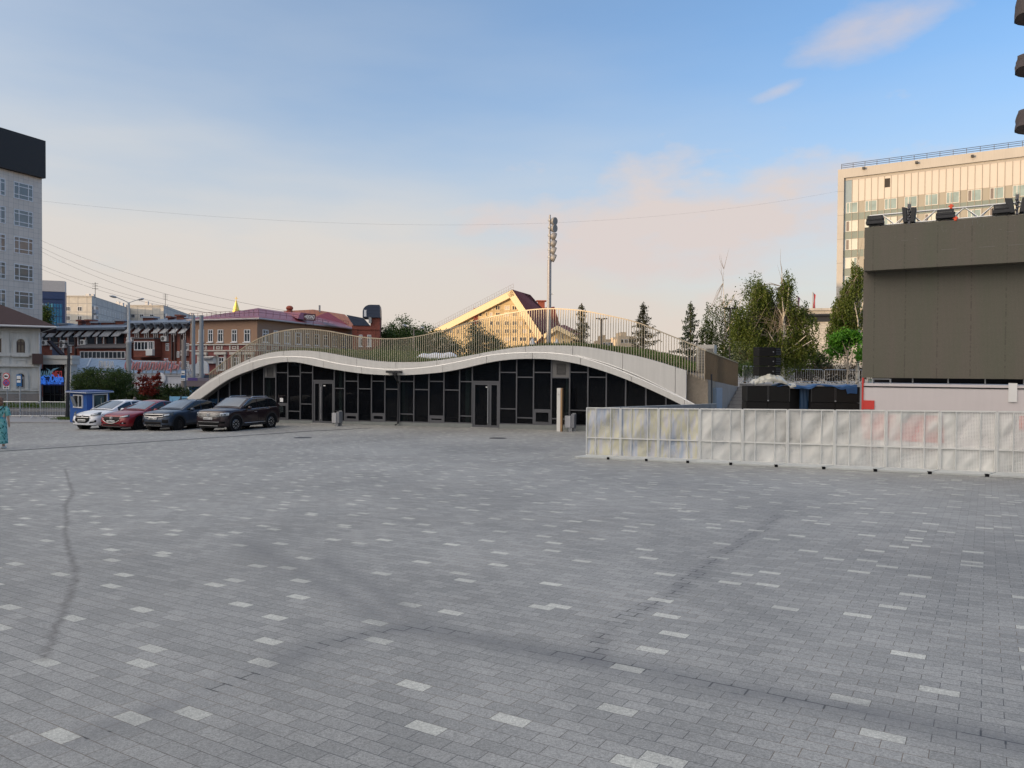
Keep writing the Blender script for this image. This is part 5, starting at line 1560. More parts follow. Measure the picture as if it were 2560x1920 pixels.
# ------------------------------------------------------------------ panel-built flats far away
PANM = M_brick('precast_panel', (1, 0.1), (0.52, 0.49, 0.43), (0.58, 0.55, 0.48), (0.36, 0.35, 0.33), 2.9, 2.8, 0.12, .85, offset=0)
PANS = M_brick('precast_panel_side', (0.75, 0.66), (0.50, 0.48, 0.45), (0.55, 0.53, 0.49), (0.36, 0.35, 0.34), 3.1, 2.8, 0.12, .85, offset=0)
def flats(xg0, xg1, ytl, ytr, xe, yte, d, de, label, rows, gw):
    """gable xg0..xg1 facing us, long side from xg1 to xe going back"""
    A_ = at(xg0, ytl, d); B_ = at(xg1, ytr, d*1.0); zt = B_.z
    t = thing('apartment_block', (B_.x, B_.y, FAR_Z), label, 'apartment block', 'panel built apartment blocks')
    Wg = Wall((A_.x, A_.y), (B_.x-A_.x, B_.y-A_.y)); lg = (B_-A_).xy.length
    E_ = at(xe, yte, de); Ws = Wall((B_.x, B_.y), (E_.x-B_.x, E_.y-B_.y)); lsd = (E_-B_).xy.length
    m = MB(); poly = [(A_.x, A_.y), (B_.x, B_.y), (E_.x, E_.y), (E_.x+A_.x-B_.x, E_.y+A_.y-B_.y)]
    m.prism([Vector((x, y, FAR_Z)) for x, y in poly], (0, 0, zt-FAR_Z)); m.build('wall', PANM, t)
    m = MB(); Ws.box(m, 0.02, lsd, FAR_Z, zt-.01, 0.002, .03); m.build('side_wall', PANS, t)
    m = MB(); c = sum((Vector((x, y, 0)) for x, y in poly), Vector())/4
    m.prism([Vector((x, y, zt+.01)) + (Vector((x, y, 0))-c).normalized()*.3 for x, y in poly], (0, 0, .35)); m.build('roof', M_('roof_edge', (0.5, .47, .42), .8), t)
    m = MB(); rr = random.Random(int(xg0))
    for k in range(6):
        f = rr.random(); q = A_.lerp(B_, rr.uniform(.2, .9)).lerp(E_, f); m.box(q.x-.6, q.x+.6, q.y-.5, q.y+.5, zt+.3, zt+rr.uniform(1, 2.2))
    m.build('roof_vent', M_('vent_white', (.6, .58, .55), .7), t)
    m = MB(); q = A_.lerp(B_, .95); m.tube([(q.x, q.y+3, zt), (q.x, q.y+3, zt+5)], .09, 5)
    for z in (3, 3.8, 4.6): m.tube([(q.x-1, q.y+3, zt+z), (q.x+1, q.y+3, zt+z)], .06, 4)
    m.build('antenna', DARK_METAL, t)
    for r_ in range(rows):
        z1 = zt-3.2-r_*3.0
        for f in gw:
            a = lg*f; Wg.window(t, a-.75, a+.75, z1-1.5, z1, WHITE_FRAME, GLASS, .12, (.5,))
        n_ = int(lsd/3.6)
        for c in range(n_):
            a = 1.0+c*3.6
            if c in (0,): 
                m = MB(); Ws.box(m, a-.3, a+3.0, z1-2.1, z1-.9, .03, 1.0); o = m.build('balcony', M_('balcony_blue', (.32, .36, .42), .6), t)
                m = MB(); Ws.frame(m, a-.3, a+3.0, z1-.89, z1+.3, .1, .3, .95); 
                for q_ in (.25, .5, .75): Ws.box(m, a-.3+3.3*q_-.05, a-.3+3.3*q_+.05, z1-.8, z1+.2, .5, .95)
                o2 = m.build('balcony_frame', WHITE_FRAME, t); g = MB(); Ws.box(g, a-.25, a+2.95, z1-.85, z1+.25, .3, .9); g.build('pane', GLASS_SKY, o2)
            else: Ws.window(t, a, a+1.5, z1-1.5, z1, WHITE_FRAME, GLASS, .12, (.5,))
flats(150, 229.5, 742, 742, 330, 762, 250, 305, 'pale panel built apartment block, nearest the blue glass building', 4, (.25, .62))
flats(322, 409, 763.5, 765, 492, 787, 300, 370, 'pale panel built apartment block farther right, behind the red chimneys', 3, (.12, .37, .66))

# ------------------------------------------------------------------ red brick terrace with mansard canopies
RB = Wall((at(400, 880, 86).x, 86), (0.95, -0.31))
RBK = M_brick('red_brick', tuple(RB.D)[:2], (0.23, 0.055, 0.034), (0.29, 0.075, 0.046), (0.16, 0.10, 0.08), .26, .08, .012)
t = thing('brick_terrace', RB.P(-6, FAR_Z, -5), 'long dark red brick house with sloping sheet metal window canopies and many chimneys', 'building')
aL, aM, aR = RB.sx(100, 850), RB.sx(322, 850), RB.sx(484, 850)
zEl = RB.px(322, 824)[1]; zEr = RB.px(400, 812)[1]
SEAM = M_stripes('seamed_grey_roof', tuple(RB.D), (0.30, 0.32, 0.345), (0.20, 0.21, 0.23), .42, .05, .4, .3)
BLR = M_stripes('blue_grey_roof', tuple(RB.D), (0.13, 0.165, 0.215), (0.08, 0.10, 0.135), .6, .06, .45, .2)
m = MB(); RB.box(m, aL, aM, FAR_Z, zEl, -9, 0); RB.box(m, aM, aR, FAR_Z, zEr, -9, .25); m.build('wall', RBK, t)
m = MB()
m.hexa([RB.P(aL, zEl+.003, -9), RB.P(aM, zEl+.003, -9), RB.P(aM, zEl+.003, .5), RB.P(aL, zEl+.003, .5), RB.P(aL, zEl+1.7, -9), RB.P(aM, zEl+1.7, -9), RB.P(aM, zEl+.25, .5), RB.P(aL, zEl+.25, .5)])
m.hexa([RB.P(aM+.01, zEr+.003, -9), RB.P(aR, zEr+.003, -9), RB.P(aR, zEr+.003, .75), RB.P(aM+.01, zEr+.003, .75), RB.P(aM+.01, zEr+1.6, -9), RB.P(aR, zEr+1.6, -9), RB.P(aR, zEr+.22, .75), RB.P(aM+.01, zEr+.22, .75)])
rf = m.build('roof', BLR, t)
DKB = M_('dark_brick_recess', (0.06, 0.022, 0.018), .85, var=.2)
m = MB(); RB.box(m, aL, aM, RB.px(322, 838)[1]-.3, zEl-.003, .002, .05); m.build('attic_band', DKB, t)
def small_win(x0, x1, y0, y1, tt=0.0, sill=None, mh=()):
    a0, z1 = RB.px(x0, y0, tt); a1, z0 = RB.px(x1, y1, tt)
    RB.window(t, a0, a1, z0, z1, WHITE_FRAME, GLASS, .07, (.5,), mh, tt, sill)
for x0, x1 in ((111,122),(130,147),(156,166),(175,188),(200,211),(220,239),(247,257),(264,286),(294,312)):
    a0, zt = RB.px(x0+2, 826+ (322-x0)*.012); a1, zb = RB.px(x1+2, 842+(322-x0)*.012); s_ = .32
    m = MB(); m.hexa([RB.P(a0-s_, zb, .75), RB.P(a1-s_*.8, zb, .75), RB.P(a1, zt, .1), RB.P(a0, zt, .1), RB.P(a0-s_, zb+.06, .78), RB.P(a1-s_*.8, zb+.06, .78), RB.P(a1, zt+.06, .12), RB.P(a0, zt+.06, .12)])
    m.build('canopy', SEAM, t)
    m = MB(); RB.box(m, a0-s_+.02, a0-s_+.12, zb-.85, zb-.01, .1, .2); RB.box(m, a0-s_+.02, a1-.2, zb-.92, zb-.85, .1, .2); m.build('window_surround', WHITE_FRAME, t)
    g = MB(); RB.box(g, a0-s_+.14, a1-.2, zb-.84, zb+.3, .06, .1); g.build('pane', GLASS, t)
for x in (332, 356, 379, 404, 424, 448, 471):
    # arched hood: half barrel sloping out, left cheek of seamed metal, dark arch opening at its right
    a, z = RB.px(x, 835, .25); _, zt = RB.px(x, 813, .25)
    m = MB(); wv = .75
    m.hexa([RB.P(a-wv, z, 1.0), RB.P(a+.05, z, 1.0), RB.P(a+.55, zt, .3), RB.P(a-.05, zt, .3), RB.P(a-wv, z+.07, 1.03), RB.P(a+.05, z+.07, 1.03), RB.P(a+.55, zt+.07, .33), RB.P(a-.05, zt+.07, .33)])
    m.build('canopy', SEAM, t)
    m = MB(); rows = []
    for tt_ in (.26, .95): rows.append([RB.P(a+.62+.42*math.cos(q_), z+.55+.62*math.sin(q_), tt_) for q_ in np.linspace(0, math.pi, 9)])
    m.grid(rows); m.build('arch_hood', SEAM, t)
    m = MB(); RB.poly(m, [(a+.25, z-.9), (a+1.0, z-.9)] + [(a+.62+.38*math.cos(q_), z+.55+.55*math.sin(q_)) for q_ in np.linspace(0, math.pi, 9)], .252, .27); w_ = m.build('window', DKB, t)
    g = MB(); RB.frame(g, a+.32, a+.92, z-.85, z+.5, .08, .272, .33); RB.box(g, a+.58, a+.66, z-.8, z+.45, .272, .32); g.build('frame', WHITE_FRAME, w_)
for x0, x1, y0, y1, tt in ((154,160,870,882,0),(174,180,864,882,0),(126,133,866,874,0),(395,404,856,878,.25),(415,423,858,877,.25),(465,473,858,876,.25),(443,449,878,894,.25),(464,473,903,920,.25),(413,422,901,910,.25)):
    small_win(x0, x1, y0, y1, tt, None, (.7,))
for x, y, tt in ((117, 857, 0), (162, 857, 0), (161, 864, 0), (213.5, 856, 0), (329, 850, .25), (415, 847, .25), (397, 881, .25), (465, 883, .25)):
    a, z = RB.px(x, y, tt); m = MB(); RB.box(m, a-.4, a+.4, z-.3, z+.3, tt+.003, tt+.38); o = m.build('air_conditioner', WHITE_PAINT, t, bevel=.03)
    m = MB(); m.lathe([(.22, 0), (.22, .02), (0, .02)], RB.P(a-.1, z, tt+.38), 12, RB.N); m.build('fan_grille', M_('fan_dark', (.12, .12, .12), .6), o)
# lean-to with long glazing, and the glazed bay
a0, a1 = RB.sx(196, 890, 1.2), RB.sx(316, 890, 1.2)
zt = RB.px(250, 871, 1.2)[1]
m = MB(); RB.box(m, a0, a1, FAR_Z, zt, .001, 1.2); o = m.build('lean_to', RBK, t)
m = MB(); m.hexa([RB.P(a0-.2, zt+.01, 0.01), RB.P(a1+.1, zt+.01, 0.01), RB.P(a1+.1, zt+.01, 1.5), RB.P(a0-.2, zt+.01, 1.5), RB.P(a0-.2, zt+.6, 0.01), RB.P(a1+.1, zt+.6, 0.01), RB.P(a1+.1, zt+.1, 1.5), RB.P(a0-.2, zt+.1, 1.5)]); m.build('lean_to_roof', M_('felt_roof', (.12, .115, .12), .8), t)
z1, z0 = RB.px(250, 878, 1.2)[1], RB.px(250, 897, 1.2)[1]
RB.window(t, RB.sx(201, 885, 1.2), RB.sx(314, 885, 1.2), z0, z1, WHITE_FRAME, GLASS_SKY, .09, [k/11 for k in range(1, 11)], (), 1.2)
b0, b1 = RB.sx(334, 865, 1.3), RB.sx(387, 865, 1.3); zt = RB.px(360, 850, 1.3)[1]; zb = RB.px(360, 893, 1.3)[1]
m = MB(); RB.box(m, b0, b1, zb, zt+.1, .26, 1.3); m.build('bay', RBK, t)
m = MB(); RB.box(m, b0-.1, b1+.1, zt+.103, zt+.25, .26, 1.5); m.build('bay_roof', M_('felt_roof', (.12, .115, .12), .8), t)
RB.window(t, b0+.1, RB.sx(370.5, 865, 1.3), RB.px(350, 876, 1.3)[1], RB.px(350, 853, 1.3)[1], WHITE_FRAME, GLASS, .10, (.25, .5, .75), (), 1.3)
RB.window(t, RB.sx(372, 865, 1.3), b1-.05, RB.px(380, 876, 1.3)[1], RB.px(380, 853, 1.3)[1], WHITE_FRAME, GLASS, .08, (.33, .66), (), 1.3)
a, z = RB.px(379, 881, 1.3); m = MB(); RB.box(m, a-.45, a+.45, z-.35, z+.35, 1.303, 1.7); m.build('air_conditioner', WHITE_PAINT, t, bevel=.03)
m = MB()
for x in (190, 241, 266, 431, 439, 454):
    tt = .05 if x < 322 else .3; a = RB.sx(x, 850, tt); RB.box(m, a-.08, a+.08, RB.px(x, 900, tt)[1], RB.px(x, 826 if x < 322 else 838, tt)[1], tt+.003, tt+.18)
m.build('downpipe', M_('pipe_brown', (.09, .06, .055), .6), t)
# chimneys along the ridge
for x0, x1, y0, y1 in ((152,172,808,822),(198,207,800,818),(219,231,799,818),(233,249,804,818),(256,289,803,815),(292,314,799,812),(360,387,791,804),(422,429,791,808),(444,453,787,806),(455,461,795,806)):
    dch = RB.P(RB.sx((x0+x1)/2, 850), 0, -5).y; p0_, p1_ = at(x0, y1, dch), at(x1, y1, dch); zt = at(x0, y0, dch).z
    m = MB(); m.box(p0_.x, p1_.x, dch-.3, dch+.8, p1_.z-1.5, zt-.2); ch = m.build('chimney', RBK, rf)
    m = MB(); m.box(p0_.x-.15, p1_.x+.15, dch-.5, dch+1.0, zt-.198, zt); m.build('chimney_cap', M_('cap_sheet', (.30, .35, .42), .4, .3) if x1-x0 > 12 else RBK, rf)

# ------------------------------------------------------------------ corner house with the burgundy roof
KC = at(643, 850, 75)
KL = Wall((KC.x, KC.y), (-0.91, 0.41)); KR = Wall((KC.x, KC.y), (0.28, 0.96))
t = thing('corner_house', (KC.x, KC.y, FAR_Z), 'two storey brown plastered corner house with burgundy metal roof and white trimmed lower storey', 'building')
TAN = M_('brown_plaster', (0.32, 0.20, 0.135), .85, var=.08, scale=.5, streak=.06)
BUR = M_brick('burgundy_brick', tuple(KL.D)[:2], (0.21, 0.05, 0.05), (0.25, 0.065, 0.06), (.2, .1, .09), .26, .08, .01)
TRW = M_('plaster_trim', (0.52, 0.49, 0.44), .8, var=.12, scale=2)
eL = KL.sx(476, 850); eR = KR.sx(882, 850)
zE = KL.px(643, 797)[1]; zB = KL.px(643, 862)[1]; zB2 = KL.px(643, 874)[1]
m = MB(); KLp = lambda a, z, tt=0: KL.P(a, z, tt)
pts = [KL.P(0, 0), KL.P(eL, 0), KL.P(eL, 0)+Vector((.28, .96, 0))*eR, KR.P(eR, 0)]
m.prism([Vector((p.x, p.y, zB)) for p in pts], (0, 0, zE-zB)); m.build('upper_wall', TAN, t)
m = MB(); m.prism([Vector((p.x, p.y, FAR_Z)) for p in pts], (0, 0, zB-FAR_Z-.003)); m.build('lower_wall', BUR, t)
BRF = M_stripes('burgundy_roof', tuple(KL.D), (0.235, 0.045, 0.065), (0.15, 0.03, 0.045), .55, .06, .35, .1)
BRF2 = M_stripes('red_roof_side', tuple(KR.D), (0.27, 0.05, 0.06), (0.17, 0.03, 0.04), .55, .06, .35, .1)
def raisez(p, dz): return Vector((p.x, p.y, zE+dz))
ov = .5
c0 = raisez(KL.P(-.1, 0, ov) + KR.N*ov, .1); cl = raisez(KL.P(eL, 0, ov), .1); cr = raisez(KR.P(eR, 0, ov), .1); 
Rg = at(645, 770, 79.5); Rl = at(500, 797, 84); Rr = at(722, 780.5, 92)
m = MB(); m.add([cl, c0, Rg, Rl], [(0, 1, 2, 3)]); m.add([cl-Vector((0,0,.12)), c0-Vector((0,0,.12)), c0, cl], [(0,1,2,3)]); m.build('roof', BRF, t)
Rfar = raisez(KR.P(eR, 0, -6), 2.0)
m = MB(); m.add([c0, cr, Rfar, Rr, Rg], [(0, 1, 2, 3, 4)]); m.add([c0-Vector((0,0,.12)), cr-Vector((0,0,.12)), cr, c0], [(0,1,2,3)]); m.build('roof', BRF2, t)
m = MB(); m.add([Rg, Rr, Rr+Vector((-6, 4, -3)), Rl], [(0, 1, 2, 3)]); m.build('roof', BRF, t)
m = MB(); m.tube([cl-Vector((0,0,.1)), c0-Vector((0,0,.1)), cr-Vector((0,0,.1))], .09, 6); m.build('gutter', M_('gutter_grey', (.45, .42, .42), .5), t)
m = MB()
for (p, q, tgt) in ((cl, c0, (Rl, Rg)), (c0, cr, (Rg, Rfar))):
    n_ = 15; l1 = [p.lerp(q, k/n_).lerp(tgt[0].lerp(tgt[1], k/n_), .17)+Vector((0,0,.03)) for k in range(n_+1)]
    for k in l1: m.tube([k, k+Vector((0, 0, .55))], .02, 4)
    for h in (.3, .55): m.tube([k+Vector((0, 0, h)) for k in l1], .018, 4)
m.build('snow_guard', M_('rail_red', (.12, .03, .04), .5), t)
for x0, x1 in ((497.5, 510.5), (521, 533), (545, 558.5), (580, 593), (611, 626)):
    a0, z1 = KL.px(x0, 824); a1, z0 = KL.px(x1, 855); KL.window(t, min(a0,a1), max(a0,a1), z0, z1, WHITE_FRAME, GLASS_SKY, .07, (.5,), (.68,), 0, .18)
wz1 = KL.px(611, 823)[1]; wz0 = KL.px(611, 855)[1]
for x0, x1 in ((656,670),(684,695),(710,724),(738,752),(763,773),(785,797),(808,818.5),(831,841.5),(852,863)):
    a0, a1 = KR.sx(x0, 840), KR.sx(x1, 840); KR.window(t, min(a0,a1), max(a0,a1), wz0, wz1, WHITE_FRAME, GLASS_SKY if x0 < 700 else GLASS, .08, (.5,), (.68,), 0, .18)
# ornamental frieze and lower storey surrounds
m = MB()
for W_, l_ in ((KL, eL), (KR, eR)):
    W_.box(m, 0, l_, zB+.0, zB+.12, .003, .16); W_.box(m, 0, l_, zB2-.14, zB2-.02, .003, .12)
    k = .2
    while k < l_-.5:
        W_.box(m, k, k+.16, zB2+.02, zB-.05, .003, .09)
        if int(k*10) % 3: W_.frame(m, k+.3, k+.85, zB2+.05, zB-.12, .09, .003, .08)
        k += 1.05
m.build('frieze', TRW, t)
lz1 = KL.px(560, 893)[1]; lz0 = KL.px(560, 925)[1]
for W_, xs_ in ((KL, ((500, 513), (547, 561), (585, 598), (618, 630))), (KR, ((662, 676), (700, 712), (735, 748), (768, 780)))):
    for x0, x1 in xs_:
        a0, a1 = sorted((W_.sx(x0, 905), W_.sx(x1, 905)))
        o = W_.window(t, a0, a1, lz0, lz1, WHITE_FRAME, GLASS, .08, (.5,), (.65,), 0, .2)
        m = MB(); W_.box(m, a0-.28, a0-.03, lz0-.2, lz1+.25, .003, .12); W_.box(m, a1+.03, a1+.28, lz0-.2, lz1+.25, .003, .12); W_.box(m, a0-.4, a1+.4, lz1+.26, lz1+.5, .003, .25); m.build('surround', TRW, t)
for x in (523, 535):
    a, z = KL.px(x, 900); m = MB(); KL.box(m, a-.4, a+.4, z-.35, z+.35, .005, .5); m.build('air_conditioner', WHITE_PAINT, t, bevel=.03)
a0, a1 = sorted((KL.sx(517, 890), KL.sx(545, 890))); z = KL.px(530, 891)[1]
m = MB(); m.hexa([KL.P(a0, z, .003), KL.P(a1, z, .003), KL.P(a1, z-.25, 1.0), KL.P(a0, z-.25, 1.0), KL.P(a0, z+.06, .003), KL.P(a1, z+.06, .003), KL.P(a1, z-.19, 1.0), KL.P(a0, z-.19, 1.0)]); m.build('door_canopy', GREY_METAL, t)
# dormer vent and shop sign on the side slope
m = MB(); d0 = at(735, 782, 83); d1 = at(755, 795, 82)
dr = [at(706, 780, 86), at(752, 780.5, 84), at(745, 797.5, 82.5)]
m.prism([at(708, 780, 86), at(752, 781, 83), at(744, 797, 81.5)], (.6, 1.8, 0)); m.build('dormer', BRF2, t)
SGW = Wall((at(759, 790, 82).x, 82), (0.97, 0.24))
a1, zt = SGW.px(789, 789); zb = SGW.px(789, 802)[1]
ts = thing('roof_sign', SGW.P(a1/2, zb), 'dark burgundy rectangular roof sign reading KRONO in white letters', 'sign')
m = MB(); SGW.box(m, 0, a1, zb, zt+.18, -.12, 0); 
for k in (.2, .8): SGW.box(m, a1*k-.03, a1*k+.03, zb-.6, zb-.002, -.1, -.04)
m.build('board', M_('sign_burgundy', (.07, .018, .03), .5), ts)
LETW = M_('sign_letter_white', (.8, .8, .8), .5, var=.02)
text('lettering', '+KRONO', LETW, ts, SGW.P(a1*.5, zb+(zt-zb)*.42, .012), SGW.D if SGW.D.x > 0 else -SGW.D, (0, 0, 1), .52, .004, bold=.012, width=a1*.84)
text('lettering', 'СТОМАТОЛОГИЯ', LETW, ts, SGW.P(a1*.55, zb+.1, .012), SGW.D, (0, 0, 1), .14, .003, width=a1*.6)
m = MB(); p = at(724, 776, 88); m.tube([p-Vector((0,0,1)), p], .35, 8); m.ball(p+Vector((0,0,.25)), .42, .42, .3); m.build('roof_vent', BRR, t)
# sunlit roof behind it and the brick tower with the barrel roof
ORR = M_stripes('orange_red_roof', (0.9, 0.3, 0), (0.40, 0.135, 0.045), (0.28, .09, .03), .6, .06, .5)
t = thing('hipped_roof_house', (at(800, 800, 96).x, 96, FAR_Z), 'house behind the corner house with an orange red hipped metal roof catching the sun', 'building')
m = MB(); P_ = [at(708, 777.5, 93), at(783, 773.8, 97), at(862, 786, 101), at(884, 806, 98), at(880, 822, 94), at(740, 800, 90)]
m.add(P_, [(0, 1, 2, 3, 4, 5)]); m.add([P_[1], P_[2], P_[2]+Vector((2, 6, -3)), P_[1]+Vector((0, 6, -3))], [(0, 1, 2, 3)]); rf = m.build('roof', ORR, t)
m = MB(); m.prism([Vector((P_[k].x, P_[k].y+.2, FAR_Z)) for k in (0, 2, 3, 4)], (0, 0, P_[4].z-FAR_Z-.3)); m.build('wall', BUR, t)
m = MB(); p = at(799, 773, 97); m.tube([p-Vector((0,0,.5)), p+Vector((0,0,.5))], .12, 6); m.build('pipe', GREY_METAL, rf)
m = MB(); q0, q1, q2 = at(800, 792, 88), at(820, 780, 89), at(838, 790, 87)
m.add([at(790, 791, 87), q1, at(870, 812, 88), at(850, 815, 85)], [(0, 1, 2, 3)]); m.build('valley_roof', BRF2, t)
BT = Wall((at(880, 850, 88).x, 88), (1, 0.12))
t = thing('brick_tower', BT.P(1.5, FAR_Z, -1.5), 'red brick end tower with a navy blue barrel roof turret', 'building')
TB = M_brick('tower_brick', tuple(BT.D)[:2], (0.22, 0.048, 0.03), (0.27, 0.062, 0.038), (.2, .09, .07), .26, .08, .01)
e = BT.sx(949.5, 850); z1 = BT.px(949, 793)[1]; zL = BT.px(890, 814)[1]
m = MB(); BT.box(m, 0, e, FAR_Z, zL, -4, 0); BT.box(m, BT.sx(926, 850), e, zL+.002, z1, -4, 0); m.build('wall', TB, t)
NAV = M_stripes('navy_roof', (0, 0, 1), (0.035, 0.05, 0.085), (0.02, .028, .05), .38, .03, .45, .3)
a0, a1 = BT.sx(907, 790), BT.sx(949, 790); zb = BT.px(920, 794)[1]; zt = BT.px(920, 762)[1]
m = MB(); prof = [(0.0, zb)] + [(.0+.9*(1-math.cos(q_)), zb+(zt-zb)*.45+(zt-zb)*.55*math.sin(q_)) for q_ in np.linspace(0, math.pi/2, 7)] + [(a1-a0, zt), (a1-a0+.05, zt-.4), (a1-a0+.08, zb)]
BT.poly(m, [(a0+u, z) for u, z in prof], -3.5, .3); m.build('barrel_roof', NAV, t)
m = MB(); BT.box(m, a0+.15, a0+.42, zb+.1, zb+.85, .301, .33); m.build('window', WHITE_FRAME, t)
m = MB(); BT.poly(m, [(BT.sx(866, 800), BT.px(866, 787)[1]), (BT.sx(908, 800), BT.px(905, 795)[1]), (BT.sx(925, 800), zL+.01), (BT.sx(884, 800), zL+.01)], -3.5, .1); m.build('lean_roof', NAV, t)
m = MB(); BT.box(m, BT.sx(922, 800), BT.sx(929, 800), BT.px(925, 808)[1], BT.px(925, 792)[1], .02, .3); m.build('scroll_bracket', GREY_METAL, t)
m = MB(); BT.frame(m, BT.sx(890, 850), BT.sx(938, 850), BT.px(910, 870)[1], BT.px(910, 822)[1], .14, .003, .07); BT.box(m, 0, e, zL-.45, zL-.3, .003, .1); m.build('brick_relief', TB, t)
for x0, x1 in ((895, 908), (916, 930)): 
    a0, z1_ = BT.px(x0, 837); a1, z0_ = BT.px(x1, 866); BT.window(t, a0+.1, a1-.1, z0_, z1_, WHITE_FRAME, GLASS, .07, (.5,), (.7,), 0, .15)

# ------------------------------------------------------------------ restaurant with the blue roof
RS = Wall((at(350, 950, 72).x, 72), (1, -0.05))
t = thing('restaurant', RS.P(0, FAR_Z, -4), 'single storey restaurant with blue grey metal roof, white fretwork eaves and script sign', 'building')
s0, s1 = RS.sx(180, 950), RS.sx(509, 950); zE = RS.px(400, 936)[1]
LIL = M_('lilac_wall', (0.27, 0.255, 0.29), .8, var=.1)
m = MB(); RS.box(m, s0, s1-.4, FAR_Z, zE-.3, -9, -.8); m.build('wall', LIL, t)
BLU = M_stripes('pale_blue_roof', (1, 0, 0), (0.19, 0.27, 0.37), (0.125, .18, .26), .7, .06, .42, .2)
m = MB(); E0, E1 = RS.P(s0, zE, 0), RS.P(s1, zE, 0)
R0 = at(228, 896, 78); R1 = at(398, 903, 78); R2 = at(478, 925, 77); R3 = at(190, 896, 78)
m.add([E0, RS.P(RS.sx(400, 936), zE, 0), R1, R0, R3], [(0, 1, 2, 3, 4)]); m.add([RS.P(RS.sx(400, 936), zE, 0), E1, R2, R1], [(0, 1, 2, 3)])
m.add([R0, R1, R1+Vector((0, 5, -2)), R0+Vector((0, 5, -2))], [(0, 1, 2, 3)]); m.add([E1, R2, R2+Vector((0, 6, -3)), E1+Vector((0, 8, 0))], [(0, 1, 2, 3)])
m.build('roof', BLU, t)
m = MB(); m.bar(R0+Vector((0,0,.04)), at(218, 918, 74.5)+Vector((0,0,.04)), .14, .08); m.build('hip_cap', M_('hip_pale', (.4, .45, .5), .4), t)
m = MB(); RS.box(m, s0-.1, s1+.1, zE-.12, zE+.1, .0, .18); RS.box(m, s0, s1, zE-.85, zE-.125, -.05, .06); m.build('eaves_board', M_('eaves_white', (.55, .56, .60), .6, var=.08), t)
m = MB(); k = s0
while k < s1-.2:
    RS.box(m, k, k+.14, zE-1.38, zE-.852, -.02, .05); k += .30
k = s0+.8
while k < s1: 
    RS.poly(m, [(k-.14, zE-1.0), (k+.14, zE-1.0), (k+.03, zE-1.85), (k-.03, zE-1.85)], .051, .08); k += 3.0
m.build('fretwork', M_('fretwork_white', (.66, .67, .69), .6, var=.05), t)
m = MB(); 
for x in (341, 357, 376, 420, 436, 455, 500): RS.box(m, RS.sx(x, 960), RS.sx(x, 960)+.7, zE-2.25, zE-2.0, -.78, -.5)
RS.box(m, s1-.75, s1-.45, FAR_Z, zE-.9, -.4, -.1); m.build('window_hood', M_('fretwork_white', (.66, .67, .69), .6), t)
m = MB(); c = RS.P(RS.sx(403, 946), RS.px(403, 946)[1], .15); m.lathe([(.55, 0), (.55, .12), (.42, .16), (0, .16)], c, 24, RS.N); m.build('round_medallion', M_('fretwork_white', (.66, .67, .69), .6), t)
a, z = RS.px(508, 932, .3); m = MB(); RS.poly(m, [(a-.75, zE+.1), (a+.55, zE+.1)] + [(a-.1+.62*math.cos(q_), zE+.75+.55*math.sin(q_)) for q_ in np.linspace(0, math.pi, 9)], .2, .4); m.build('carved_pediment', M_('carved_white', (.5, .53, .56), .7, var=.2, scale=6), t)
m = MB(); q0, z0 = RS.px(356, 911, -2); q1, z1 = RS.px(398, 902, -2); RS.box(m, q0, q1, z0-.6, z0+.25, -3, -2); RS.box(m, q0-.1, q1+.1, z0+.253, z1, -3.1, -1.9); m.build('roof_unit', M_('unit_grey', (.42, .45, .48), .5), t)
NEON = M_('sign_pink', (0.50, 0.22, 0.23), .5, var=.05)
LET2 = M_('sign_letter_pale', (.62, .64, .66), .5, var=.03)
SB = Wall((RS.P(0, 0, .35).x, RS.P(0, 0, .35).y), RS.D)
ts = thing('script_sign', SB.P(SB.sx(380, 930), zE), 'long pink outlined script sign reading Сицилийцы on the blue roof', 'sign')
a0, a1 = SB.sx(309, 925), SB.sx(448, 925); zb = SB.px(380, 926)[1]
text('lettering', 'Сицилийцы', NEON, ts, SB.P((a0+a1)/2, zb+.05, .05), SB.D, (0, 0, 1), 1.35, .05, shear=.35, width=a1-a0)
text('lettering', 'Сицилийцы', M_('sign_backing', (.5, .52, .56), .6), ts, SB.P((a0+a1)/2, zb+.05, -.06), SB.D, (0, 0, 1), 1.35, .02, shear=.35, bold=.07, width=(a1-a0)*1.02)
m = MB()
for k in range(9): a = a0+(a1-a0)*(k+.5)/9; SB.box(m, a-.03, a+.03, zE-.05, zb+.3, -.2, -.13)
SB.box(m, a0, a1, zb-.35, zb-.28, -.2, -.13); m.build('support_rail', GREY_METAL, ts)
for x0, x1, body, l in ((247, 285, 'ПИЦЦА', 'pale upright roof letters reading ПИЦЦА left of the script sign'), (467, 498, 'ПАСТА', 'pale upright roof letters reading ПАСТА right of the script sign')):
    a0, a1 = SB.sx(x0, 920), SB.sx(x1, 920); zb = SB.px((x0+x1)/2, 927 if x0 > 300 else 918)[1]
    tw = thing('roof_letters', SB.P((a0+a1)/2, zb), l, 'sign')
    text('lettering', body, LET2, tw, SB.P((a0+a1)/2, zb, .0), SB.D, (0, 0, 1), .8, .05, shear=.1, bold=.015, width=a1-a0)
    m = MB(); SB.box(m, a0, a1, zb-.12, zb-.05, -.04, .04)
    for f in (.1, .5, .9): SB.box(m, a0+(a1-a0)*f-.03, a0+(a1-a0)*f+.03, zE-.05, zb-.05, -.1, -.04)
    m.build('support_rail', GREY_METAL, tw)

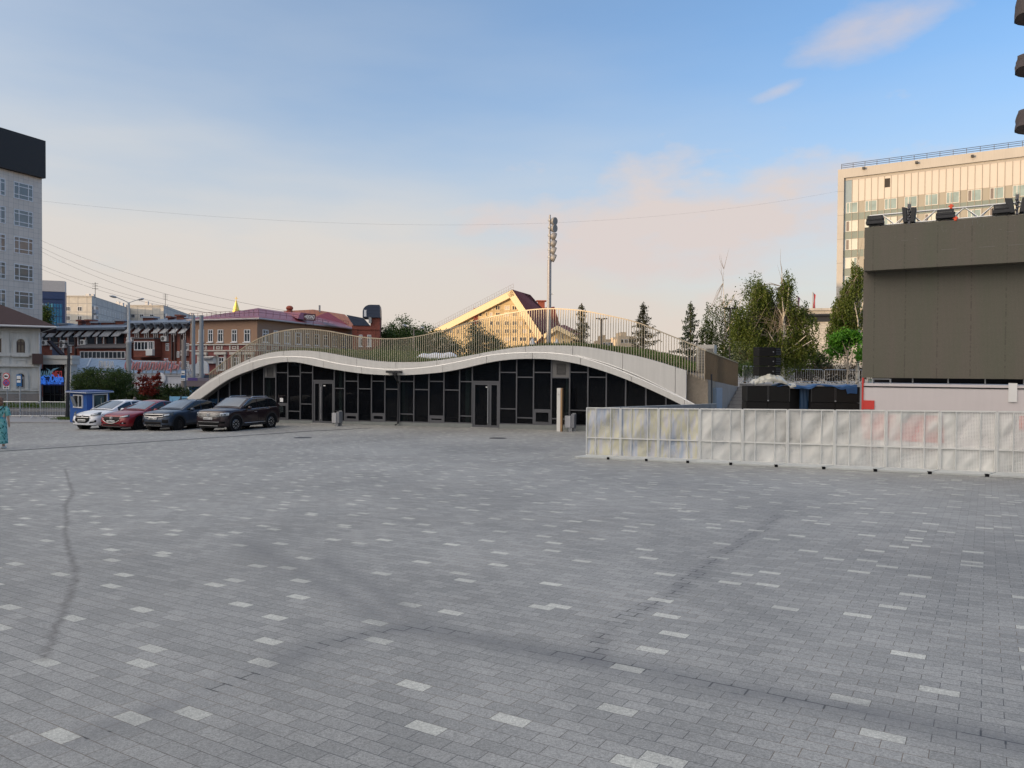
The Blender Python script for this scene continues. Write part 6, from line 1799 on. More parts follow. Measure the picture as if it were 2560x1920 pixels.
# ------------------------------------------------------------------ old white house at the left edge with the clinic entrance
OH = Wall((at(100, 950, 70).x, 70), (-0.86, -0.51))
zE = OH.px(100, 815)[1]
OLD = M_('old_white_plaster', (0.60, 0.585, 0.54), .85, var=.16, scale=.7, streak=.22, fine=.08)
t = thing('old_house', OH.P(6, FAR_Z, -5), 'weathered white two storey plastered house with arched windows and brown hipped roof', 'building')
LOH = 16
m = MB(); OH.box(m, 0, LOH, FAR_Z, zE, -10, 0); m.build('wall', OLD, t)
m = MB(); OH.box(m, -.02, LOH, FAR_Z, OH.px(60, 984)[1], -10.02, .06); m.build('plinth', M_('old_plinth', (.30, .265, .235), .9, var=.12), t)
BRO = M_('brown_shingle', (0.050, 0.030, 0.030), .9, var=.2, scale=3)
c_ = [OH.P(-1.3, zE, .9), OH.P(LOH, zE, .9), OH.P(LOH, zE, -11), OH.P(-1.3, zE, -11)]
pk = at(-30, 742, 75)
m = MB(); pk = Vector((OH.P(6.2, 0, -5).x, OH.P(6.2, 0, -5).y, OH.px(0, 762)[1]+1.6)); pk2 = pk + OH.D*8
m.add([*c_, pk, pk2], [(0, 1, 5, 4), (3, 0, 4), (2, 3, 4, 5), (1, 2, 5)]); m.add([q_-Vector((0,0,.2)) for q_ in c_] + c_, [(0,1,5,4),(1,2,6,5),(2,3,7,6),(3,0,4,7),(3,2,1,0)])
m.build('roof', BRO, t)
m = MB(); m.tube([c_[0]-Vector((0,0,.1)), c_[1]-Vector((0,0,.1))], .1, 6); d0 = OH.P(.05, zE-.3, .2); m.tube([c_[0]-Vector((0,0,.12)), d0+Vector((0,0,-.35)), OH.P(.0, FAR_Z+.3, .14)], .075, 6); m.build('gutter', M_('gutter_white', (.6, .6, .6), .5), t)
m = MB()
for y, h, pr in ((882, .28, .14), (910, .16, .2), (914, .10, .28), (974, .14, .16), (828, .14, .1)):
    z = OH.px(60, y)[1]; OH.box(m, -.04, LOH, z-h, z, .003, pr)
for x in (98, 24): a = OH.sx(x, 900); OH.box(m, a, a+.6, OH.px(60, 972)[1], zE-.5, .003, .085)
m.build('string_course', OLD, t)
OGL = M_glass('old_glass', (.035, .03, .025), .05); BRW = M_('brown_frame', (.055, .035, .03), .6)
def arch_window(x0, x1, y0, y1, sash):
    a0, a1 = sorted((OH.sx(x0, y1), OH.sx(x1, y1))); zt = OH.px((x0+x1)/2, y0)[1]; zb = OH.px((x0+x1)/2, y1)[1]
    arc = [(a0+(a1-a0)*(.5+.5*math.cos(q_)), zt-.28+.28*math.sin(q_)) for q_ in np.linspace(0, math.pi, 9)]
    g = MB(); OH.poly(g, [(a0, zb), (a1, zb)]+arc, .004, .02); o = g.build('window', OGL, t)
    m = MB(); OH.frame(m, a0, a1, zb, zt-.28, .09, .021, .06); OH.box(m, (a0+a1)/2-.04, (a0+a1)/2+.04, zb+.09, zt-.05, .021, .055); OH.box(m, a0+.09, a1-.09, zb+(zt-zb)*.62, zb+(zt-zb)*.68, .021, .05); m.build('frame', BRW if sash else M_('grey_frame', (.3, .3, .3), .5), o)
    m = MB(); pts_o = [(a0+(a1-a0)*.5+((a1-a0)*.5+.3)*math.cos(q_), zt-.28+.6*math.sin(q_)) for q_ in np.linspace(0, math.pi, 13)]; pts_i = [(a0+(a1-a0)*.5+((a1-a0)*.5+.02)*math.cos(q_), zt-.28+.31*math.sin(q_)) for q_ in np.linspace(0, math.pi, 13)]
    for k in range(12): OH.poly(m, [pts_i[k], pts_o[k], pts_o[k+1], pts_i[k+1]], .003, .13)
    OH.box(m, a0-.3, a0-.02, zb-.1, zt-.28, .003, .12); OH.box(m, a1+.02, a1+.3, zb-.1, zt-.28, .003, .12); OH.box(m, a0-.35, a1+.35, zb-.25, zb-.1, .003, .2)
    OH.frame(m, a0-.1, a1+.1, zb-1.0, zb-.5, .07, .003, .06); m.build('surround', OLD, o)
arch_window(42, 62, 848, 885, True); arch_window(-6, 14, 846, 884, True); arch_window(42, 61.5, 934, 970, False); arch_window(-6, 12, 932, 970, False)
m = MB(); a, z = OH.px(92, 898); OH.box(m, a-.5, a+.35, z-.45, z+.5, .003, .55); m.build('alarm_box', M_('rust_box', (.07, .035, .03), .6), t)
# clinic entrance block right of it
CE = Wall((at(100, 950, 71).x, 71), (1, 0.03))
t = thing('clinic_entrance', CE.P(2.5, FAR_Z, -3), 'flat roofed white portal with dark glass front right of the old house', 'building')
e = CE.sx(186, 900); zt = CE.px(140, 889)[1]; zl = CE.px(140, 911)[1]
WPL = M_('portal_white', (.55, .535, .49), .7, var=.06)
m = MB(); CE.box(m, 0, e, zl, zt, -.9, .4); CE.box(m, -.03, e+.08, zt-.3, zt+.02, -.9, .52); CE.box(m, CE.sx(171, 950), e-.15, FAR_Z, zl-.003, -.8, .3)
CE.box(m, CE.sx(163, 950), CE.sx(168, 950), FAR_Z, zl-.003, -1, .1); m.build('wall', WPL, t)
m = MB(); g0, g1 = CE.sx(100.5, 950), CE.sx(163, 950); CE.box(m, g0, g1, FAR_Z, zl-.003, -1, -.5); m.build('pane', M_glass('black_glass', (.006, .006, .007), .04), t)
m = MB()
for f in (.0, .28, .45, .78, .985): CE.box(m, g0+(g1-g0)*f, g0+(g1-g0)*f+.07, FAR_Z, zl-.01, -.497, -.42)
for y in (925, 988): z = CE.px(130, y)[1]; CE.box(m, g0, g1, z, z+.06, -.497, -.43)
m.build('glazing_bar', M_('black_bar', (.02, .02, .02), .5), t)
m = MB(); pv = CE.px(100, 861, -1.0); CE.poly(m, [(0, zt+.03), (0, CE.px(101, 858, -2)[1]), (CE.sx(150, 889, -2), zt+.03)], -2.3, -2.0); m.build('gable_end', M_('lilac_gable', (.25, .28, .42), .7), t)
m = MB(); q0, q1 = CE.P(-.2, CE.px(101, 856, -2)[1]+.12, -1.9), CE.P(CE.sx(150, 889, -2)+.3, zt+.1, -1.9); m.bar(q0, q1, .7, .16); m.build('gable_roof', BRO, t)
SG = Wall((CE.P(0, 0, -.35).x, CE.P(0, 0, -.35).y), CE.D)
ts = thing('clinic_sign', SG.P(3, SG.px(130, 960)[1]), 'illuminated dark sign reading КАМАМЕД and Delta with a blue bird and tooth outlines', 'sign')
a0, a1 = SG.sx(100.8, 950), SG.sx(160.5, 950); z0, z1 = SG.px(130, 963)[1], SG.px(130, 922)[1]
m = MB(); SG.box(m, a0, a1, z0, z1, -.05, 0); m.build('board', M_('sign_black', (.008, .008, .012), .3), ts)
m = MB(); SG.box(m, a0+.02, a1-.02, z0+.0, SG.px(130, 944.5)[1], .001, .012); m.build('lower_board', M_emit('sign_navy', (.008, .02, .12), .25), ts)
EB = M_emit('sign_blue_light', (.05, .22, .9), .28, (.05, .1, .3)); EG = M_emit('sign_steel_light', (.13, .26, .36), .2, (.1, .15, .2)); ER = M_emit('sign_red_light', (.42, .06, .06), .22, (.2, .03, .03))
def tx(b, x0, x1, y, sz, mt, bold=.0): 
    u0, u1 = SG.sx(x0, 950), SG.sx(x1, 950); text('lettering', b, mt, ts, SG.P((u0+u1)/2, SG.px((x0+x1)/2, y)[1], .02), SG.D, (0, 0, 1), sz, .01, bold=bold, width=u1-u0)
tx('КАМА', 101.5, 130, 942, .75, EG, .012); tx('МЕД', 131, 155.5, 942.3, .75, ER, .012)
tx('Delta', 126.5, 159, 954.3, .95, EB, .03); tx('центр стоматологии', 102, 153, 960, .30, EB, .004)
m = MB(); a, z = SG.px(125, 929); 
SG.poly(m, [(a-.35, z+.3), (a-.1, z+.12), (a, z-.2), (a+.15, z-.2), (a+.35, z+.1), (a+.85, z+.38), (a+.3, z+.28), (a+.08, z+.02), (a-.05, z+.2)], .02, .04); m.build('bird_mark', EG, ts)
m = MB()
for cx, sc in ((103.2, .8), (108, .55), (116.8, 1.0)):
    c, z = SG.px(cx, 950); pts = [SG.P(c+sc*.36*u, z+sc*.42*v, .03) for u, v in ((-1,.6),(-.5,1),(0,.75),(.5,1),(1,.6),(.8,-.2),(.6,-1),(.3,-.2),(-.3,-.2),(-.6,-1),(-.8,-.2),(-1,.6))]
    m.tube(pts, .035, 5, False)
m.build('tooth_mark', EB, ts)
# gilded spire far off
p0, p1, pb = at(590.5, 751, 210), at(590.5, 745, 210), at(590.5, 785, 210)
t = thing('church_spire', (pb.x, pb.y, FAR_Z), 'slender golden spire with a cross far behind the burgundy roof', 'spire')
m = MB(); m.lathe([(1.15, 0), (.75, 1.6), (.12, p0.z-pb.z)], pb, 8); m.build('cone', M_('gilding', (.95, .62, .12), .3, .7, var=.05), t)
m = MB(); m.tube([p0-Vector((0,0,.2)), p1+Vector((0,0,.4))], .09, 5); m.tube([p1+Vector((-.45,0,-.1)), p1+Vector((.45,0,-.1))], .07, 5); m.build('cross', M_('gilding', (.95, .62, .12), .3, .7), t)
m = MB(); m.box(pb.x-1.3, pb.x+1.3, pb.y-1.3, pb.y+1.3, FAR_Z, pb.z); m.build('base', TRW, t)

# ------------------------------------------------------------------ houses added outside the frame at the left to cast shade on the square
def offrow(x, y, w_, d, h, label, n, m_):
    t = thing('added_shade_house', (x, y, -1.0), label, 'building', 'added houses that cast shade from the left')
    m = MB(); m.box(x-d, x, y, y+w_, -3, h); m.build('wall', m_, t)
    m = MB(); m.box(x-d-.4, x+.4, y-.2, y+w_+.2, h+.003, h+.5); m.build('roof', BRO, t)
    Wf = Wall((x, y), (0, 1), toward=(0, y))
    for r_ in range(int((h-1)/3.4)):
        for c in range(n):
            a = w_*(c+.3)/n; Wf.window(t, a, a+w_*.4/n, h-2.6-r_*3.4, h-.9-r_*3.4, WHITE_FRAME, GLASS_SKY, .09, (.5,), (), 0, .1)
offrow(-45, 5, 10, 12, 8.3, 'added two storey plastered house out of view, shading the square', 4, OLD)
offrow(-46, 16, 21, 12, 8.0, 'added low house out of view, shading the square, nearest the old white house', 8, TAN)
offrow(-200, 195, 75, 15, 24, 'long added apartment house far out of view at the left, shading the distant flats', 12, PANM)
offrow(-62, 30, 47, 12, 13, 'mid height added house out of view behind the low ones, shading the street', 10, TAN)
offrow(-45, -52, 56, 14, 24, 'tall added apartment house out of view, left behind the viewer, shading the square', 10, PANM)
# ------------------------------------------------------------------ parked cars
def paint(name, col, metal=0.0, rough=0.28):
    if name in MATS: return MATS[name]
    m, nt, b, out = newmat(name); q = NT(nt)
    p = q.obj()
    n = q.noise(p, 2.5, 4); f = q.m('MULTIPLY_ADD', n, 0.16, 0.92)
    dust = q.m('MULTIPLY', q.noise(p, 5.0, 4), 0.03)
    q.l(q.mix(dust, q.mix(1.0, col, q.comb(f, f, f), 'MULTIPLY'), (0.25, 0.24, 0.22)), b.inputs['Base Color'])
    b.inputs['Metallic'].default_value = metal; b.inputs['Roughness'].default_value = rough
    b.inputs['Coat Weight'].default_value = 0.6; b.inputs['Coat Roughness'].default_value = 0.04; b.inputs['Specular IOR Level'].default_value = 0.3
    MATS[name] = m
    return m
CGL = M_glass('car_glass', (0.010, 0.012, 0.014), 0.02, 0.7)
CGLW = M_glass('windscreen_glass', (0.045, 0.062, 0.07), 0.02, 1.0)
for n_ in CGLW.node_tree.nodes:
    if n_.type == 'BSDF_PRINCIPLED': n_.inputs['Coat Weight'].default_value = 1.0; n_.inputs['Coat Roughness'].default_value = 0.02; n_.inputs['Coat IOR'].default_value = 1.8
CHROME = M_('chrome', (0.62, 0.62, 0.62), 0.32, 0.9, var=0.05)
LAMP = M_('headlamp_lens', (0.50, 0.53, 0.56), 0.12, 0.3, var=0.3, scale=30)
LAMPD = M_('headlamp_dark', (0.10, 0.11, 0.12), 0.1, 0.3, var=0.3, scale=30)
ALLOY = M_('alloy_rim', (0.42, 0.42, 0.43), 0.3, 0.8)
RIMD = M_('black_rim', (0.018, 0.018, 0.02), 0.35, 0.3)
TAILR = M_('tail_lens', (0.30, 0.01, 0.012), 0.2)
PLATE = M_('number_plate', (0.78, 0.78, 0.76), 0.5, var=0.03)
PLT = M_('plate_text', (0.02, 0.02, 0.02), 0.5)
def car(label, pos, heading, p):
    L, W, H = p['L']/2, p['W']/2, p['H']
    t = thing('parked_car', (0, 0, 0), label, 'car', 'cars parked in a row beside the pavilion')
    body = p['body']
    wf, wr, wrad = p['wf'], p['wr'], p['rad']
    zb = p.get('zb', 0.22)
    def ztop(x):
        return float(np.interp(x, p['top_x'], p['top_z']))
    n = p.get('n', 4.2)
    xe = 0.75                                     # length of the rounded ends
    def plan(x, sc=1.0):
        """half width at x"""
        if x > L-xe: f = (x-(L-xe))/xe
        elif x < -(L-xe): f = (-(L-xe)-x)/xe
        else: f = 0
        f = min(f, 1.0)
        return W*sc*max(0.0, (1-f**n))**(1/n)
    # stations packed towards the ends
    th = np.linspace(0, math.pi, 61)
    xs = list(-L*np.sign(np.cos(th))*np.abs(np.cos(th))**0.8)
    lev = [(0.0, .93, 0.05), (0.10, .985, 0.0), (0.35, 1.0, 0.0), (0.62, 1.0, 0.0), (0.80, .985, 0.03), (0.93, .955, 0.07), (1.0, .90, 0.11)]
    def zlev(x, f):
        b_ = zb
        for wx in (wf, wr):
            d = abs(x-wx)
            if d < wrad+.07: b_ = max(b_, wrad + math.sqrt(max(0, (wrad+.07)**2-d*d)) - 0.0)
        zt = ztop(x)
        b_ = min(b_, zt-.06)
        return b_ + (zt-b_)*f
    def pt(x, f, side):
        sc = float(np.interp(f, [l_[0] for l_ in lev], [l_[1] for l_ in lev])); inx = float(np.interp(f, [l_[0] for l_ in lev], [l_[2] for l_ in lev]))
        xx = x*(1-inx*.5*(abs(x)/L)**6)
        return Vector((xx, side*plan(x)*sc, zlev(x, f)))
    m = MB()
    loop = [(x, 1) for x in xs] + [(x, -1) for x in reversed(xs[1:-1])]
    m.grid([[pt(x, f, s_) for x, s_ in loop+[loop[0]]] for f, _, _ in lev])
    cap = []
    for x in xs:
        a = pt(x, 1.0, 1); row = []
        for k in range(9):
            u = 1-2*k/8
            row.append(Vector((a.x, a.y*u, a.z+.05*(1-u**4)*(1 if abs(x) < L-.02 else 0))))
        cap.append(row)
    m.grid(cap)
    m.build('body', body, t, smooth=True)
    m = MB(); m.box(-L+.35, L-.35, -W+.22, W-.22, zb+.01, zb+.09); m.build('underbody', BLACK, t)
    # greenhouse
    G = p['gh']    # cowl x,z ; roof front x ; roof rear x ; tail x,z
    c_, rf_, rr_, tl_ = G['cowl'], G['rf'], G['rr'], G['tail']
    wb, wt = W*.90, W*G.get('wt', .70)
    def roofz(x):
        f = (x-rr_[0])/(rf_[0]-rr_[0]); return rr_[1]+(rf_[1]-rr_[1])*f + G.get('arch', .05)*4*f*(1-f)
    def gpt_(x, v, s_):
        """surface of the greenhouse: v=0 at the belt, 1 at the roof edge"""
        if x > rf_[0]: k = (c_[0]-x)/(c_[0]-rf_[0]); zt = c_[1]+(roofz(rf_[0])-c_[1])*k**.92
        elif x < rr_[0]: k = (x-tl_[0])/(rr_[0]-tl_[0]); zt = tl_[1]+(roofz(rr_[0])-tl_[1])*k**.8
        else: k = 1; zt = roofz(x)
        zbelt = ztop(x)-.03
        zt = max(zt, zbelt+.001)
        hf = (zt-zbelt)/max(.01, H-zbelt)
        yy = wb+(wt-wb)*v*min(1, hf)
        bulge = .035*math.sin(math.pi*v)
        return Vector((x, s_*(yy+bulge*hf), zbelt+(zt-zbelt)*v))
    gx = list(np.linspace(c_[0]-.02, rf_[0], 10)) + list(np.linspace(rf_[0], rr_[0], 14))[1:] + list(np.linspace(rr_[0], tl_[0]+.02, 10))[1:]
    m = MB()
    rows = []
    for x in gx:
        row = [gpt_(x, v_, 1) for v_ in (0, .3, .6, .85, 1)]
        e = row[-1]
        row += [Vector((x, e.y*u, e.z+.045*(1-u*u))) for u in (.9, .7, .35, 0, -.35, -.7, -.9)]
        row += [gpt_(x, v_, -1) for v_ in (1, .85, .6, .3, 0)]
        rows.append(row)
    m.grid(rows); m.build('roof', p.get('roof', body), t, smooth=True)
    def topsurf(x, u, lift):
        e = gpt_(x, 1, 1); d = 1e-2
        q = Vector((x, e.y*u, e.z+.045*(1-u*u)))
        e2 = gpt_(x+d, 1, 1); nrm = Vector((-(e2.z-e.z), 0, d)).normalized()
        return q+nrm*lift
    for (xa, xb, nm, mt) in ((c_[0]-.10, rf_[0]+.06, 'windscreen', CGLW), (rr_[0]-.08, tl_[0]+.14, 'rear_window', CGL)):
        m = MB(); m.grid([[topsurf(x, u, .012) for u in np.linspace(.86, -.86, 9)] for x in np.linspace(xa, xb, 9)])
        m.build(nm, mt, t, smooth='all')
    for s_ in (1, -1):
        for (xa, xb) in G['side']:
            m = MB(); 
            m.grid([[gpt_(x, v_, s_)+Vector((0, s_*.012, 0)) for v_ in np.linspace(.10, .90, 6)] for x in np.linspace(xa, xb, 12)])
            m.build('side_window', CGL, t, smooth='all')
        if p.get('trim'):
            m = MB(); xa, xb = G['side'][0][0]+.06, G['side'][-1][1]-.05
            m.tube([gpt_(x, .93, s_)+Vector((0, s_*.016, 0)) for x in np.linspace(xa, xb, 16)], .012, 5)
            m.tube([gpt_(x, .03, s_)+Vector((0, s_*.018, 0)) for x in np.linspace(xa, xb, 16)], .011, 5)
            m.build('window_trim', CHROME, t)
        if p.get('rails'):
            m = MB(); m.tube([Vector((x, s_*(wt-.03), roofz(x)+z_)) for x, z_ in ((rf_[0]-.2, .0), (rf_[0]-.3, .055), (rr_[0]+.35, .055), (rr_[0]+.2, .0))], .02, 6); m.build('roof_rail', CHROME if p['rails'] == 'chrome' else BLACK, t)
        # mirror, door lines, handles, sill
        xm = c_[0]-.52; q = gpt_(xm, .08, s_)
        m = MB(); m.ball(q+Vector((.03, s_*.17, .05)), .09, .13, .085, 10, 6); m.bar(q, q+Vector((.02, s_*.1, .02)), .05); m.build('mirror', p.get('mirror', body), t, smooth=True)
        m = MB()
        for xd in p['doors']:
            m.tube([pt(xd, f_, s_)+Vector((0, s_*.001, 0)) for f_ in np.linspace(.08, .97, 8)], .006, 4, False)
        m.build('door_gap', BLACK, t)
        m = MB()
        for xd in p['doors'][1:]:
            q = pt(xd+.2, .80, s_); m.box(q.x-.09, q.x+.09, q.y-.02, q.y+.02, q.z-.015, q.z+.015)
        m.build('handle', CHROME if p.get('trim') else body, t)
        m = MB(); m.grid([[pt(x, f_, s_)+Vector((0, s_*.012, -.01)) for f_ in (0, .06, .13)] for x in np.linspace(wf-wrad-.1, wr+wrad+.1, 12)])
        if p.get('clad'): 
            for wx in (wf, wr):
                rows = []
                for rr2 in (wrad+.075, wrad+.135):
                    rows.append([Vector((wx+rr2*math.cos(a), s_*(plan(wx)*1.0+.014), wrad+rr2*math.sin(a))) for a in np.linspace(-.15, math.pi+.15, 17)])
                m.grid(rows)
        m.build('sill_trim', M_('black_cladding', (.025, .025, .027), .55), t)
        if p.get('trimline'):
            m = MB(); m.tube([pt(x, .17, s_)+Vector((0, s_*.016, 0)) for x in np.linspace(wf-.6, wr+.5, 8)], .014, 5); m.build('side_trim', CHROME, t)
        # arch linings and wheels
        for wx, ang in ((wf, p.get('steer', 0)), (wr, 0)):
            m = MB(); m.lathe([(wrad+.07, 0), (wrad+.07, .25), (0, .25)], Vector((wx, s_*(W-.02), wrad)), 20, (0, -s_, 0)); m.build('wheel_arch', BLACK, t)
            w0 = Vector((wx, s_*(W-.115), wrad-.005)); ax = Vector((math.sin(ang)*-s_, s_*math.cos(ang), 0))
            m = MB(); r_ = wrad
            m.lathe([(r_*.66, -.10), (r_*.93, -.11), (r_, -.08), (r_, .08), (r_*.94, .105), (r_*.70, .10), (r_*.66, .08)], w0, 28, ax)
            wh = m.build('wheel', RUBBER, t, smooth=True)
            m = MB(); m.lathe([(r_*.68, .09), (r_*.64, .10), (r_*.60, .06), (r_*.60, -.08)], w0, 28, ax)
            Xv = Vector((0, 0, 1)); Yv = ax.cross(Xv).normalized()
            ns = p.get('spokes', 10)
            for k in range(ns):
                a = 2*math.pi*k/ns; tw = p.get('twist', .12)
                d0_ = Xv*math.cos(a)+Yv*math.sin(a); d1_ = Xv*math.cos(a+tw*s_)+Yv*math.sin(a+tw*s_)
                m.bar(w0+d0_*r_*.10+ax*.075, w0+d1_*r_*.63+ax*.085, r_*.13*(10/ns)**.5, .03, ax)
            m.lathe([(r_*.17, .06), (r_*.15, .10), (0, .10)], w0, 12, ax)
            m.build('rim', p['rim'], wh)
            m = MB(); m.lathe([(r_*.60, -.02), (0, -.02)], w0, 20, ax); m.build('brake_disc', M_('brake_dark', (.03, .03, .03), .5, .5), wh)
    # front details placed on the rounded nose
    def nose(y, z, lift=.0, sg=1):
        yy = min(abs(y)/(W*.995), .995)
        x = (L-xe)+xe*(1-yy**n)**(1/n)
        zt = ztop(L); f = (z-zb)/(zt-zb); x -= .22*max(0, f-.55)**1.6*.6 + .10*max(0, .25-f)
        a_ = Vector((x, y, z)); nn = Vector((1, .5*(y/W)**3, .15)).normalized()
        return Vector((sg*(a_.x+nn.x*lift), a_.y+nn.y*lift, a_.z+nn.z*lift))
    def patch(name, ys, zf, mat, lift=.015, par=None, nz=4, sg=1, smooth=True):
        m = MB(); m.grid([[nose(y, zf(y)[0]+(zf(y)[1]-zf(y)[0])*k/nz, lift, sg) for y in ys] for k in range(nz+1)])
        m.grid([[nose(y, zf(y)[e], l_, sg) for y in ys] for e in (0, 1) for l_ in (lift,)])
        return m.build(name, mat, par or t, smooth='all')
    p['front'](t, patch, nose, W, L)
    yl = np.linspace(-.26, .26, 7); zp = p['plate']
    pl = patch('number_plate', yl, lambda y: (zp, zp+.115), PLATE, .03)
    q = nose(0, zp+.022, .036)
    text('lettering', p['reg'], PLT, pl, q, (0, 1, 0), (0, 0, 1), .095, .002, width=.46)
    m = MB()
    for s_ in (1, -1):
        patch('tail_lamp', np.linspace(s_*.42*W, s_*.95*W, 6), lambda y: (ztop(-L)-.22, ztop(-L)-.06), TAILR, .012, None, 3, -1)
    g = Vector(pos)
    t.location = g; t.rotation_euler = (p.get('rx', 0), p.get('ry', 0), heading)
    return t
def lin(*a): return np.linspace(*a)
# white compact hatchback
def f_white(t, patch, nose, W, L):
    hexa = lambda y: (.36+.16*max(0, (abs(y)-.28)/.26)**1.0*.9, .72-.02*abs(y))
    patch('grille', lin(-.47, .47, 11), hexa, BLACK, .014)
    patch('grille_bar', lin(-.43, .43, 9), lambda y: (.625, .65), CHROME, .024, None, 1)
    m = MB(); m.lathe([(.07, 0), (.07, .015), (0, .015)], nose(0, .70, .01), 14, (1, 0, .2)); m.build('emblem', CHROME, t)
    for s_ in (1, -1):
        patch('headlight', lin(s_*.50, s_*.86, 8), lambda y: (.70+.20*(abs(y)-.5), .79+.38*(abs(y)-.5)), LAMPD, .014)
        patch('headlight_lens', lin(s_*.56, s_*.80, 6), lambda y: (.73+.22*(abs(y)-.5), .77+.34*(abs(y)-.5)), LAMP, .02)
        patch('fog_lamp', lin(s_*.50, s_*.80, 7), lambda y: (.34+.20*max(0, abs(y)-.5), .40+.42*(abs(y)-.5)), BLACK, .014)
        patch('daytime_lamp', lin(s_*.58, s_*.74, 5), lambda y: (.39+.25*(abs(y)-.5), .41+.30*(abs(y)-.5)), CHROME, .022)
    patch('bumper_lip', lin(-.80, .80, 12), lambda y: (.225, .25), BLACK, .008)
CW = dict(L=4.3, W=1.78, H=1.47, rad=.315, wf=1.33, wr=-1.32, body=paint('white_car_paint', (.74, .75, .77), 0, .3), rim=ALLOY, spokes=10,
    top_x=[-2.15, -1.9, -1.0, .3, .75, 1.3, 1.8, 2.05, 2.15], top_z=[.86, .98, .97, .95, .96, .90, .80, .72, .64],
    gh=dict(cowl=(.98, .97), rf=(-.02, 1.40), rr=(-1.25, 1.38), tail=(-2.0, .98), arch=.05, side=((.62, -.30), (-.38, -1.30), (-1.36, -1.72)), wt=.68),
    doors=[.62, -.34, -1.30], front=f_white, plate=.42, reg='A195MK 59')
def f_red(t, patch, nose, W, L):
    sh = lambda y: (.37+.16*min(1, (abs(y)/.50)**2.2), .70)
    patch('grille', lin(-.50, .50, 13), sh, BLACK, .014)
    m = MB(); m.tube([nose(y, sh(y)[0], .022) for y in lin(-.52, .52, 15)], .009, 6); m.build('grille_frame', CHROME, t, smooth=True)
    m = MB(); m.lathe([(.095, 0), (.095, .018), (.075, .018), (.075, .005)], nose(0, .62, .015), 18, (1, 0, .1)); q = nose(0, .62, .03)
    m.tube([q+Vector((0, -.075, .045)), q+Vector((0, 0, -.01)), q+Vector((0, .075, .045))], .012, 5); m.build('emblem', CHROME, t)
    for s_ in (1, -1):
        patch('headlight', lin(s_*.50, s_*.87, 8), lambda y: (.655+.10*(abs(y)-.5), .70+.33*(abs(y)-.5)), LAMPD, .014)
        patch('headlight_lens', lin(s_*.55, s_*.83, 6), lambda y: (.675+.12*(abs(y)-.5), .70+.28*(abs(y)-.5)), LAMP, .02)
        patch('fog_lamp', lin(s_*.58, s_*.82, 6), lambda y: (.36, .43), BLACK, .012)
        m = MB(); m.ball(nose(s_*.70, .395, .01), .035); m.build('fog_bulb', LAMP, t)
    patch('lower_grille', lin(-.55, .55, 9), lambda y: (.24, .34), BLACK, .012)
    patch('bumper_lip', lin(-.80, .80, 12), lambda y: (.20, .225), M_('lip_grey', (.25, .25, .25), .5), .014)
CR = dict(L=4.86, W=1.84, H=1.45, rad=.335, wf=1.45, wr=-1.38, body=paint('red_car_paint', (.22, .008, .014), .1, .4), rim=RIMD, spokes=10, trim=True,
    top_x=[-2.43, -2.2, -1.2, .3, .8, 1.4, 2.0, 2.32, 2.43], top_z=[.88, .98, .97, .94, .95, .90, .80, .71, .62],
    gh=dict(cowl=(1.05, .96), rf=(.02, 1.38), rr=(-.95, 1.36), tail=(-2.05, 1.0), arch=.06, side=((.66, -.28), (-.36, -1.22), (-1.28, -1.65)), wt=.66),
    doors=[.70, -.32, -1.32], front=f_red, plate=.40, reg='C276BE 59')
def f_grey(t, patch, nose, W, L):
    patch('grille', lin(-.55, .55, 11), lambda y: (.70-.0*abs(y), .80), BLACK, .014)
    m = MB(); m.tube([nose(y, .695+.02*(abs(y)/.5)**2, .022) for y in lin(-.57, .57, 11)] + [nose(y, .81, .022) for y in lin(.57, -.57, 11)], .014, 6); m.build('grille_frame', CHROME, t)
    m = MB(); m.lathe([(.06, 0), (.055, .010), (0, .010)], nose(0, .85, .0), 14, (1, 0, .1)); m.build('emblem', M_('emblem_grey', (.22, .22, .23), .5, .5), t)
    for s_ in (1, -1):
        patch('headlight', lin(s_*.57, s_*.86, 7), lambda y: (.69+.12*(abs(y)-.5), .80+.34*(abs(y)-.5)), LAMPD, .014)
        patch('headlight_lens', lin(s_*.63, s_*.80, 5), lambda y: (.72+.15*(abs(y)-.5), .78+.28*(abs(y)-.5)), LAMP, .02)
        patch('fog_lamp', lin(s_*.56, s_*.80, 6), lambda y: (.40+.25*max(0, .62-abs(y)), .57), BLACK, .014)
    patch('lower_grille', lin(-.50, .50, 9), lambda y: (.33, .46), BLACK, .013)
    patch('bumper_cladding', lin(-.82, .82, 14), lambda y: (.21, .34), M_('black_cladding', (.025, .025, .027), .55), .008)
    patch('skid_plate', lin(-.55, .55, 11), lambda y: (.235, .315), M_('skid_silver', (.5, .5, .5), .35, .5), .022)
    for y in (-.3, .0, .3): patch('skid_slot', lin(y-.10, y+.10, 4), lambda q: (.262, .288), BLACK, .028)
CG = dict(L=4.24, W=1.75, H=1.50, rad=.325, wf=1.30, wr=-1.30, body=paint('blue_grey_car_paint', (.034, .050, .078), .2, .4), rim=RIMD, spokes=10, rails='black', clad=True, steer=-.42, zb=.26,
    top_x=[-2.12, -1.9, -1.0, .3, .75, 1.3, 1.8, 2.03, 2.12], top_z=[.92, 1.02, 1.01, .98, .99, .96, .90, .84, .72],
    gh=dict(cowl=(.98, 1.0), rf=(.02, 1.42), rr=(-1.15, 1.40), tail=(-1.95, 1.05), arch=.05, side=((.64, -.28), (-.36, -1.22), (-1.28, -1.62)), wt=.68),
    doors=[.62, -.32, -1.26], front=f_grey, plate=.555, reg='K308AC 159')
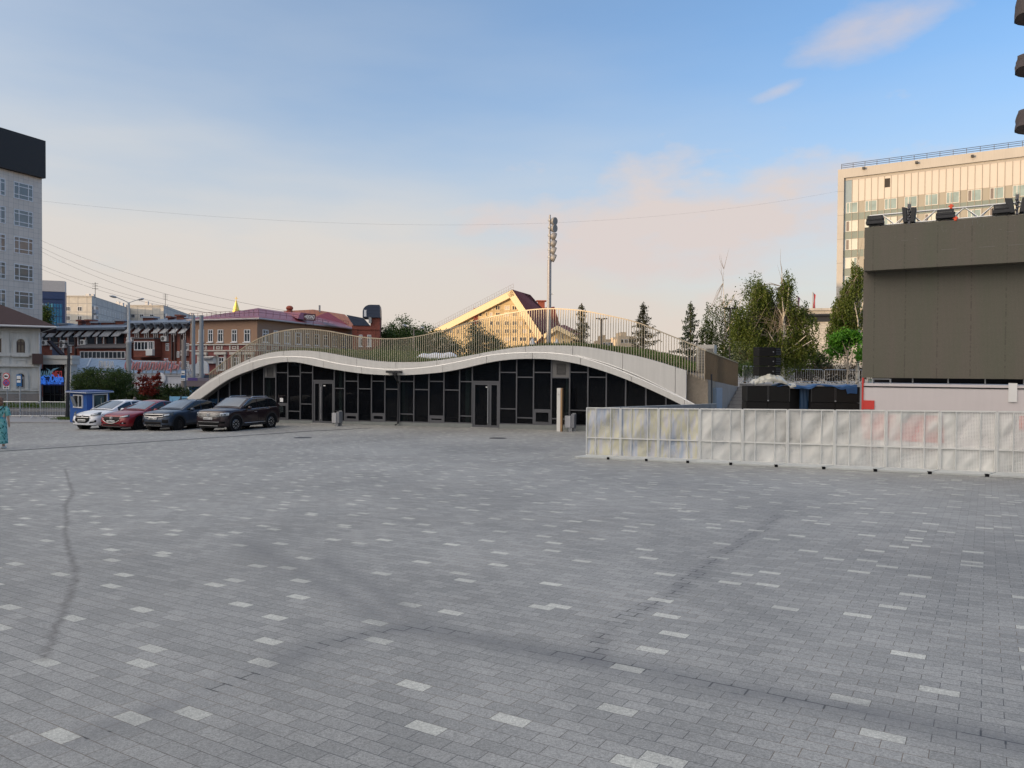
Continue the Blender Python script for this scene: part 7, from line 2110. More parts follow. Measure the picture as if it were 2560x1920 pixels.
def f_brown(t, patch, nose, W, L):
    patch('grille', lin(-.62, .62, 13), lambda y: (.71, .91), BLACK, .012)
    for k, z in enumerate((.725, .775, .83, .89)):
        patch('grille_bar', lin(-.62, .62, 13), lambda y, z=z: (z, z+.022), CHROME, .024, None, 1)
    m = MB(); c = nose(0, .81, .02); m.lathe([(.085, 0), (.085, .018), (.066, .018), (.066, .004)], c, 20, (1, 0, .1))
    c2 = c+Vector((.016, 0, 0)); m.tube([c2+Vector((0, -.06, .05)), c2+Vector((0, -.02, -.055)), c2+Vector((0, 0, .01)), c2+Vector((0, .02, -.055)), c2+Vector((0, .06, .05))], .009, 5)
    m.build('emblem', CHROME, t)
    for s_ in (1, -1):
        patch('headlight', lin(s_*.63, s_*.90, 7), lambda y: (.745+.10*(abs(y)-.6), .90+.12*(abs(y)-.6)), LAMP, .014)
        patch('headlight_lens', lin(s_*.66, s_*.75, 4), lambda y: (.79, .86), LAMPD, .02); patch('headlight_lens', lin(s_*.78, s_*.85, 4), lambda y: (.80, .87), LAMPD, .02)
        patch('side_intake', lin(s_*.62, s_*.84, 5), lambda y: (.42, .50), BLACK, .01)
    patch('lower_grille', lin(-.60, .60, 9), lambda y: (.33, .47), BLACK, .010)
    patch('bumper_trim', lin(-.62, .62, 11), lambda y: (.475, .495), CHROME, .022, None, 1)
    patch('bumper_trim', lin(-.55, .55, 11), lambda y: (.285, .315), CHROME, .022, None, 1)
    patch('bumper_cladding', lin(-.82, .82, 12), lambda y: (.20, .28), M_('black_cladding', (.025, .025, .027), .55), .006)
CB = dict(L=4.52, W=1.84, H=1.68, rad=.355, wf=1.38, wr=-1.30, body=paint('dark_brown_car_paint', (.018, .007, .010), .15, .35), rim=ALLOY, spokes=10, twist=.35, rails='chrome', trim=True, trimline=True, clad=True, zb=.24,
    top_x=[-2.26, -2.1, -1.2, .3, .75, 1.35, 1.9, 2.17, 2.26], top_z=[1.0, 1.12, 1.10, 1.06, 1.07, 1.05, 1.00, .95, .84],
    gh=dict(cowl=(1.0, 1.07), rf=(.20, 1.56), rr=(-1.55, 1.56), tail=(-2.12, 1.12), arch=.04, side=((.68, -.22), (-.30, -1.18), (-1.24, -1.78)), wt=.74),
    doors=[.62, -.26, -1.22], front=f_brown, plate=.575, reg='B820XY 159')
HD = math.atan2(-.94, -.34)
def place(px, py, p):
    """ground point of the near front wheel -> car origin"""
    g = gpt(px, py); f = Vector((math.cos(HD), math.sin(HD), 0)); lft = Vector((-f.y, f.x, 0))
    o = Vector((g.x, g.y, 0)) - f*p['wf'] - lft*(p['W']/2-.02)
    def gz(q): return grd(q.x, q.y)
    zf = (gz(o+f*p['wf']+lft*.8)+gz(o+f*p['wf']-lft*.8))/2; zr = (gz(o+f*p['wr']+lft*.8)+gz(o+f*p['wr']-lft*.8))/2
    p['ry'] = -math.atan2(zf-zr, p['wf']-p['wr'])
    o.z = zf + (zr-zf)*p['wf']/(p['wf']-p['wr'])
    return o
car('white compact hatchback with silver rims, beside the blue kiosk', place(270, 1072.5, CW), HD, CW)
car('dark red saloon with black rims and shield shaped grille', place(351, 1074.5, CR), HD, CR)
car('blue grey raised hatchback with black roof rails and silver skid plate', place(447, 1075.5, CG), HD, CG)
car('dark brown sport utility car with chrome grille bars and silver spoked rims', place(590, 1077.5, CB), HD, CB)

# ------------------------------------------------------------------ watchman's kiosk
KK = gpt(175, 1062.5); KW = Wall((KK.x, KK.y), (-0.45, 0.89)); KW2 = Wall((at(212, 1000, 46.5).x, 46.0), (1, .22))
k0 = at(175, 1060, 47.0); k1 = at(217.5, 1063, 45.6); k2 = at(273, 1060, 47.6)
zk = grd(k1.x, k1.y)
t = thing('kiosk', ((k0.x+k2.x)/2, k1.y+1, zk), 'small bright blue watchman kiosk with white framed windows and a flat overhanging roof', 'kiosk')
F1 = Wall((k0.x, k0.y), (k1.x-k0.x, k1.y-k0.y)); F2 = Wall((k1.x, k1.y), (k2.x-k1.x, k2.y-k1.y))
l1 = (k1-k0).xy.length; l2 = (k2-k1).xy.length
zt = F1.px(217, 984)[1]
KB = M_stripes('kiosk_blue', tuple(F1.D), (0.018, 0.095, 0.36), (0.012, .065, .26), .11, .012, .45, 0, .1, .3)
m = MB(); pl = [Vector((k0.x, k0.y, zk-.1)), Vector((k1.x, k1.y, zk-.1)), Vector((k2.x, k2.y, zk-.1)), Vector((k2.x+k0.x-k1.x, k2.y+k0.y-k1.y, zk-.1))]
m.prism(pl, (0, 0, zt-zk+.1)); m.build('wall', KB, t)
c = sum(pl, Vector())/4; c.z = 0
m = MB(); m.prism([Vector((q.x, q.y, zt+.004)) + (Vector((q.x, q.y, 0))-c)*.22 for q in pl], (0, 0, .13)); m.build('roof', M_('kiosk_roof', (.03, .07, .22), .5), t)
m = MB(); m.tube([Vector((q.x, q.y, zt+.05)) + (Vector((q.x, q.y, 0))-c)*.235 for q in pl[:3]], .03, 5); m.build('roof_edge', M_('kiosk_edge', (.45, .5, .58), .4), t)
a0, z1 = F1.px(185, 986); a1, z0 = F1.px(208, 1020.5); F1.window(t, a0, a1, z0, z1, WHITE_FRAME, GLASS, .07, (.52,))
m = MB(); m.hexa([F1.P(a0+.12, z0+.1, .07), F1.P(a0+(a1-a0)*.47, z0+.1, .07), F1.P(a0+(a1-a0)*.47, z1-.1, .25), F1.P(a0+.12, z1-.1, .25), F1.P(a0+.12, z0+.1, .10), F1.P(a0+(a1-a0)*.47, z0+.1, .10), F1.P(a0+(a1-a0)*.47, z1-.1, .28), F1.P(a0+.12, z1-.1, .28)]); m.build('open_sash', M_glass('sash_glass', (.12, .14, .16), .1), t)
a0, z1 = F2.px(231, 985.5); a1, z0 = F2.px(267.5, 1019.5); F2.window(t, a0, a1, z0, z1, WHITE_FRAME, M_glass('kiosk_glass', (.035, .034, .022), .05), .06, ())
m = MB(); b_ = F2.sx(251, 1000); F2.box(m, b_, b_+.09, z0+.06, z1-.25, .013, .02); m.build('curtain_edge', M_('cream_strip', (.30, .28, .2), .6), t)

# ------------------------------------------------------------------ street furniture near the pavilion
def bin_(x, y0, y1, w_, label):
    g = gpt(x, y1); Bw = Wall((g.x, g.y), (1, -.42)); s_ = g.y/FPX; wd = w_*s_; h = (y1-y0)*s_
    t = thing('litter_bin', (g.x, g.y, g.z), label, 'litter bin', 'litter bins beside the pavilion doors')
    m = MB(); Bw.box(m, -.05, .12, g.z, g.z+.2, -.2, -.05); Bw.box(m, wd*.12, wd*.5, g.z+.0, g.z+h, -.30, -.24); m.build('post', GREY_METAL, t)
    m = MB(); Bw.box(m, -wd/2, wd*.12, g.z+.18, g.z+h*.86, -.36, 0); m.build('shell', M_('bin_light', (.42, .42, .43), .5, .1), t, bevel=.015)
    m = MB(); Bw.box(m, wd*.125, wd*.5, g.z+.18, g.z+h*.95, -.36, -.03); m.build('side_shell', M_('bin_mid', (.20, .205, .22), .5, .1), t, bevel=.015)
    m = MB(); Bw.box(m, -wd/2, wd*.15, g.z+h*.985, g.z+h, -.34, -.02); Bw.box(m, -wd/2+.02, -wd/2+.04, g.z+h*.84, g.z+h*.984, -.2, -.17); m.build('lid', DARK_METAL, t)
bin_(838, 1027, 1066, 21, 'grey litter bin with a flat lid beside the left pavilion door')
bin_(1423, 1033, 1079, 25, 'grey litter bin on a short post right of the white pylon')
g = gpt(1397, 1079); PW = Wall((g.x, g.y), (1, -.30)); s_ = g.y/FPX
t = thing('info_pylon', (g.x, g.y, g.z), 'slim white information pylon standing in front of the pavilion glazing', 'pylon')
zt = PW.px(1397, 970.5)[1]; a0, a1 = PW.sx(1392, 1000), PW.sx(1401, 1000)
m = MB(); PW.box(m, a0, a1, g.z-.05, zt, -.28, 0); m.build('panel', M_('pylon_white', (.74, .72, .66), .5, var=.05), t, bevel=.01)
m = MB(); PW.box(m, a1+.002, PW.sx(1404.5, 1000), g.z-.05, zt-.004, -.28, -.01); m.build('warm_edge', M_('pylon_warm_brown', (.42, .25, .12), .55, var=.2, scale=5), t)  # right edge strip in a warm brown colour
c, z = PW.px(1397, 985); m = MB(); m.tube([PW.P(c-.045, z-.05, .004), PW.P(c, z+.06, .004), PW.P(c+.045, z-.05, .004), PW.P(c-.045, z-.05, .004)], .005, 4, False); m.tube([PW.P(c-.028, z-.01, .004), PW.P(c+.028, z-.01, .004)], .004, 4, False); m.build('mark', M_('mark_grey', (.3, .28, .25), .6), t)
m = MB(); q = gpt(1174, 1069); m.box(q.x-.1, q.x+.12, q.y-.02, q.y+.2, q.z, q.z+.2)
tag(m.build('socket_box', M_('socket_grey', (.5, .5, .47), .6), bevel=.01), 'small pale socket box on the ground left of the right door', 'box')

# ------------------------------------------------------------------ lamp posts, sign posts, poles
LEDG_ = M_('lamp_head_grey', (.40, .41, .42), .4, .3)
def street_lamp(px, ybase, d, ytop, label, arms, r0=.13, mat=None, gz=FAR_Z):
    b = at(px, ybase, d); b.z = gz
    tp = at(px, ytop, d); tp.x = b.x
    mat = mat or M_('lamp_post_pale', (.46, .48, .49), .5, .3, var=.08, streak=.1)
    t = thing('street_lamp', b, label, 'street lamp', 'street lamps')
    h = tp.z-gz
    m = MB(); m.lathe([(r0, 0), (r0, h*.62), (r0*1.15, h*.625), (r0*1.15, h*.645), (r0*.62, h*.65), (r0*.45, h)], b, 12); m.build('post', mat, t, smooth=True)
    for (dx, dz_, dy) in arms:
        m = MB(); e = tp+Vector((dx*.62, dy*.62, dz_*.8)); m.tube([tp, tp+Vector((dx*.25, dy*.25, dz_*.35)), e], .035, 6); m.build('arm', mat, t)
        e2 = tp+Vector((dx, dy, dz_)); dd = (e2-e).normalized(); sd_ = dd.cross(Vector((0, 0, 1))).normalized()
        m = MB(); prof = [(0, .05, .05), (.2, .15, .09), (.55, .19, .10), (.85, .14, .07), (1, .03, .03)]
        m.grid([[e.lerp(e2, u)+sd_*(w2*math.cos(a))+Vector((0, 0, 1))*(h2*math.sin(a)) for a in np.linspace(0, 2*math.pi, 9)] for u, w2, h2 in prof])
        m.build('lamp_head', LEDG_, t, smooth='all')
    return t
street_lamp(322, 960, 62, 757, 'tall pale street lamp with two leaf shaped heads by the round bush', ((-1.25, .50, -.6), (1.1, .36, .3)), .19)
street_lamp(1034, 900, 58, 826, 'grey twin armed street lamp behind the dip of the pavilion roof', ((-.85, .38, -.3), (.75, .22, .2)), .10, M_('lamp_post_weathered', (.22, .19, .16), .6, .2), 0.3)
def tee_lamp(px, ybase, d, ytop, label, hw=.5):
    b = at(px, ybase, d); tp = at(px, ytop, d); b.x = tp.x; b.z = min(b.z, .6)
    t = thing('park_lamp', b, label, 'park lamp', 'dark park lamps with T shaped heads')
    m = MB(); m.tube([b, tp], .055, 8); m.build('post', DARK_METAL, t)
    for s_ in (-1, 1):
        m = MB(); m.box(tp.x+s_*.04 if s_ > 0 else tp.x-hw, tp.x+hw if s_ > 0 else tp.x-.04, tp.y-.12, tp.y+.12, tp.z-.02, tp.z+.05); m.build('lamp_head', DARK_METAL, t, bevel=.01)
        m = MB(); m.bar(tp+Vector((s_*hw*.5, 0, -.02)), tp+Vector((0, 0, -.22)), .03); m.build('brace', DARK_METAL, t)
tee_lamp(1825.5, 900, 50, 771, 'dark T headed park lamp left of the birches')
tee_lamp(1912, 900, 62, 817, 'dark T headed park lamp just above the speaker stack', .42)
tee_lamp(1504, 860, 58, 797, 'dark T headed park lamp behind the railing between two firs', .42)
# black street lamp by the kiosk
b = at(168.5, 1058, 49.5); b.z = FAR_Z+.15; tp = at(172, 857, 49.5)
t = thing('street_lamp', b, 'black street lamp post with a bent head beside the blue kiosk', 'street lamp', 'street lamps')
m = MB(); m.tube([b, (b.x+.02, b.y, b.z+1.2), tp+Vector((0, 0, -.7)), tp+Vector((-.03, 0, -.25)), tp+Vector((-.22, 0, -.02))], [.13, .10, .085, .075, .06], 8); m.build('post', DARK_METAL, t, smooth=True)
m = MB(); m.box(tp.x-.9, tp.x-.15, tp.y-.14, tp.y+.14, tp.z-.07, tp.z+.02); m.box(tp.x-.15, tp.x+.35, tp.y-.06, tp.y+.06, tp.z-.03, tp.z+.0); m.build('lamp_head', DARK_METAL, t, bevel=.02)
# bare poles behind
def pole(px, y1, d, ytop, r, label, mat, cat='pole'):
    b = at(px, 900, d); b.z = FAR_Z; tp = at(px, ytop, d); tp.x = b.x
    t = tag(None or (lambda m: (m.lathe([(r*1.1, 0), (r, 1.0), (r*.85, tp.z-FAR_Z)], b, 10), m)[1].build('utility_pole', mat, smooth=True))(MB()), label, cat, 'utility poles')
    return t
PGR = M_('pole_galvanised', (.27, .29, .31), .55, .2, var=.1); PCON = M_('pole_concrete', (.25, .22, .205), .85, var=.15, scale=2, streak=.1)
pole(483.5, 900, 66, 788, .17, 'left one of the two tall bare steel poles before the brown house', PGR)
pole(503.5, 900, 64, 788, .19, 'right one of the two tall bare steel poles before the brown house', PGR)
pole(459.5, 900, 56, 849, .19, 'brown grey concrete pole carrying the blue bus stop plate', PCON)
# bus-stop plate on that pole
PLB = M_('stop_blue', (.02, .13, .33), .5); PLW = M_('stop_white', (.72, .73, .72), .5); 
def stop_sign(px0, px1, y0, y1, d, label, post=None, variant=0):
    Bs = Wall((at(px0, y0, d).x, d), (1, 0)); wd = Bs.sx(px1, y0); zt = Bs.px(px0, y0)[1]; zb = Bs.px(px0, y1)[1]; h = zt-zb
    t = thing('bus_stop_sign', Bs.P(wd/2, post if post is not None else zb), label, 'sign', 'bus stop signs')
    m = MB(); Bs.box(m, 0, wd, zb, zt, -.05, 0); m.build('plate', PLB, t, bevel=.01)
    m = MB()
    if variant == 0:
        Bs.box(m, wd*.08, wd*.92, zb+h*.52, zt-h*.07, .001, .008); Bs.box(m, wd*.03, wd*.97, zb+.01, zb+h*.25, .001, .008)
    else:
        Bs.box(m, wd*.12, wd*.88, zb+h*.30, zt-h*.12, .001, .008)
    m.build('white_field', PLW, t)
    m = MB(); zc = zb+h*(.64 if variant == 0 else .56)
    Bs.box(m, wd*.18, wd*.82, zc, zc+h*.05, .009, .014); Bs.box(m, wd*.14, wd*.86, zc-h*.025, zc-.002, .009, .014)
    for f in (.28, .72): m.lathe([(wd*.07, 0), (wd*.07, .004), (0, .004)], Bs.P(wd*f, zc-h*.03, .009), 10, Bs.N)
    if variant == 0: 
        Bs.box(m, wd*.12, wd*.26, zb+h*.10, zb+h*.17, .009, .012); Bs.box(m, wd*.36, wd*.86, zb+h*.11, zb+h*.15, .009, .012)
    m.build('bus_symbol', BLACK, t)
    if post is not None:
        m = MB(); q = Bs.P(wd*.55, zb, -.08); m.tube([(q.x, q.y, post), (q.x, q.y, zt-.1)], .04, 8); m.build('post', M_('sign_post_grey', (.42, .43, .43), .5, .4), t)
stop_sign(452.5, 463.5, 924.5, 952, 55.6, 'tall blue and white bus stop plate fixed to the concrete pole', None, 0)
stop_sign(40.5, 53.5, 936, 965.5, 51, 'blue and white bus stop sign on a thin grey post before the white house', FAR_Z+.15, 1)
# round traffic signs on a thin post
b = at(18, 1010, 52); b.z = FAR_Z+.15
Ts = Wall((b.x, 51.9), (1, 0))
t = thing('traffic_sign', b, 'thin post with two round traffic signs and a small plate before the white house', 'sign')
m = MB(); m.tube([b, (b.x, b.y, Ts.px(18, 935)[1])], .035, 8); m.build('post', M_('sign_post_grey', (.42, .43, .43), .5, .4), t)
for yc, rim, inner, nm in ((940.5, (.55, .05, .05), (.7, .7, .7), 'no_truck_disc'), (957, (.55, .05, .08), (.05, .12, .42), 'no_stopping_disc')):
    a, z = Ts.px(17, yc); r_ = .235
    m = MB(); m.lathe([(r_, 0), (r_, .02), (0, .02)], Ts.P(a, z, .04), 20, Ts.N); o = m.build(nm, M_('disc_rim_%s' % nm, rim, .5), t)
    m = MB(); m.lathe([(r_*.76, .021), (r_*.76, .026), (0, .026)], Ts.P(a, z, .04), 20, Ts.N); m.build('face', M_('disc_face_%s' % nm, inner, .5), o)
    m = MB()
    if yc < 950: Ts.box(m, a-.12, a+.02, z-.05, z+.07, .067, .072); Ts.box(m, a+.025, a+.11, z-.05, z+.03, .067, .072); mt = BLACK
    else:
        for s_ in (1, -1): m.bar(Ts.P(a-.12, z-.12*s_, .069), Ts.P(a+.12, z+.12*s_, .069), .05, .006, Ts.N)
        mt = M_('disc_rim_no_stopping_disc', rim)
    m.build('symbol', mt, o)
a, z = Ts.px(16.5, 968.5); m = MB(); Ts.box(m, a-.2, a+.2, z-.1, z+.1, .03, .05); o = m.build('lower_plate', PLW, t)
m = MB(); Ts.box(m, a-.13, a-.02, z-.05, z+.05, .051, .055); Ts.box(m, a+.03, a+.14, z-.03, z+.03, .051, .055); m.build('symbol', BLACK, o)
# pedestrian barriers along the footway
def walk_fence(x0, x1, d, label):
    p = at(x0, 1040, d); q = at(x1, 1040, d); p.z = q.z = FAR_Z+.15
    return ped_fence(p, q, 1.08, label, 17)
walk_fence(-45, 99.5, 50.3, 'long galvanised barrier on the footway behind the woman in the green dress')
walk_fence(102, 172, 50.5, 'galvanised barrier on the footway ending at the black lamp post')
# banner fence and blue kiosk glimpsed beside the left foot of the roof
Bn = Wall((at(424, 1000, 50).x, 50), (1, -.05))
t = thing('banner_fence', Bn.P(1, FAR_Z), 'light blue printed banner stretched on a fence left of the roof foot', 'banner')
e = Bn.sx(480, 1000); zt = Bn.px(430, 991)[1]
m = MB(); Bn.box(m, 0, e, FAR_Z+.3, zt, -.02, 0); bn = m.build('banner', M_('banner_sky_blue', (.16, .38, .56), .6, var=.25, scale=1.2), t)
m = MB(); 
for (f0, f1, c) in ((.13, .26, 0), (.38, .5, 0), (.62, .8, 1)): Bn.poly(m, [(e*f0, zt-.15), (e*f1, zt-.9), (e*f1-.1, zt-1.5), (e*f0+.05, zt-1.5)], .001, .006)
m.build('print', M_('banner_deep_blue', (.025, .07, .20), .6, var=.2), bn)
m = MB(); 
for f in (0, .5, 1): Bn.box(m, e*f-.04, e*f+.04, FAR_Z, zt+.08, -.1, -.03)
Bn.box(m, e*.48, e*.54, FAR_Z+.3, zt, .007, .02); m.build('post', DARK_METAL, t)
Nk = Wall((at(473, 980, 60).x, 60), (1, 0))
t = thing('news_kiosk', Nk.P(1, FAR_Z), 'light blue street kiosk with a dark awning half hidden by the roof foot', 'kiosk')
e = Nk.sx(540, 980); zt = Nk.px(480, 966)[1]
m = MB(); Nk.box(m, 0, e, FAR_Z, zt, -2, 0); m.build('wall', M_('kiosk_sky_blue', (.10, .29, .55), .5), t)
m = MB(); Nk.box(m, .25, .32, FAR_Z+.5, zt-.1, .001, .04); Nk.box(m, .33, e-.3, FAR_Z+1, zt-.2, .001, .03); m.build('window', M_('kiosk_deep_blue', (.02, .09, .28), .3), t)
m = MB(); m.hexa([Nk.P(-.4, zt+.004, -2), Nk.P(e, zt+.004, -2), Nk.P(e, zt+.004, .7), Nk.P(-.4, zt+.004, .7), Nk.P(-.2, zt+.65, -2), Nk.P(e, zt+.65, -2), Nk.P(e, zt+.45, .3), Nk.P(-.2, zt+.45, .3)]); m.build('awning', M_('awning_dark', (.055, .04, .05), .7), t)
a, z = Nk.px(482, 952); m = MB(); Nk.box(m, a-.3, a+.45, z-.25, z+.25, .2, .3); m.build('sign_board', M_('board_violet', (.09, .06, .22), .5), t)

# ------------------------------------------------------------------ floodlight mast and things on the roof
mb_ = at(1372, 862, 46); mt_ = at(1374.5, 537, 46); mb_.x = mt_.x
t = thing('floodlight_mast', (mb_.x, mb_.y, .2), 'tall slim grey mast with six round floodlights stacked near its top', 'mast')
m = MB(); zlo = at(1372, 650, 46).z
m.lathe([(.14, 0), (.12, zlo-.2), (.075, zlo-.19), (.055, mt_.z-.2)], (mb_.x, mb_.y, .2), 10); m.build('post', M_('mast_grey', (.30, .30, .315), .5, .3), t, smooth=True)
SHELL = M_('lamp_shell', (.22, .215, .21), .5, .2); 
for i, (y, ang, el) in enumerate(((553, -.5, 0), (571, -.3, -.05), (591, 1.25, .1), (609, 1.0, .3), (627, .55, .35), (645, .4, .5))):
    c = at(1381, y, 46); c.x = mb_.x+.26
    ax = Vector((math.cos(ang)*.8, -math.sin(ang)*.2-(.7 if i < 2 else .25), -.1-.3*el)) if i < 2 else Vector((.9, .25-.35*(i > 3), -.25-.15*i/5))
    ax.normalize()
    m = MB(); m.lathe([(.06, -.22), (.17, -.16), (.235, -.02), (.235, .09), (.225, .09)], c, 14, ax); lm = m.build('floodlight', SHELL, t, smooth=True)
    m = MB(); m.lathe([(.222, .07), (0, .07)], c, 14, ax); m.build('lens', LENS, lm)
    m = MB(); m.bar((mb_.x, mb_.y, c.z+.06), c-ax*.12, .05); m.lathe([(.11, -.05), (.11, .05)], (mb_.x, mb_.y, c.z+.06), 8); m.tube([(mb_.x+.05, mb_.y, c.z-.1), (mb_.x+.14, mb_.y-.02, c.z-.26), c-ax*.15], .012, 5); m.build('bracket', GREY_METAL, lm)
p = at(1378, 735, 46); m = MB(); m.box(p.x-.02, p.x+.12, p.y-.05, p.y+.05, p.z-.03, p.z+.03); m.bar((mb_.x, mb_.y, p.z), p, .03); m.build('camera_head', WHITE_PAINT, t)
# white covers seen through the railing
TENT = M_('white_cover', (.66, .67, .69), .6, var=.08)
p0, p1 = at(1018, 905, 47), at(1146, 893, 47)
t = thing('awning_cover', ((p0.x+p1.x)/2, 48, p0.z-.3), 'long white tarpaulin cover behind the dip of the roof railing', 'cover')
m = MB(); rows = []
for j, (yy, zf) in enumerate(((46.6, -.5), (46.9, .25), (47.6, .40), (48.6, .36), (49.4, -.4))):
    rows.append([(p0.x+(p1.x-p0.x)*u, yy, at(1080, 901, 47).z + zf*min(1, u*3.5)*min(1, (1-u)*6+.3) + .12*u + .03*math.sin(u*23+j)) for u in np.linspace(0, 1, 30)])
m.grid(rows); m.build('sheet', TENT, t, smooth='all')
for i, (x, l) in enumerate(((1332, 'left white pointed folded parasol behind the roof railing'), (1392.5, 'right white pointed folded parasol beside the floodlight mast'))):
    b = at(x, 866, 48); tp = at(x-1, 843 if i == 0 else 846, 48)
    t = thing('folded_parasol', (b.x, b.y, b.z-.6), l, 'parasol', 'folded white parasols')
    m = MB(); rows = []
    for f in np.linspace(0, 1, 6): rows.append([(b.x+(tp.x-b.x)*f+(.27*(1-f)**.8+.015)*math.cos(a)*(1+.18*math.cos(6*a)), b.y+.24*(1-f)*math.sin(a), b.z-.35+(tp.z-b.z+.35)*f) for a in np.linspace(0, 2*math.pi, 19)])
    m.grid(rows); m.build('canopy', TENT, t, smooth='all')
    m = MB(); m.tube([(b.x, b.y, b.z-1.2), (tp.x, tp.y, tp.z+.05)], .025, 6); m.build('pole', GREY_METAL, t)

# ------------------------------------------------------------------ overhead wires
WIRE = M_('wire_black', (.03, .03, .032), .6)
def wire(a, b, sag, r, label, n=24):
    a, b = at(*a), at(*b); m = MB()
    m.tube([a.lerp(b, k/n)-Vector((0, 0, sag*4*(k/n)*(1-k/n))) for k in range(n+1)], r, 4, False)
    return tag(m.build('overhead_wire', WIRE), label, 'wire', 'overhead wires')
wire((100, 502, 90), (2095, 478, 135), 4.2, .0065, 'single long cable hanging across the whole sky from the left tower to the office block', 50)
wire((100, 600, 88), (735, 780, 70), .9, .011, 'topmost of the five wires falling from the left tower to the brown house')
wire((100, 617, 88), (640, 783, 70), .9, .011, 'second wire from the top between the left tower and the brown house')
wire((100, 627, 88), (600, 790, 70), .9, .011, 'third wire from the top between the left tower and the brown house')
wire((100, 662, 88), (640, 800, 72), .8, .011, 'fourth wire from the top between the left tower and the brown house')
wire((100, 671, 88), (560, 786, 72), .8, .011, 'lowest of the five wires falling from the left tower towards the spire')

# ------------------------------------------------------------------ people
SKIN = M_('skin', (.50, .32, .24), .55, var=.06)
def skinned(name, mat, parent, verts, edges, radii, root=0):
    me = bpy.data.meshes.new(name); o3 = ORG[parent.name]
    me.from_pydata([tuple(Vector(q)-o3) for q in verts], edges, [])
    o = bpy.data.objects.new(name, me); COL.objects.link(o); o.parent = parent; ORG[o.name] = o3
    me.materials.append(mat)
    sk = o.modifiers.new('skin', 'SKIN'); sk.use_smooth_shade = True
    for i, r_ in enumerate(radii):
        v_ = me.skin_vertices[0].data[i]; v_.radius = (r_, r_) if not isinstance(r_, tuple) else r_; v_.use_root = (i == root)
    sb_ = o.modifiers.new('subsurf', 'SUBSURF'); sb_.levels = 2; sb_.render_levels = 2
    return o
def person(pos, face, h, label, dress, hair_mat, bag=True, arms=((-.30, .02), (.30, .02))):
    """a standing figure; face is the direction looked towards"""
    P0 = Vector(pos); f = Vector((math.cos(face), math.sin(face), 0)); s_ = Vector((f.y, -f.x, 0)); U = Vector((0, 0, 1)); k = h/1.65
    t = thing('person', P0, label, 'person')
    def q(a, b, c): return P0 + s_*(a*k) + f*(b*k) + U*(c*k)
    V = [q(0,0,.93), q(0,.01,1.12), q(0,.01,1.28), q(0,0,1.38), q(0,.01,1.46), q(0,.02,1.54), q(0,.01,1.62)]; E = [(0,1),(1,2),(2,3),(3,4),(4,5),(5,6)]; Rr = [.15,.125,.13,.055,.06,.085,.06]
    for sd_ in (-1, 1):
        n0 = len(V); V += [q(.09*sd_,0,.85), q(.10*sd_,.02,.48), q(.10*sd_,-.01,.09), q(.105*sd_,.11,.035)]; E += [(0,n0),(n0,n0+1),(n0+1,n0+2),(n0+2,n0+3)]; Rr += [.095,.06,.04,.035]
        n0 = len(V); V += [q(.17*sd_,0,1.33), q(.23*sd_,-.02,1.08), q(.245*sd_,.06,.85), q(.245*sd_,.09,.77)]; E += [(2,n0),(n0,n0+1),(n0+1,n0+2),(n0+2,n0+3)]; Rr += [.05,.042,.032,.034]
    skinned('body', SKIN, t, V, E, [r_*k for r_ in Rr])
    for sd_ in (-1, 1):
        hb = q(.245*sd_, .09, .77)
        for fi in range(4):
            o_ = s_*(.012*(fi-1.5))*k; V2 = [hb+o_, hb+o_+U*-.045*k+f*.005, hb+o_+U*-(.075+.008*(1.5-abs(fi-1.5)))*k-f*.008]
            skinned('finger', SKIN, t, V2, [(0,1),(1,2)], [.010*k,.009*k,.007*k])
        V2 = [hb+f*.02*k+U*.015*k, hb+f*.045*k+U*-.02*k, hb+f*.045*k+U*-.045*k]; skinned('thumb', SKIN, t, V2, [(0,1),(1,2)], [.011*k,.010*k,.008*k])
    m = MB(); rows = []
    for z, rx, ry, of in dress['rows']:
        rows.append([q(rx*math.cos(a)*(1+dress.get('fold', 0)*math.cos(9*a)*max(0, (1-z))), ry*math.sin(a)+of, z) for a in np.linspace(0, 2*math.pi, 37)])
    m.grid(rows); m.build(dress['name'], dress['mat'], t, smooth='all')
    for sd_ in (-1, 1):
        m = MB(); m.tube([q(.13*sd_,0,1.36), q(.20*sd_,-.005,1.27), q(.245*sd_,-.02,1.08)], [.085*k, .085*k, .075*k], 12, False); m.build('sleeve', dress['mat'], t, smooth=True)
    hd = q(0,.005,1.565); m = MB(); m.ball(hd-f*.03*k+U*.03*k, .108*k, .115*k, .115*k, 14, 9)
    if dress.get('bob'): m.ball(hd-f*.035*k-U*.055*k, .115*k, .10*k, .11*k, 14, 9)
    m.build('hair', hair_mat, t, smooth=True)
    m = MB(); m.ball(hd+f*.085*k-U*.02*k, .062*k, .045*k, .085*k, 12, 8); m.ball(hd+f*.128*k-U*.02*k, .014*k, .018*k, .022*k, 8, 5); m.build('face', SKIN, t, smooth=True)
    m = MB(); 
    for sd_ in (-1, 1): m.ball(hd+f*.118*k+s_*(.032*sd_)*k+U*.012*k, .012*k, .009*k, .008*k, 8, 5)
    m.bar(hd+f*.120*k-s_*.022*k-U*.065*k, hd+f*.120*k+s_*.022*k-U*.065*k, .008*k); m.build('facial_feature', M_('feature_dark', (.08, .03, .03), .5), t)
    for sd_ in (-1, 1):
        m = MB(); m.ball(q(.105*sd_, .06, .045), .048*k, .13*k if abs(f.y) > .6 else .06*k, .05*k, 12, 7); m.build('shoe', M_('shoe_white', (.72, .70, .64), .6), t, smooth=True)
    return t, q, k
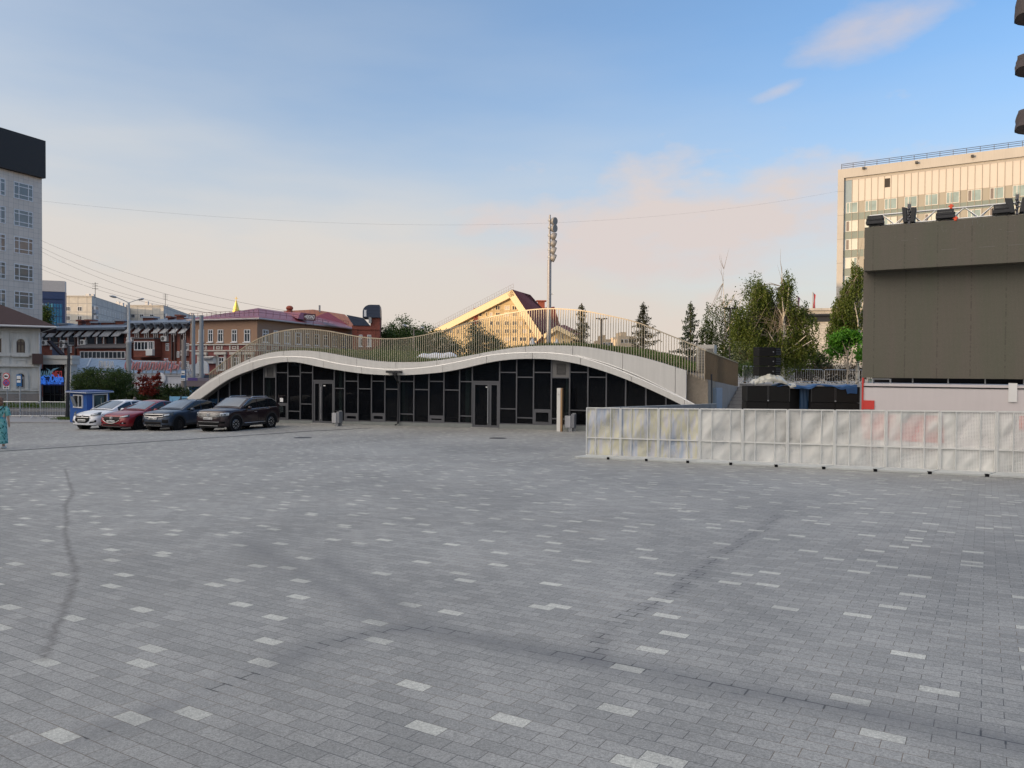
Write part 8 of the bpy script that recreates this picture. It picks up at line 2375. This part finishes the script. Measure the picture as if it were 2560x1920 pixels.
def print_dress():
    m, nt, b, out = newmat('green_print_cloth'); q = NT(nt); p = q.pos()
    sx_ = q.n('ShaderNodeSeparateXYZ'); q.l(p, sx_.inputs[0])
    n_ = q.n('ShaderNodeTexVoronoi'); q.l(q.scale(p, (17, 17, 12)), n_.inputs['Vector']); n_.inputs['Scale'].default_value = 1
    big = q.noise(p, 2.0, 2)
    base = q.mix(big, (.10, .33, .33), (.15, .40, .36)); c = q.mix(q.m('LESS_THAN', n_.outputs['Distance'], .34), base, (.012, .085, .075))
    c = q.mix(q.m('GREATER_THAN', n_.outputs['Distance'], .72), c, (.26, .46, .45))
    q.l(c, b.inputs['Base Color']); b.inputs['Roughness'].default_value = .8
    return m
GDM = print_dress()
g = gpt(-3, 1121.5)
dress = dict(name='dress', mat=GDM, fold=.05, bob=True, rows=[(1.40,.07,.06,.0),(1.385,.13,.085,.0),(1.33,.195,.11,0),(1.22,.195,.13,.01),(1.08,.165,.125,.01),(1.02,.16,.125,.01),(.98,.165,.13,.0),(.85,.20,.16,0),(.60,.205,.17,0),(.35,.215,.19,0),(.17,.22,.20,0)])
t, q, k = person(g+Vector((.04, 0, 0)), math.radians(115), 1.66, 'woman with brown bob in a long green patterned dress, seen from behind', dress, M_('brown_hair', (.17, .085, .05), .55, var=.35, scale=30))
m = MB(); m.grid([[q(.168*math.cos(a)*1.0, .133*math.sin(a)+.008, z) for a in np.linspace(0, 2*math.pi, 33)] for z in (.985, 1.045)]); m.build('belt', M_('belt_blue', (.05, .27, .36), .6), t)
m = MB(); m.tube([q(.13, -.08, 1.39), q(.0, -.14, 1.26), q(-.14, -.135, 1.12), q(-.22, -.06, .98)], .013, 6); m.build('bag_strap', BLACK, t)
m = MB(); m.tube([q(-.09, .06, 1.64), q(-.095, -.02, 1.655), q(0, -.02, 1.675), q(.095, -.02, 1.655), q(.09, .06, 1.64)], .012, 6); m.build('sunglasses', BLACK, t)
p = at(337, 1000, 52); pz = FAR_Z+.15
hz = at(337, 994.5, 52).z
dress2 = dict(name='shirt', mat=M_('white_cloth', (.72, .73, .74), .8), rows=[(1.43,.06,.06,.0),(1.40,.13,.09,.0),(1.35,.215,.115,0),(1.2,.21,.13,.0),(1.0,.19,.135,.0),(.85,.20,.14,0)])
person(Vector((p.x, 52, hz-1.66)), math.radians(100), 1.66, 'person in a white shirt behind the roof of the white car, seen from behind', dress2, M_('grey_brown_hair', (.16, .125, .11), .6, var=.3, scale=30))
# ------------------------------------------------------------------ trees and bushes
BARKB = None
def birch_bark():
    m, nt, b, out = newmat('birch_bark'); q = NT(nt); p = q.pos()
    n_ = q.noise(q.scale(p, (3, 3, 14)), 1.0, 4, .7)
    c = q.ramp(n_, [(.40, (.62, .58, .50)), (.56, (.52, .48, .41)), (.62, (.06, .055, .05))])
    q.l(c, b.inputs['Base Color']); b.inputs['Roughness'].default_value = .8
    return m
BARKB = birch_bark()
BARK = M_('bark_brown', (.095, .07, .05), .9, var=.3, scale=6)
TWIG = M_('twig_grey', (.22, .185, .15), .9, var=.2)
L_BIRCH = M_leaf('birch_leaf', (.042, .070, .012), (.085, .120, .022), (.14, .17, .042), .4)
L_GREY = M_leaf('grey_green_leaf', (.045, .065, .030), (.085, .115, .055), (.13, .16, .09), .25)
L_BRIGHT = M_leaf('bright_leaf', (.025, .085, .008), (.05, .17, .014), (.09, .25, .03), .4)
L_DARK = M_leaf('dark_leaf', (.014, .030, .008), (.032, .055, .013), (.06, .085, .022), .25)
L_MID = M_leaf('mid_leaf', (.025, .055, .012), (.05, .095, .02), (.085, .13, .035), .3)
L_WILLOW = M_leaf('willow_leaf', (.022, .045, .012), (.045, .078, .020), (.08, .115, .035), .3)
L_FIR = M_leaf('fir_needle', (.018, .036, .016), (.034, .056, .024), (.065, .08, .036), .12)
L_FIRW = M_leaf('fir_needle_brown', (.030, .032, .012), (.05, .05, .02), (.09, .08, .035), .15)
L_RED = M_leaf('red_vine_leaf', (.10, .012, .009), (.17, .022, .015), (.24, .04, .02), .3)
def clump_points(ells, nclump, per, spread, seed, shell=.55, gap=.0, gsc=.8):
    """leaf positions in clumps through the crown's ellipsoids, with gaps where noise says so"""
    r = np.random.default_rng(seed); out = []; cen = []
    vol = np.array([e[1][0]*e[1][1]*e[1][2] for e in ells]); vol = vol**.75/np.sum(vol**.75)
    tries = 0
    while len(cen) < nclump and tries < nclump*20:
        tries += 1
        e = ells[r.choice(len(ells), p=vol)]
        d = r.normal(size=3); d /= np.linalg.norm(d)
        rad = (shell + (1-shell)*r.random()**.6) if r.random() < .8 else r.random()**.4
        c = np.array(e[0]) + d*rad*np.array(e[1])
        if gap and noise.noise(Vector(c*gsc + seed)) < gap-.35: continue
        cen.append(c)
    cen = np.array(cen)
    for c in cen:
        s_ = spread*r.uniform(.5, 1.3)
        out.append(c + r.normal(size=(per, 3))*s_*np.array([1, 1, .75]))
    return np.concatenate(out), cen
def tree_thing(name, base, label, cat='tree', group=None):
    return thing(name, base, label, cat, group)
def limbs(m, root, cen, n, r0, seed, wob=.15):
    rr = random.Random(seed)
    for c in rr.sample(list(map(tuple, cen)), min(n, len(cen))):
        c = Vector(c); a = Vector(root).lerp(Vector((root[0], root[1], c.z)), rr.uniform(.15, .65))
        mid = a.lerp(c, .5)+Vector((rr.uniform(-wob, wob), rr.uniform(-wob, wob), rr.uniform(0, wob*2)))
        m.tube([a, mid, c], [r0, r0*.6, r0*.18], 5, False)
def wpx(px, y, d): return at(px, y, d)
def broad(base_px, d, y_top, ells_px, label, leaf, bark, nclump, per, spread, size, seed, z0=None, trunk_r=.12, name='tree', gap=.25, group=None, nl=16, asp=1.6, droop=.3, depth=.9):
    """ells_px: (cx, cy, rx, ry) in the photograph, turned into real sizes at distance d"""
    b = at(base_px, 950, d); b.z = z0 if z0 is not None else .5
    t = tree_thing(name, b, label, 'tree' if 'bush' not in name and 'hedge' not in name else ('hedge' if 'hedge' in name else 'bush'), group)
    k = d/FPX
    ells = []
    for i, (cx, cy, rx, ry) in enumerate(ells_px):
        c = at(cx, cy, d); ells.append(((c.x, d+(.25*math.sin(i*2.4))*rx*k, c.z), (rx*k, max(.35, rx*k*depth), ry*k)))
    P, cen = clump_points(ells, nclump, per, spread, seed, gap=gap)
    P = P[P[:, 2] > b.z+.05]
    leafmesh('crown', P, size, leaf, t, asp=asp, droop=droop, seed=seed)
    tp = at(base_px, y_top, d)
    m = MB(); rr = random.Random(seed)
    hpts = [b.lerp(Vector((tp.x, tp.y, tp.z)), f)+Vector((rr.uniform(-.1, .1), rr.uniform(-.1, .1), 0))*(1 if 0 < f < 1 else 0) for f in (0, .2, .4, .6, .8, .95)]
    m.tube(hpts, [trunk_r*(1-.85*f) for f in (0, .2, .4, .6, .8, .95)], 8)
    limbs(m, (b.x, b.y, b.z+.2), cen, nl, trunk_r*.35, seed)
    m.build('trunk', bark, t, smooth=True, fixn=False)
    return t
def weeping(base_px, d, y_top, label, ells_px, nstr, smin, smax, seed, leaf, z0=.8, forks=(), lsize=.085, ctop=None, trunk_r=.11, bare=3, density=14):
    """birch: white forked trunk, many hanging strands of small leaves"""
    b = at(base_px, 950, d); b.z = z0
    t = tree_thing('birch_tree', b, label, 'tree', 'birches around the terrace')
    k = d/FPX; r = np.random.default_rng(seed); rr = random.Random(seed)
    m = MB(); tp = at(ctop[0] if ctop else base_px, y_top, d)
    f_ = [0, .18, .36, .54, .72, .88, 1]
    trunk = [b.lerp(tp, f)+Vector((.06*math.sin(f*9+seed), .06*math.cos(f*7), 0)) for f in f_]
    m.tube(trunk, [trunk_r*(1-.9*f) for f in f_], 8)
    tips = []
    for (x0, y0, x1, y1) in forks:
        p, q_ = at(x0, y0, d), at(x1, y1, d); dy = rr.uniform(-1, 1)
        q_.y -= .1+abs(dy)*.9; mid = p.lerp(q_, .5)+Vector((.08, 0, -.04))
        m.tube([p, mid, q_], [trunk_r*.5, trunk_r*.35, trunk_r*.12], 6, False); tips.append(q_)
    ells = []
    for i, (cx, cy, rx, ry) in enumerate(ells_px):
        c = at(cx, cy, d); ells.append((np.array((c.x, d+.25, c.z)), np.array((rx*k, max(.5, rx*k*.8), ry*k))))
    vol = np.array([e[1].prod() for e in ells])**.7; vol /= vol.sum()
    pts = []
    tw = MB(); made = 0; tries = 0
    while made < nstr and tries < nstr*8:
        tries += 1
        e = ells[r.choice(len(ells), p=vol)]
        dd = r.normal(size=3); dd /= np.linalg.norm(dd); c = e[0]+dd*e[1]*r.random()**.33; c[2] += .3*smax
        if noise.noise(Vector(c*.75+seed)) < -.12: continue
        made += 1
        Ls = r.uniform(smin, smax); n_ = max(4, int(Ls*density)); sway = r.normal(size=2)*.12
        u = np.linspace(0, 1, n_)
        q_ = np.stack([c[0]+sway[0]*u+r.normal(size=n_)*.05, c[1]+sway[1]*u+r.normal(size=n_)*.05, c[2]-Ls*u+.12*np.sin(u*3)], 1)
        pts.append(q_)
        if made % 18 == 0:
            a = Vector(trunk[rr.randint(2, 5)]); tw.tube([a, a.lerp(Vector(c), .55)+Vector((0, 0, .25)), c, c+np.array((sway[0], sway[1], -Ls))], [.016, .010, .006, .003], 4, False)
    P = np.concatenate(pts); P = P[P[:, 2] > z0+.1]
    leafmesh('crown', P, lsize, leaf, t, asp=1.5, droop=1.2, seed=seed)
    for k_ in range(bare):
        a = Vector(trunk[-2 if k_ % 2 else -1]); e_ = a+Vector((rr.uniform(-.5, .5), rr.uniform(-.3, .3), rr.uniform(.6, 1.5))); tw.tube([a, a.lerp(e_, .5)+Vector((rr.uniform(-.08, .08), 0, 0)), e_], [.016, .010, .003], 4, False)
    m.build('trunk', BARKB, t, smooth=True, fixn=False)
    tw.build('twig', TWIG, t, fixn=False)
    return t
weeping(1958, 48, 682, 'large white stemmed birch with a forked trunk behind the speaker stack',
    [(1958, 725, 34, 45), (1950, 765, 48, 50), (1915, 790, 45, 70), (1900, 860, 55, 50), (1990, 775, 36, 50), (2012, 830, 40, 50), (2005, 870, 45, 45), (1915, 735, 34, 40), (1860, 820, 34, 50), (1950, 850, 50, 50), (1975, 905, 60, 30)], 3300, .45, 1.1, 21, L_BIRCH,
    forks=((1957, 815, 1945, 745), (1957, 805, 1966, 720), (1958, 800, 1939, 770), (1958, 868, 1992, 788), (1958, 880, 2006, 840), (1958, 888, 2020, 852), (1940, 868, 1912, 832), (1958, 840, 1975, 800)), lsize=.125, bare=4)
weeping(1811, 51, 672, 'thin sparse birch with bare top and hanging strands, leftmost of the birches',
    [(1785, 800, 26, 45), (1822, 770, 30, 35), (1835, 815, 24, 60), (1800, 860, 34, 50), (1770, 845, 20, 35)], 480, .5, 1.5, 22, L_BIRCH, forks=((1811, 840, 1846, 745), (1811, 800, 1765, 770), (1811, 770, 1830, 735)), lsize=.11, trunk_r=.06, bare=5)
weeping(2146, 45, 650, 'tall weeping birch pressed against the left edge of the screen',
    [(2150, 690, 14, 40), (2135, 750, 30, 45), (2118, 790, 34, 40), (2140, 800, 30, 40), (2092, 840, 22, 45)], 1050, .6, 1.5, 23, L_BIRCH, forks=((2146, 840, 2120, 760), (2146, 800, 2150, 700)), lsize=.12)
broad(1893, 60, 684, [(1888, 730, 22, 45), (1880, 770, 32, 50), (1872, 830, 40, 60), (1905, 780, 30, 60), (1870, 880, 45, 40)], 'grey green bushy tree with a pointed top behind the large birch', L_GREY, BARK, 330, 30, .32, .15, 31, trunk_r=.16, gap=.12)
broad(2121, 44.4, 850, [(2118, 862, 42, 33), (2100, 880, 24, 24), (2140, 880, 24, 24), (2120, 848, 28, 20)], 'small bright green round headed tree beside the screen', L_BRIGHT, M_('smooth_bark', (.28, .25, .21), .8), 190, 26, .2, .16, 32, z0=.85, trunk_r=.06, gap=.05, asp=1.8)
broad(1862, 66, 780, [(1850, 850, 34, 50), (1830, 890, 40, 35), (1880, 900, 40, 30)], 'dark leafy tree standing low behind the birches', L_DARK, BARK, 200, 30, .4, .17, 33, gap=.1)
broad(2030, 70, 850, [(2025, 905, 45, 28), (2060, 900, 28, 30), (1995, 900, 30, 34)], 'dark shrubby tree in front of the stone hall', L_DARK, BARK, 170, 30, .4, .17, 34, gap=.15)
def fir(px, d, y_top, y_base, half, label, leaf, seed, z0=.4, tiers=17, gapy=0):
    b = at(px, y_base, d); tp = at(px, y_top, d); b.z = z0; b.x = tp.x
    t = tree_thing('fir_tree', b, label, 'tree', 'young firs behind the railing'); rr = random.Random(seed); r = np.random.default_rng(seed)
    H = tp.z-z0; W_ = half*d/FPX
    m = MB(); m.tube([b, b.lerp(tp, .5), tp], [.075, .05, .012], 7); pts = []
    nb = tiers*6
    for i in range(nb):
        f = .05+.92*(i+rr.random())/nb; z = z0+H*f; a = i*2.39996+rr.uniform(-.4, .4)
        L_ = (2.5*W_*(1-f)**1.1*rr.uniform(.3, 1.2)*(.95+.8*noise.noise(Vector((f*5, a*.8, seed))))+.06)
        e = Vector((b.x+L_*math.cos(a), b.y+L_*math.sin(a), z+L_*rr.uniform(-.35, .25))); s_ = Vector((b.x, b.y, z))
        mid = s_.lerp(e, .5)+Vector((0, 0, -.08*L_)); m.tube([s_, mid, e], [.014, .009, .003], 4, False)
        n_ = int(62*L_+12); u = r.random(n_)**.7
        p = np.array(s_)[None]*(1-u[:, None])+np.array(e)[None]*u[:, None]; p[:, 2] -= .08*L_*4*u*(1-u)
        pts.append(p+r.normal(size=(n_, 3))*np.array([.085, .085, .065])*(1.3-.6*u[:, None])-np.array([0, 0, .04]))
    for k in range(14): pts.append(np.array(tp)[None]+np.array([[rr.gauss(0, .03), rr.gauss(0, .03), -.03-.05*k]]))
    leafmesh('crown', np.concatenate(pts), .15, leaf, t, asp=2.6, droop=.4, seed=seed)
    m.build('trunk', BARK, t, fixn=False)
fir(1455, 50, 757, 890, 34, 'young fir nearest the floodlight mast, leftmost of the three behind the railing', L_FIRW, 41)
fir(1609, 49, 754, 905, 46, 'young fir with a thin pointed top, middle one of the three behind the railing', L_FIRW, 42)
fir(1727, 50, 752, 905, 44, 'dark green fir standing clear above the end of the railing', L_FIR, 43)
broad(1560, 62, 872, [(1560, 905, 40, 18), (1620, 905, 40, 14), (1500, 890, 40, 18), (1470, 880, 26, 16)], 'low dark bush line behind the right part of the railing', L_DARK, BARK, 170, 26, .35, .16, 44, name='hedge_bush', gap=.1, nl=4, trunk_r=.05)
broad(1190, 70, 805, [(1188, 850, 26, 40), (1165, 868, 38, 30), (1215, 865, 40, 30), (1250, 878, 26, 22), (1188, 822, 10, 20)], 'dark rounded tree in front of the ochre gable', L_DARK, BARK, 280, 30, .33, .17, 51, gap=.08, trunk_r=.12)
broad(1095, 66, 830, [(1095, 865, 48, 30), (1060, 870, 44, 30), (1125, 878, 34, 22)], 'dark shrub with pale blossom left of the dark rounded tree', L_DARK, BARK, 260, 28, .35, .15, 52, gap=.05, trunk_r=.1)
P, cen = clump_points([((at(1105, 858, 65).x, 64.3, at(1105, 858, 65).z), (1.3, .8, .9))], 40, 4, .12, 53)
o = leafmesh('blossom', P, .12, M_('blossom_pale', (.55, .47, .36), .8), None, seed=53); tag(o, 'pale blossom sprinkled over the dark shrub behind the railing', 'blossom')
broad(1003, 95, 790, [(1003, 815, 22, 26), (985, 835, 30, 26), (1025, 838, 34, 24), (1000, 860, 46, 24)], 'tall green tree with a pointed crown right of the brick tower', L_MID, BARK, 300, 30, .42, .2, 54, z0=FAR_Z, gap=.05, trunk_r=.18)
broad(962, 92, 815, [(962, 835, 22, 18), (970, 858, 30, 24), (948, 855, 18, 22)], 'green tree touching the right side of the brick tower', L_MID, BARK, 200, 28, .38, .19, 55, z0=FAR_Z, gap=.05, trunk_r=.15)
broad(1065, 98, 815, [(1062, 830, 30, 16), (1045, 845, 30, 22), (1085, 848, 30, 20), (1060, 862, 50, 18)], 'green tree left of the ochre gable, behind the lamp', L_MID, BARK, 260, 28, .42, .2, 56, z0=FAR_Z, gap=.05, trunk_r=.15)
broad(990, 58, 865, [(985, 880, 40, 16), (960, 885, 30, 14), (1015, 885, 22, 14)], 'sunlit green bush behind the dip of the roof', L_MID, BARK, 130, 24, .28, .14, 57, z0=.2, name='bush', gap=.05, nl=4, trunk_r=.05)
broad(109, 112, 768, [(112, 785, 13, 18), (108, 800, 18, 14)], 'green tree squeezed between the tiled tower and the blue glass building', L_MID, BARK, 110, 26, .4, .22, 58, z0=FAR_Z, gap=0, trunk_r=.15)
# the round willow and the hedge at the restaurant
broad(258, 55, 935, [(258, 958, 72, 40), (225, 972, 46, 34), (295, 966, 42, 38), (300, 948, 32, 26), (222, 952, 36, 30), (258, 990, 80, 24)], 'large round clipped willow bush behind the blue kiosk', L_WILLOW, BARK, 1150, 30, .15, .14, 61, z0=FAR_Z, name='willow_bush', gap=0, nl=8, asp=3.5, droop=-.6)
broad(400, 54, 980, [(345, 990, 26, 22), (385, 988, 34, 22), (425, 990, 32, 24), (455, 992, 24, 22), (365, 1004, 40, 16), (430, 1004, 44, 16)], 'dark green hedge between the willow bush and the pavilion', L_DARK, BARK, 420, 28, .20, .14, 62, z0=FAR_Z, name='hedge', gap=0, nl=6)
b = at(375, 985, 53.2); t = thing('red_vine', (b.x, b.y, b.z), 'bright red autumn creeper spilling over the hedge before the restaurant', 'creeper')
P, cen = clump_points([((at(358, 958, 53).x, 53, at(358, 958, 53).z), (.55, .3, .45)), ((at(350, 942, 53).x, 53, at(350, 942, 53).z), (.15, .15, .5)), ((at(385, 962, 53).x, 53, at(385, 962, 53).z), (.5, .3, .55)), ((at(395, 946, 53).x, 53, at(395, 946, 53).z), (.2, .2, .35)), ((at(372, 975, 53).x, 53, at(372, 975, 53).z), (.8, .3, .3))], 110, 14, .10, 63, gap=.1, gsc=2)
leafmesh('leaves', P, .15, L_RED, t, seed=63)
m = MB(); limbs(m, (b.x, b.y, b.z-1), cen, 14, .02, 63); m.build('stem', BARK, t, fixn=False)
# terrace hedges
broad(1872, 58, 905, [(1860, 925, 20, 16), (1880, 928, 26, 16), (1900, 930, 20, 14)], 'fresh green hedge at the head of the stair', L_MID, BARK, 130, 24, .25, .12, 64, name='hedge', gap=0, nl=3, trunk_r=.04)
broad(2060, 68, 915, [(1990, 935, 26, 18), (2030, 935, 32, 18), (2080, 935, 36, 18), (2130, 935, 36, 18)], 'dark purple green hedge behind the steel barriers', M_leaf('purple_leaf', (.018, .016, .012), (.035, .028, .018), (.05, .05, .025), .2), BARK, 260, 24, .3, .15, 65, name='hedge', gap=0, nl=3, trunk_r=.04)
# grass verge across the road, and a tuft round the black lamp post
n_ = 9000; vx = rng.uniform(-75, -34, n_); vy = rng.uniform(64.6, 67.5, n_)+vx*.03
o = leafmesh('verge_grass', np.stack([vx, vy, FAR_Z+.16+rng.random(n_)**2*.35], 1), .3, GRASS, None, asp=6, droop=-1.8, seed=71); o['kind'] = 'stuff'
c = at(162, 1062, 48.9); n_ = 700; o = leafmesh('verge_grass', np.stack([c.x+rng.normal(0, .5, n_), c.y+.6+rng.normal(0, .3, n_), np.full(n_, FAR_Z+.18)+rng.random(n_)*.12], 1), .2, GRASS, None, asp=6, droop=-1.8, seed=72); o['kind'] = 'stuff'
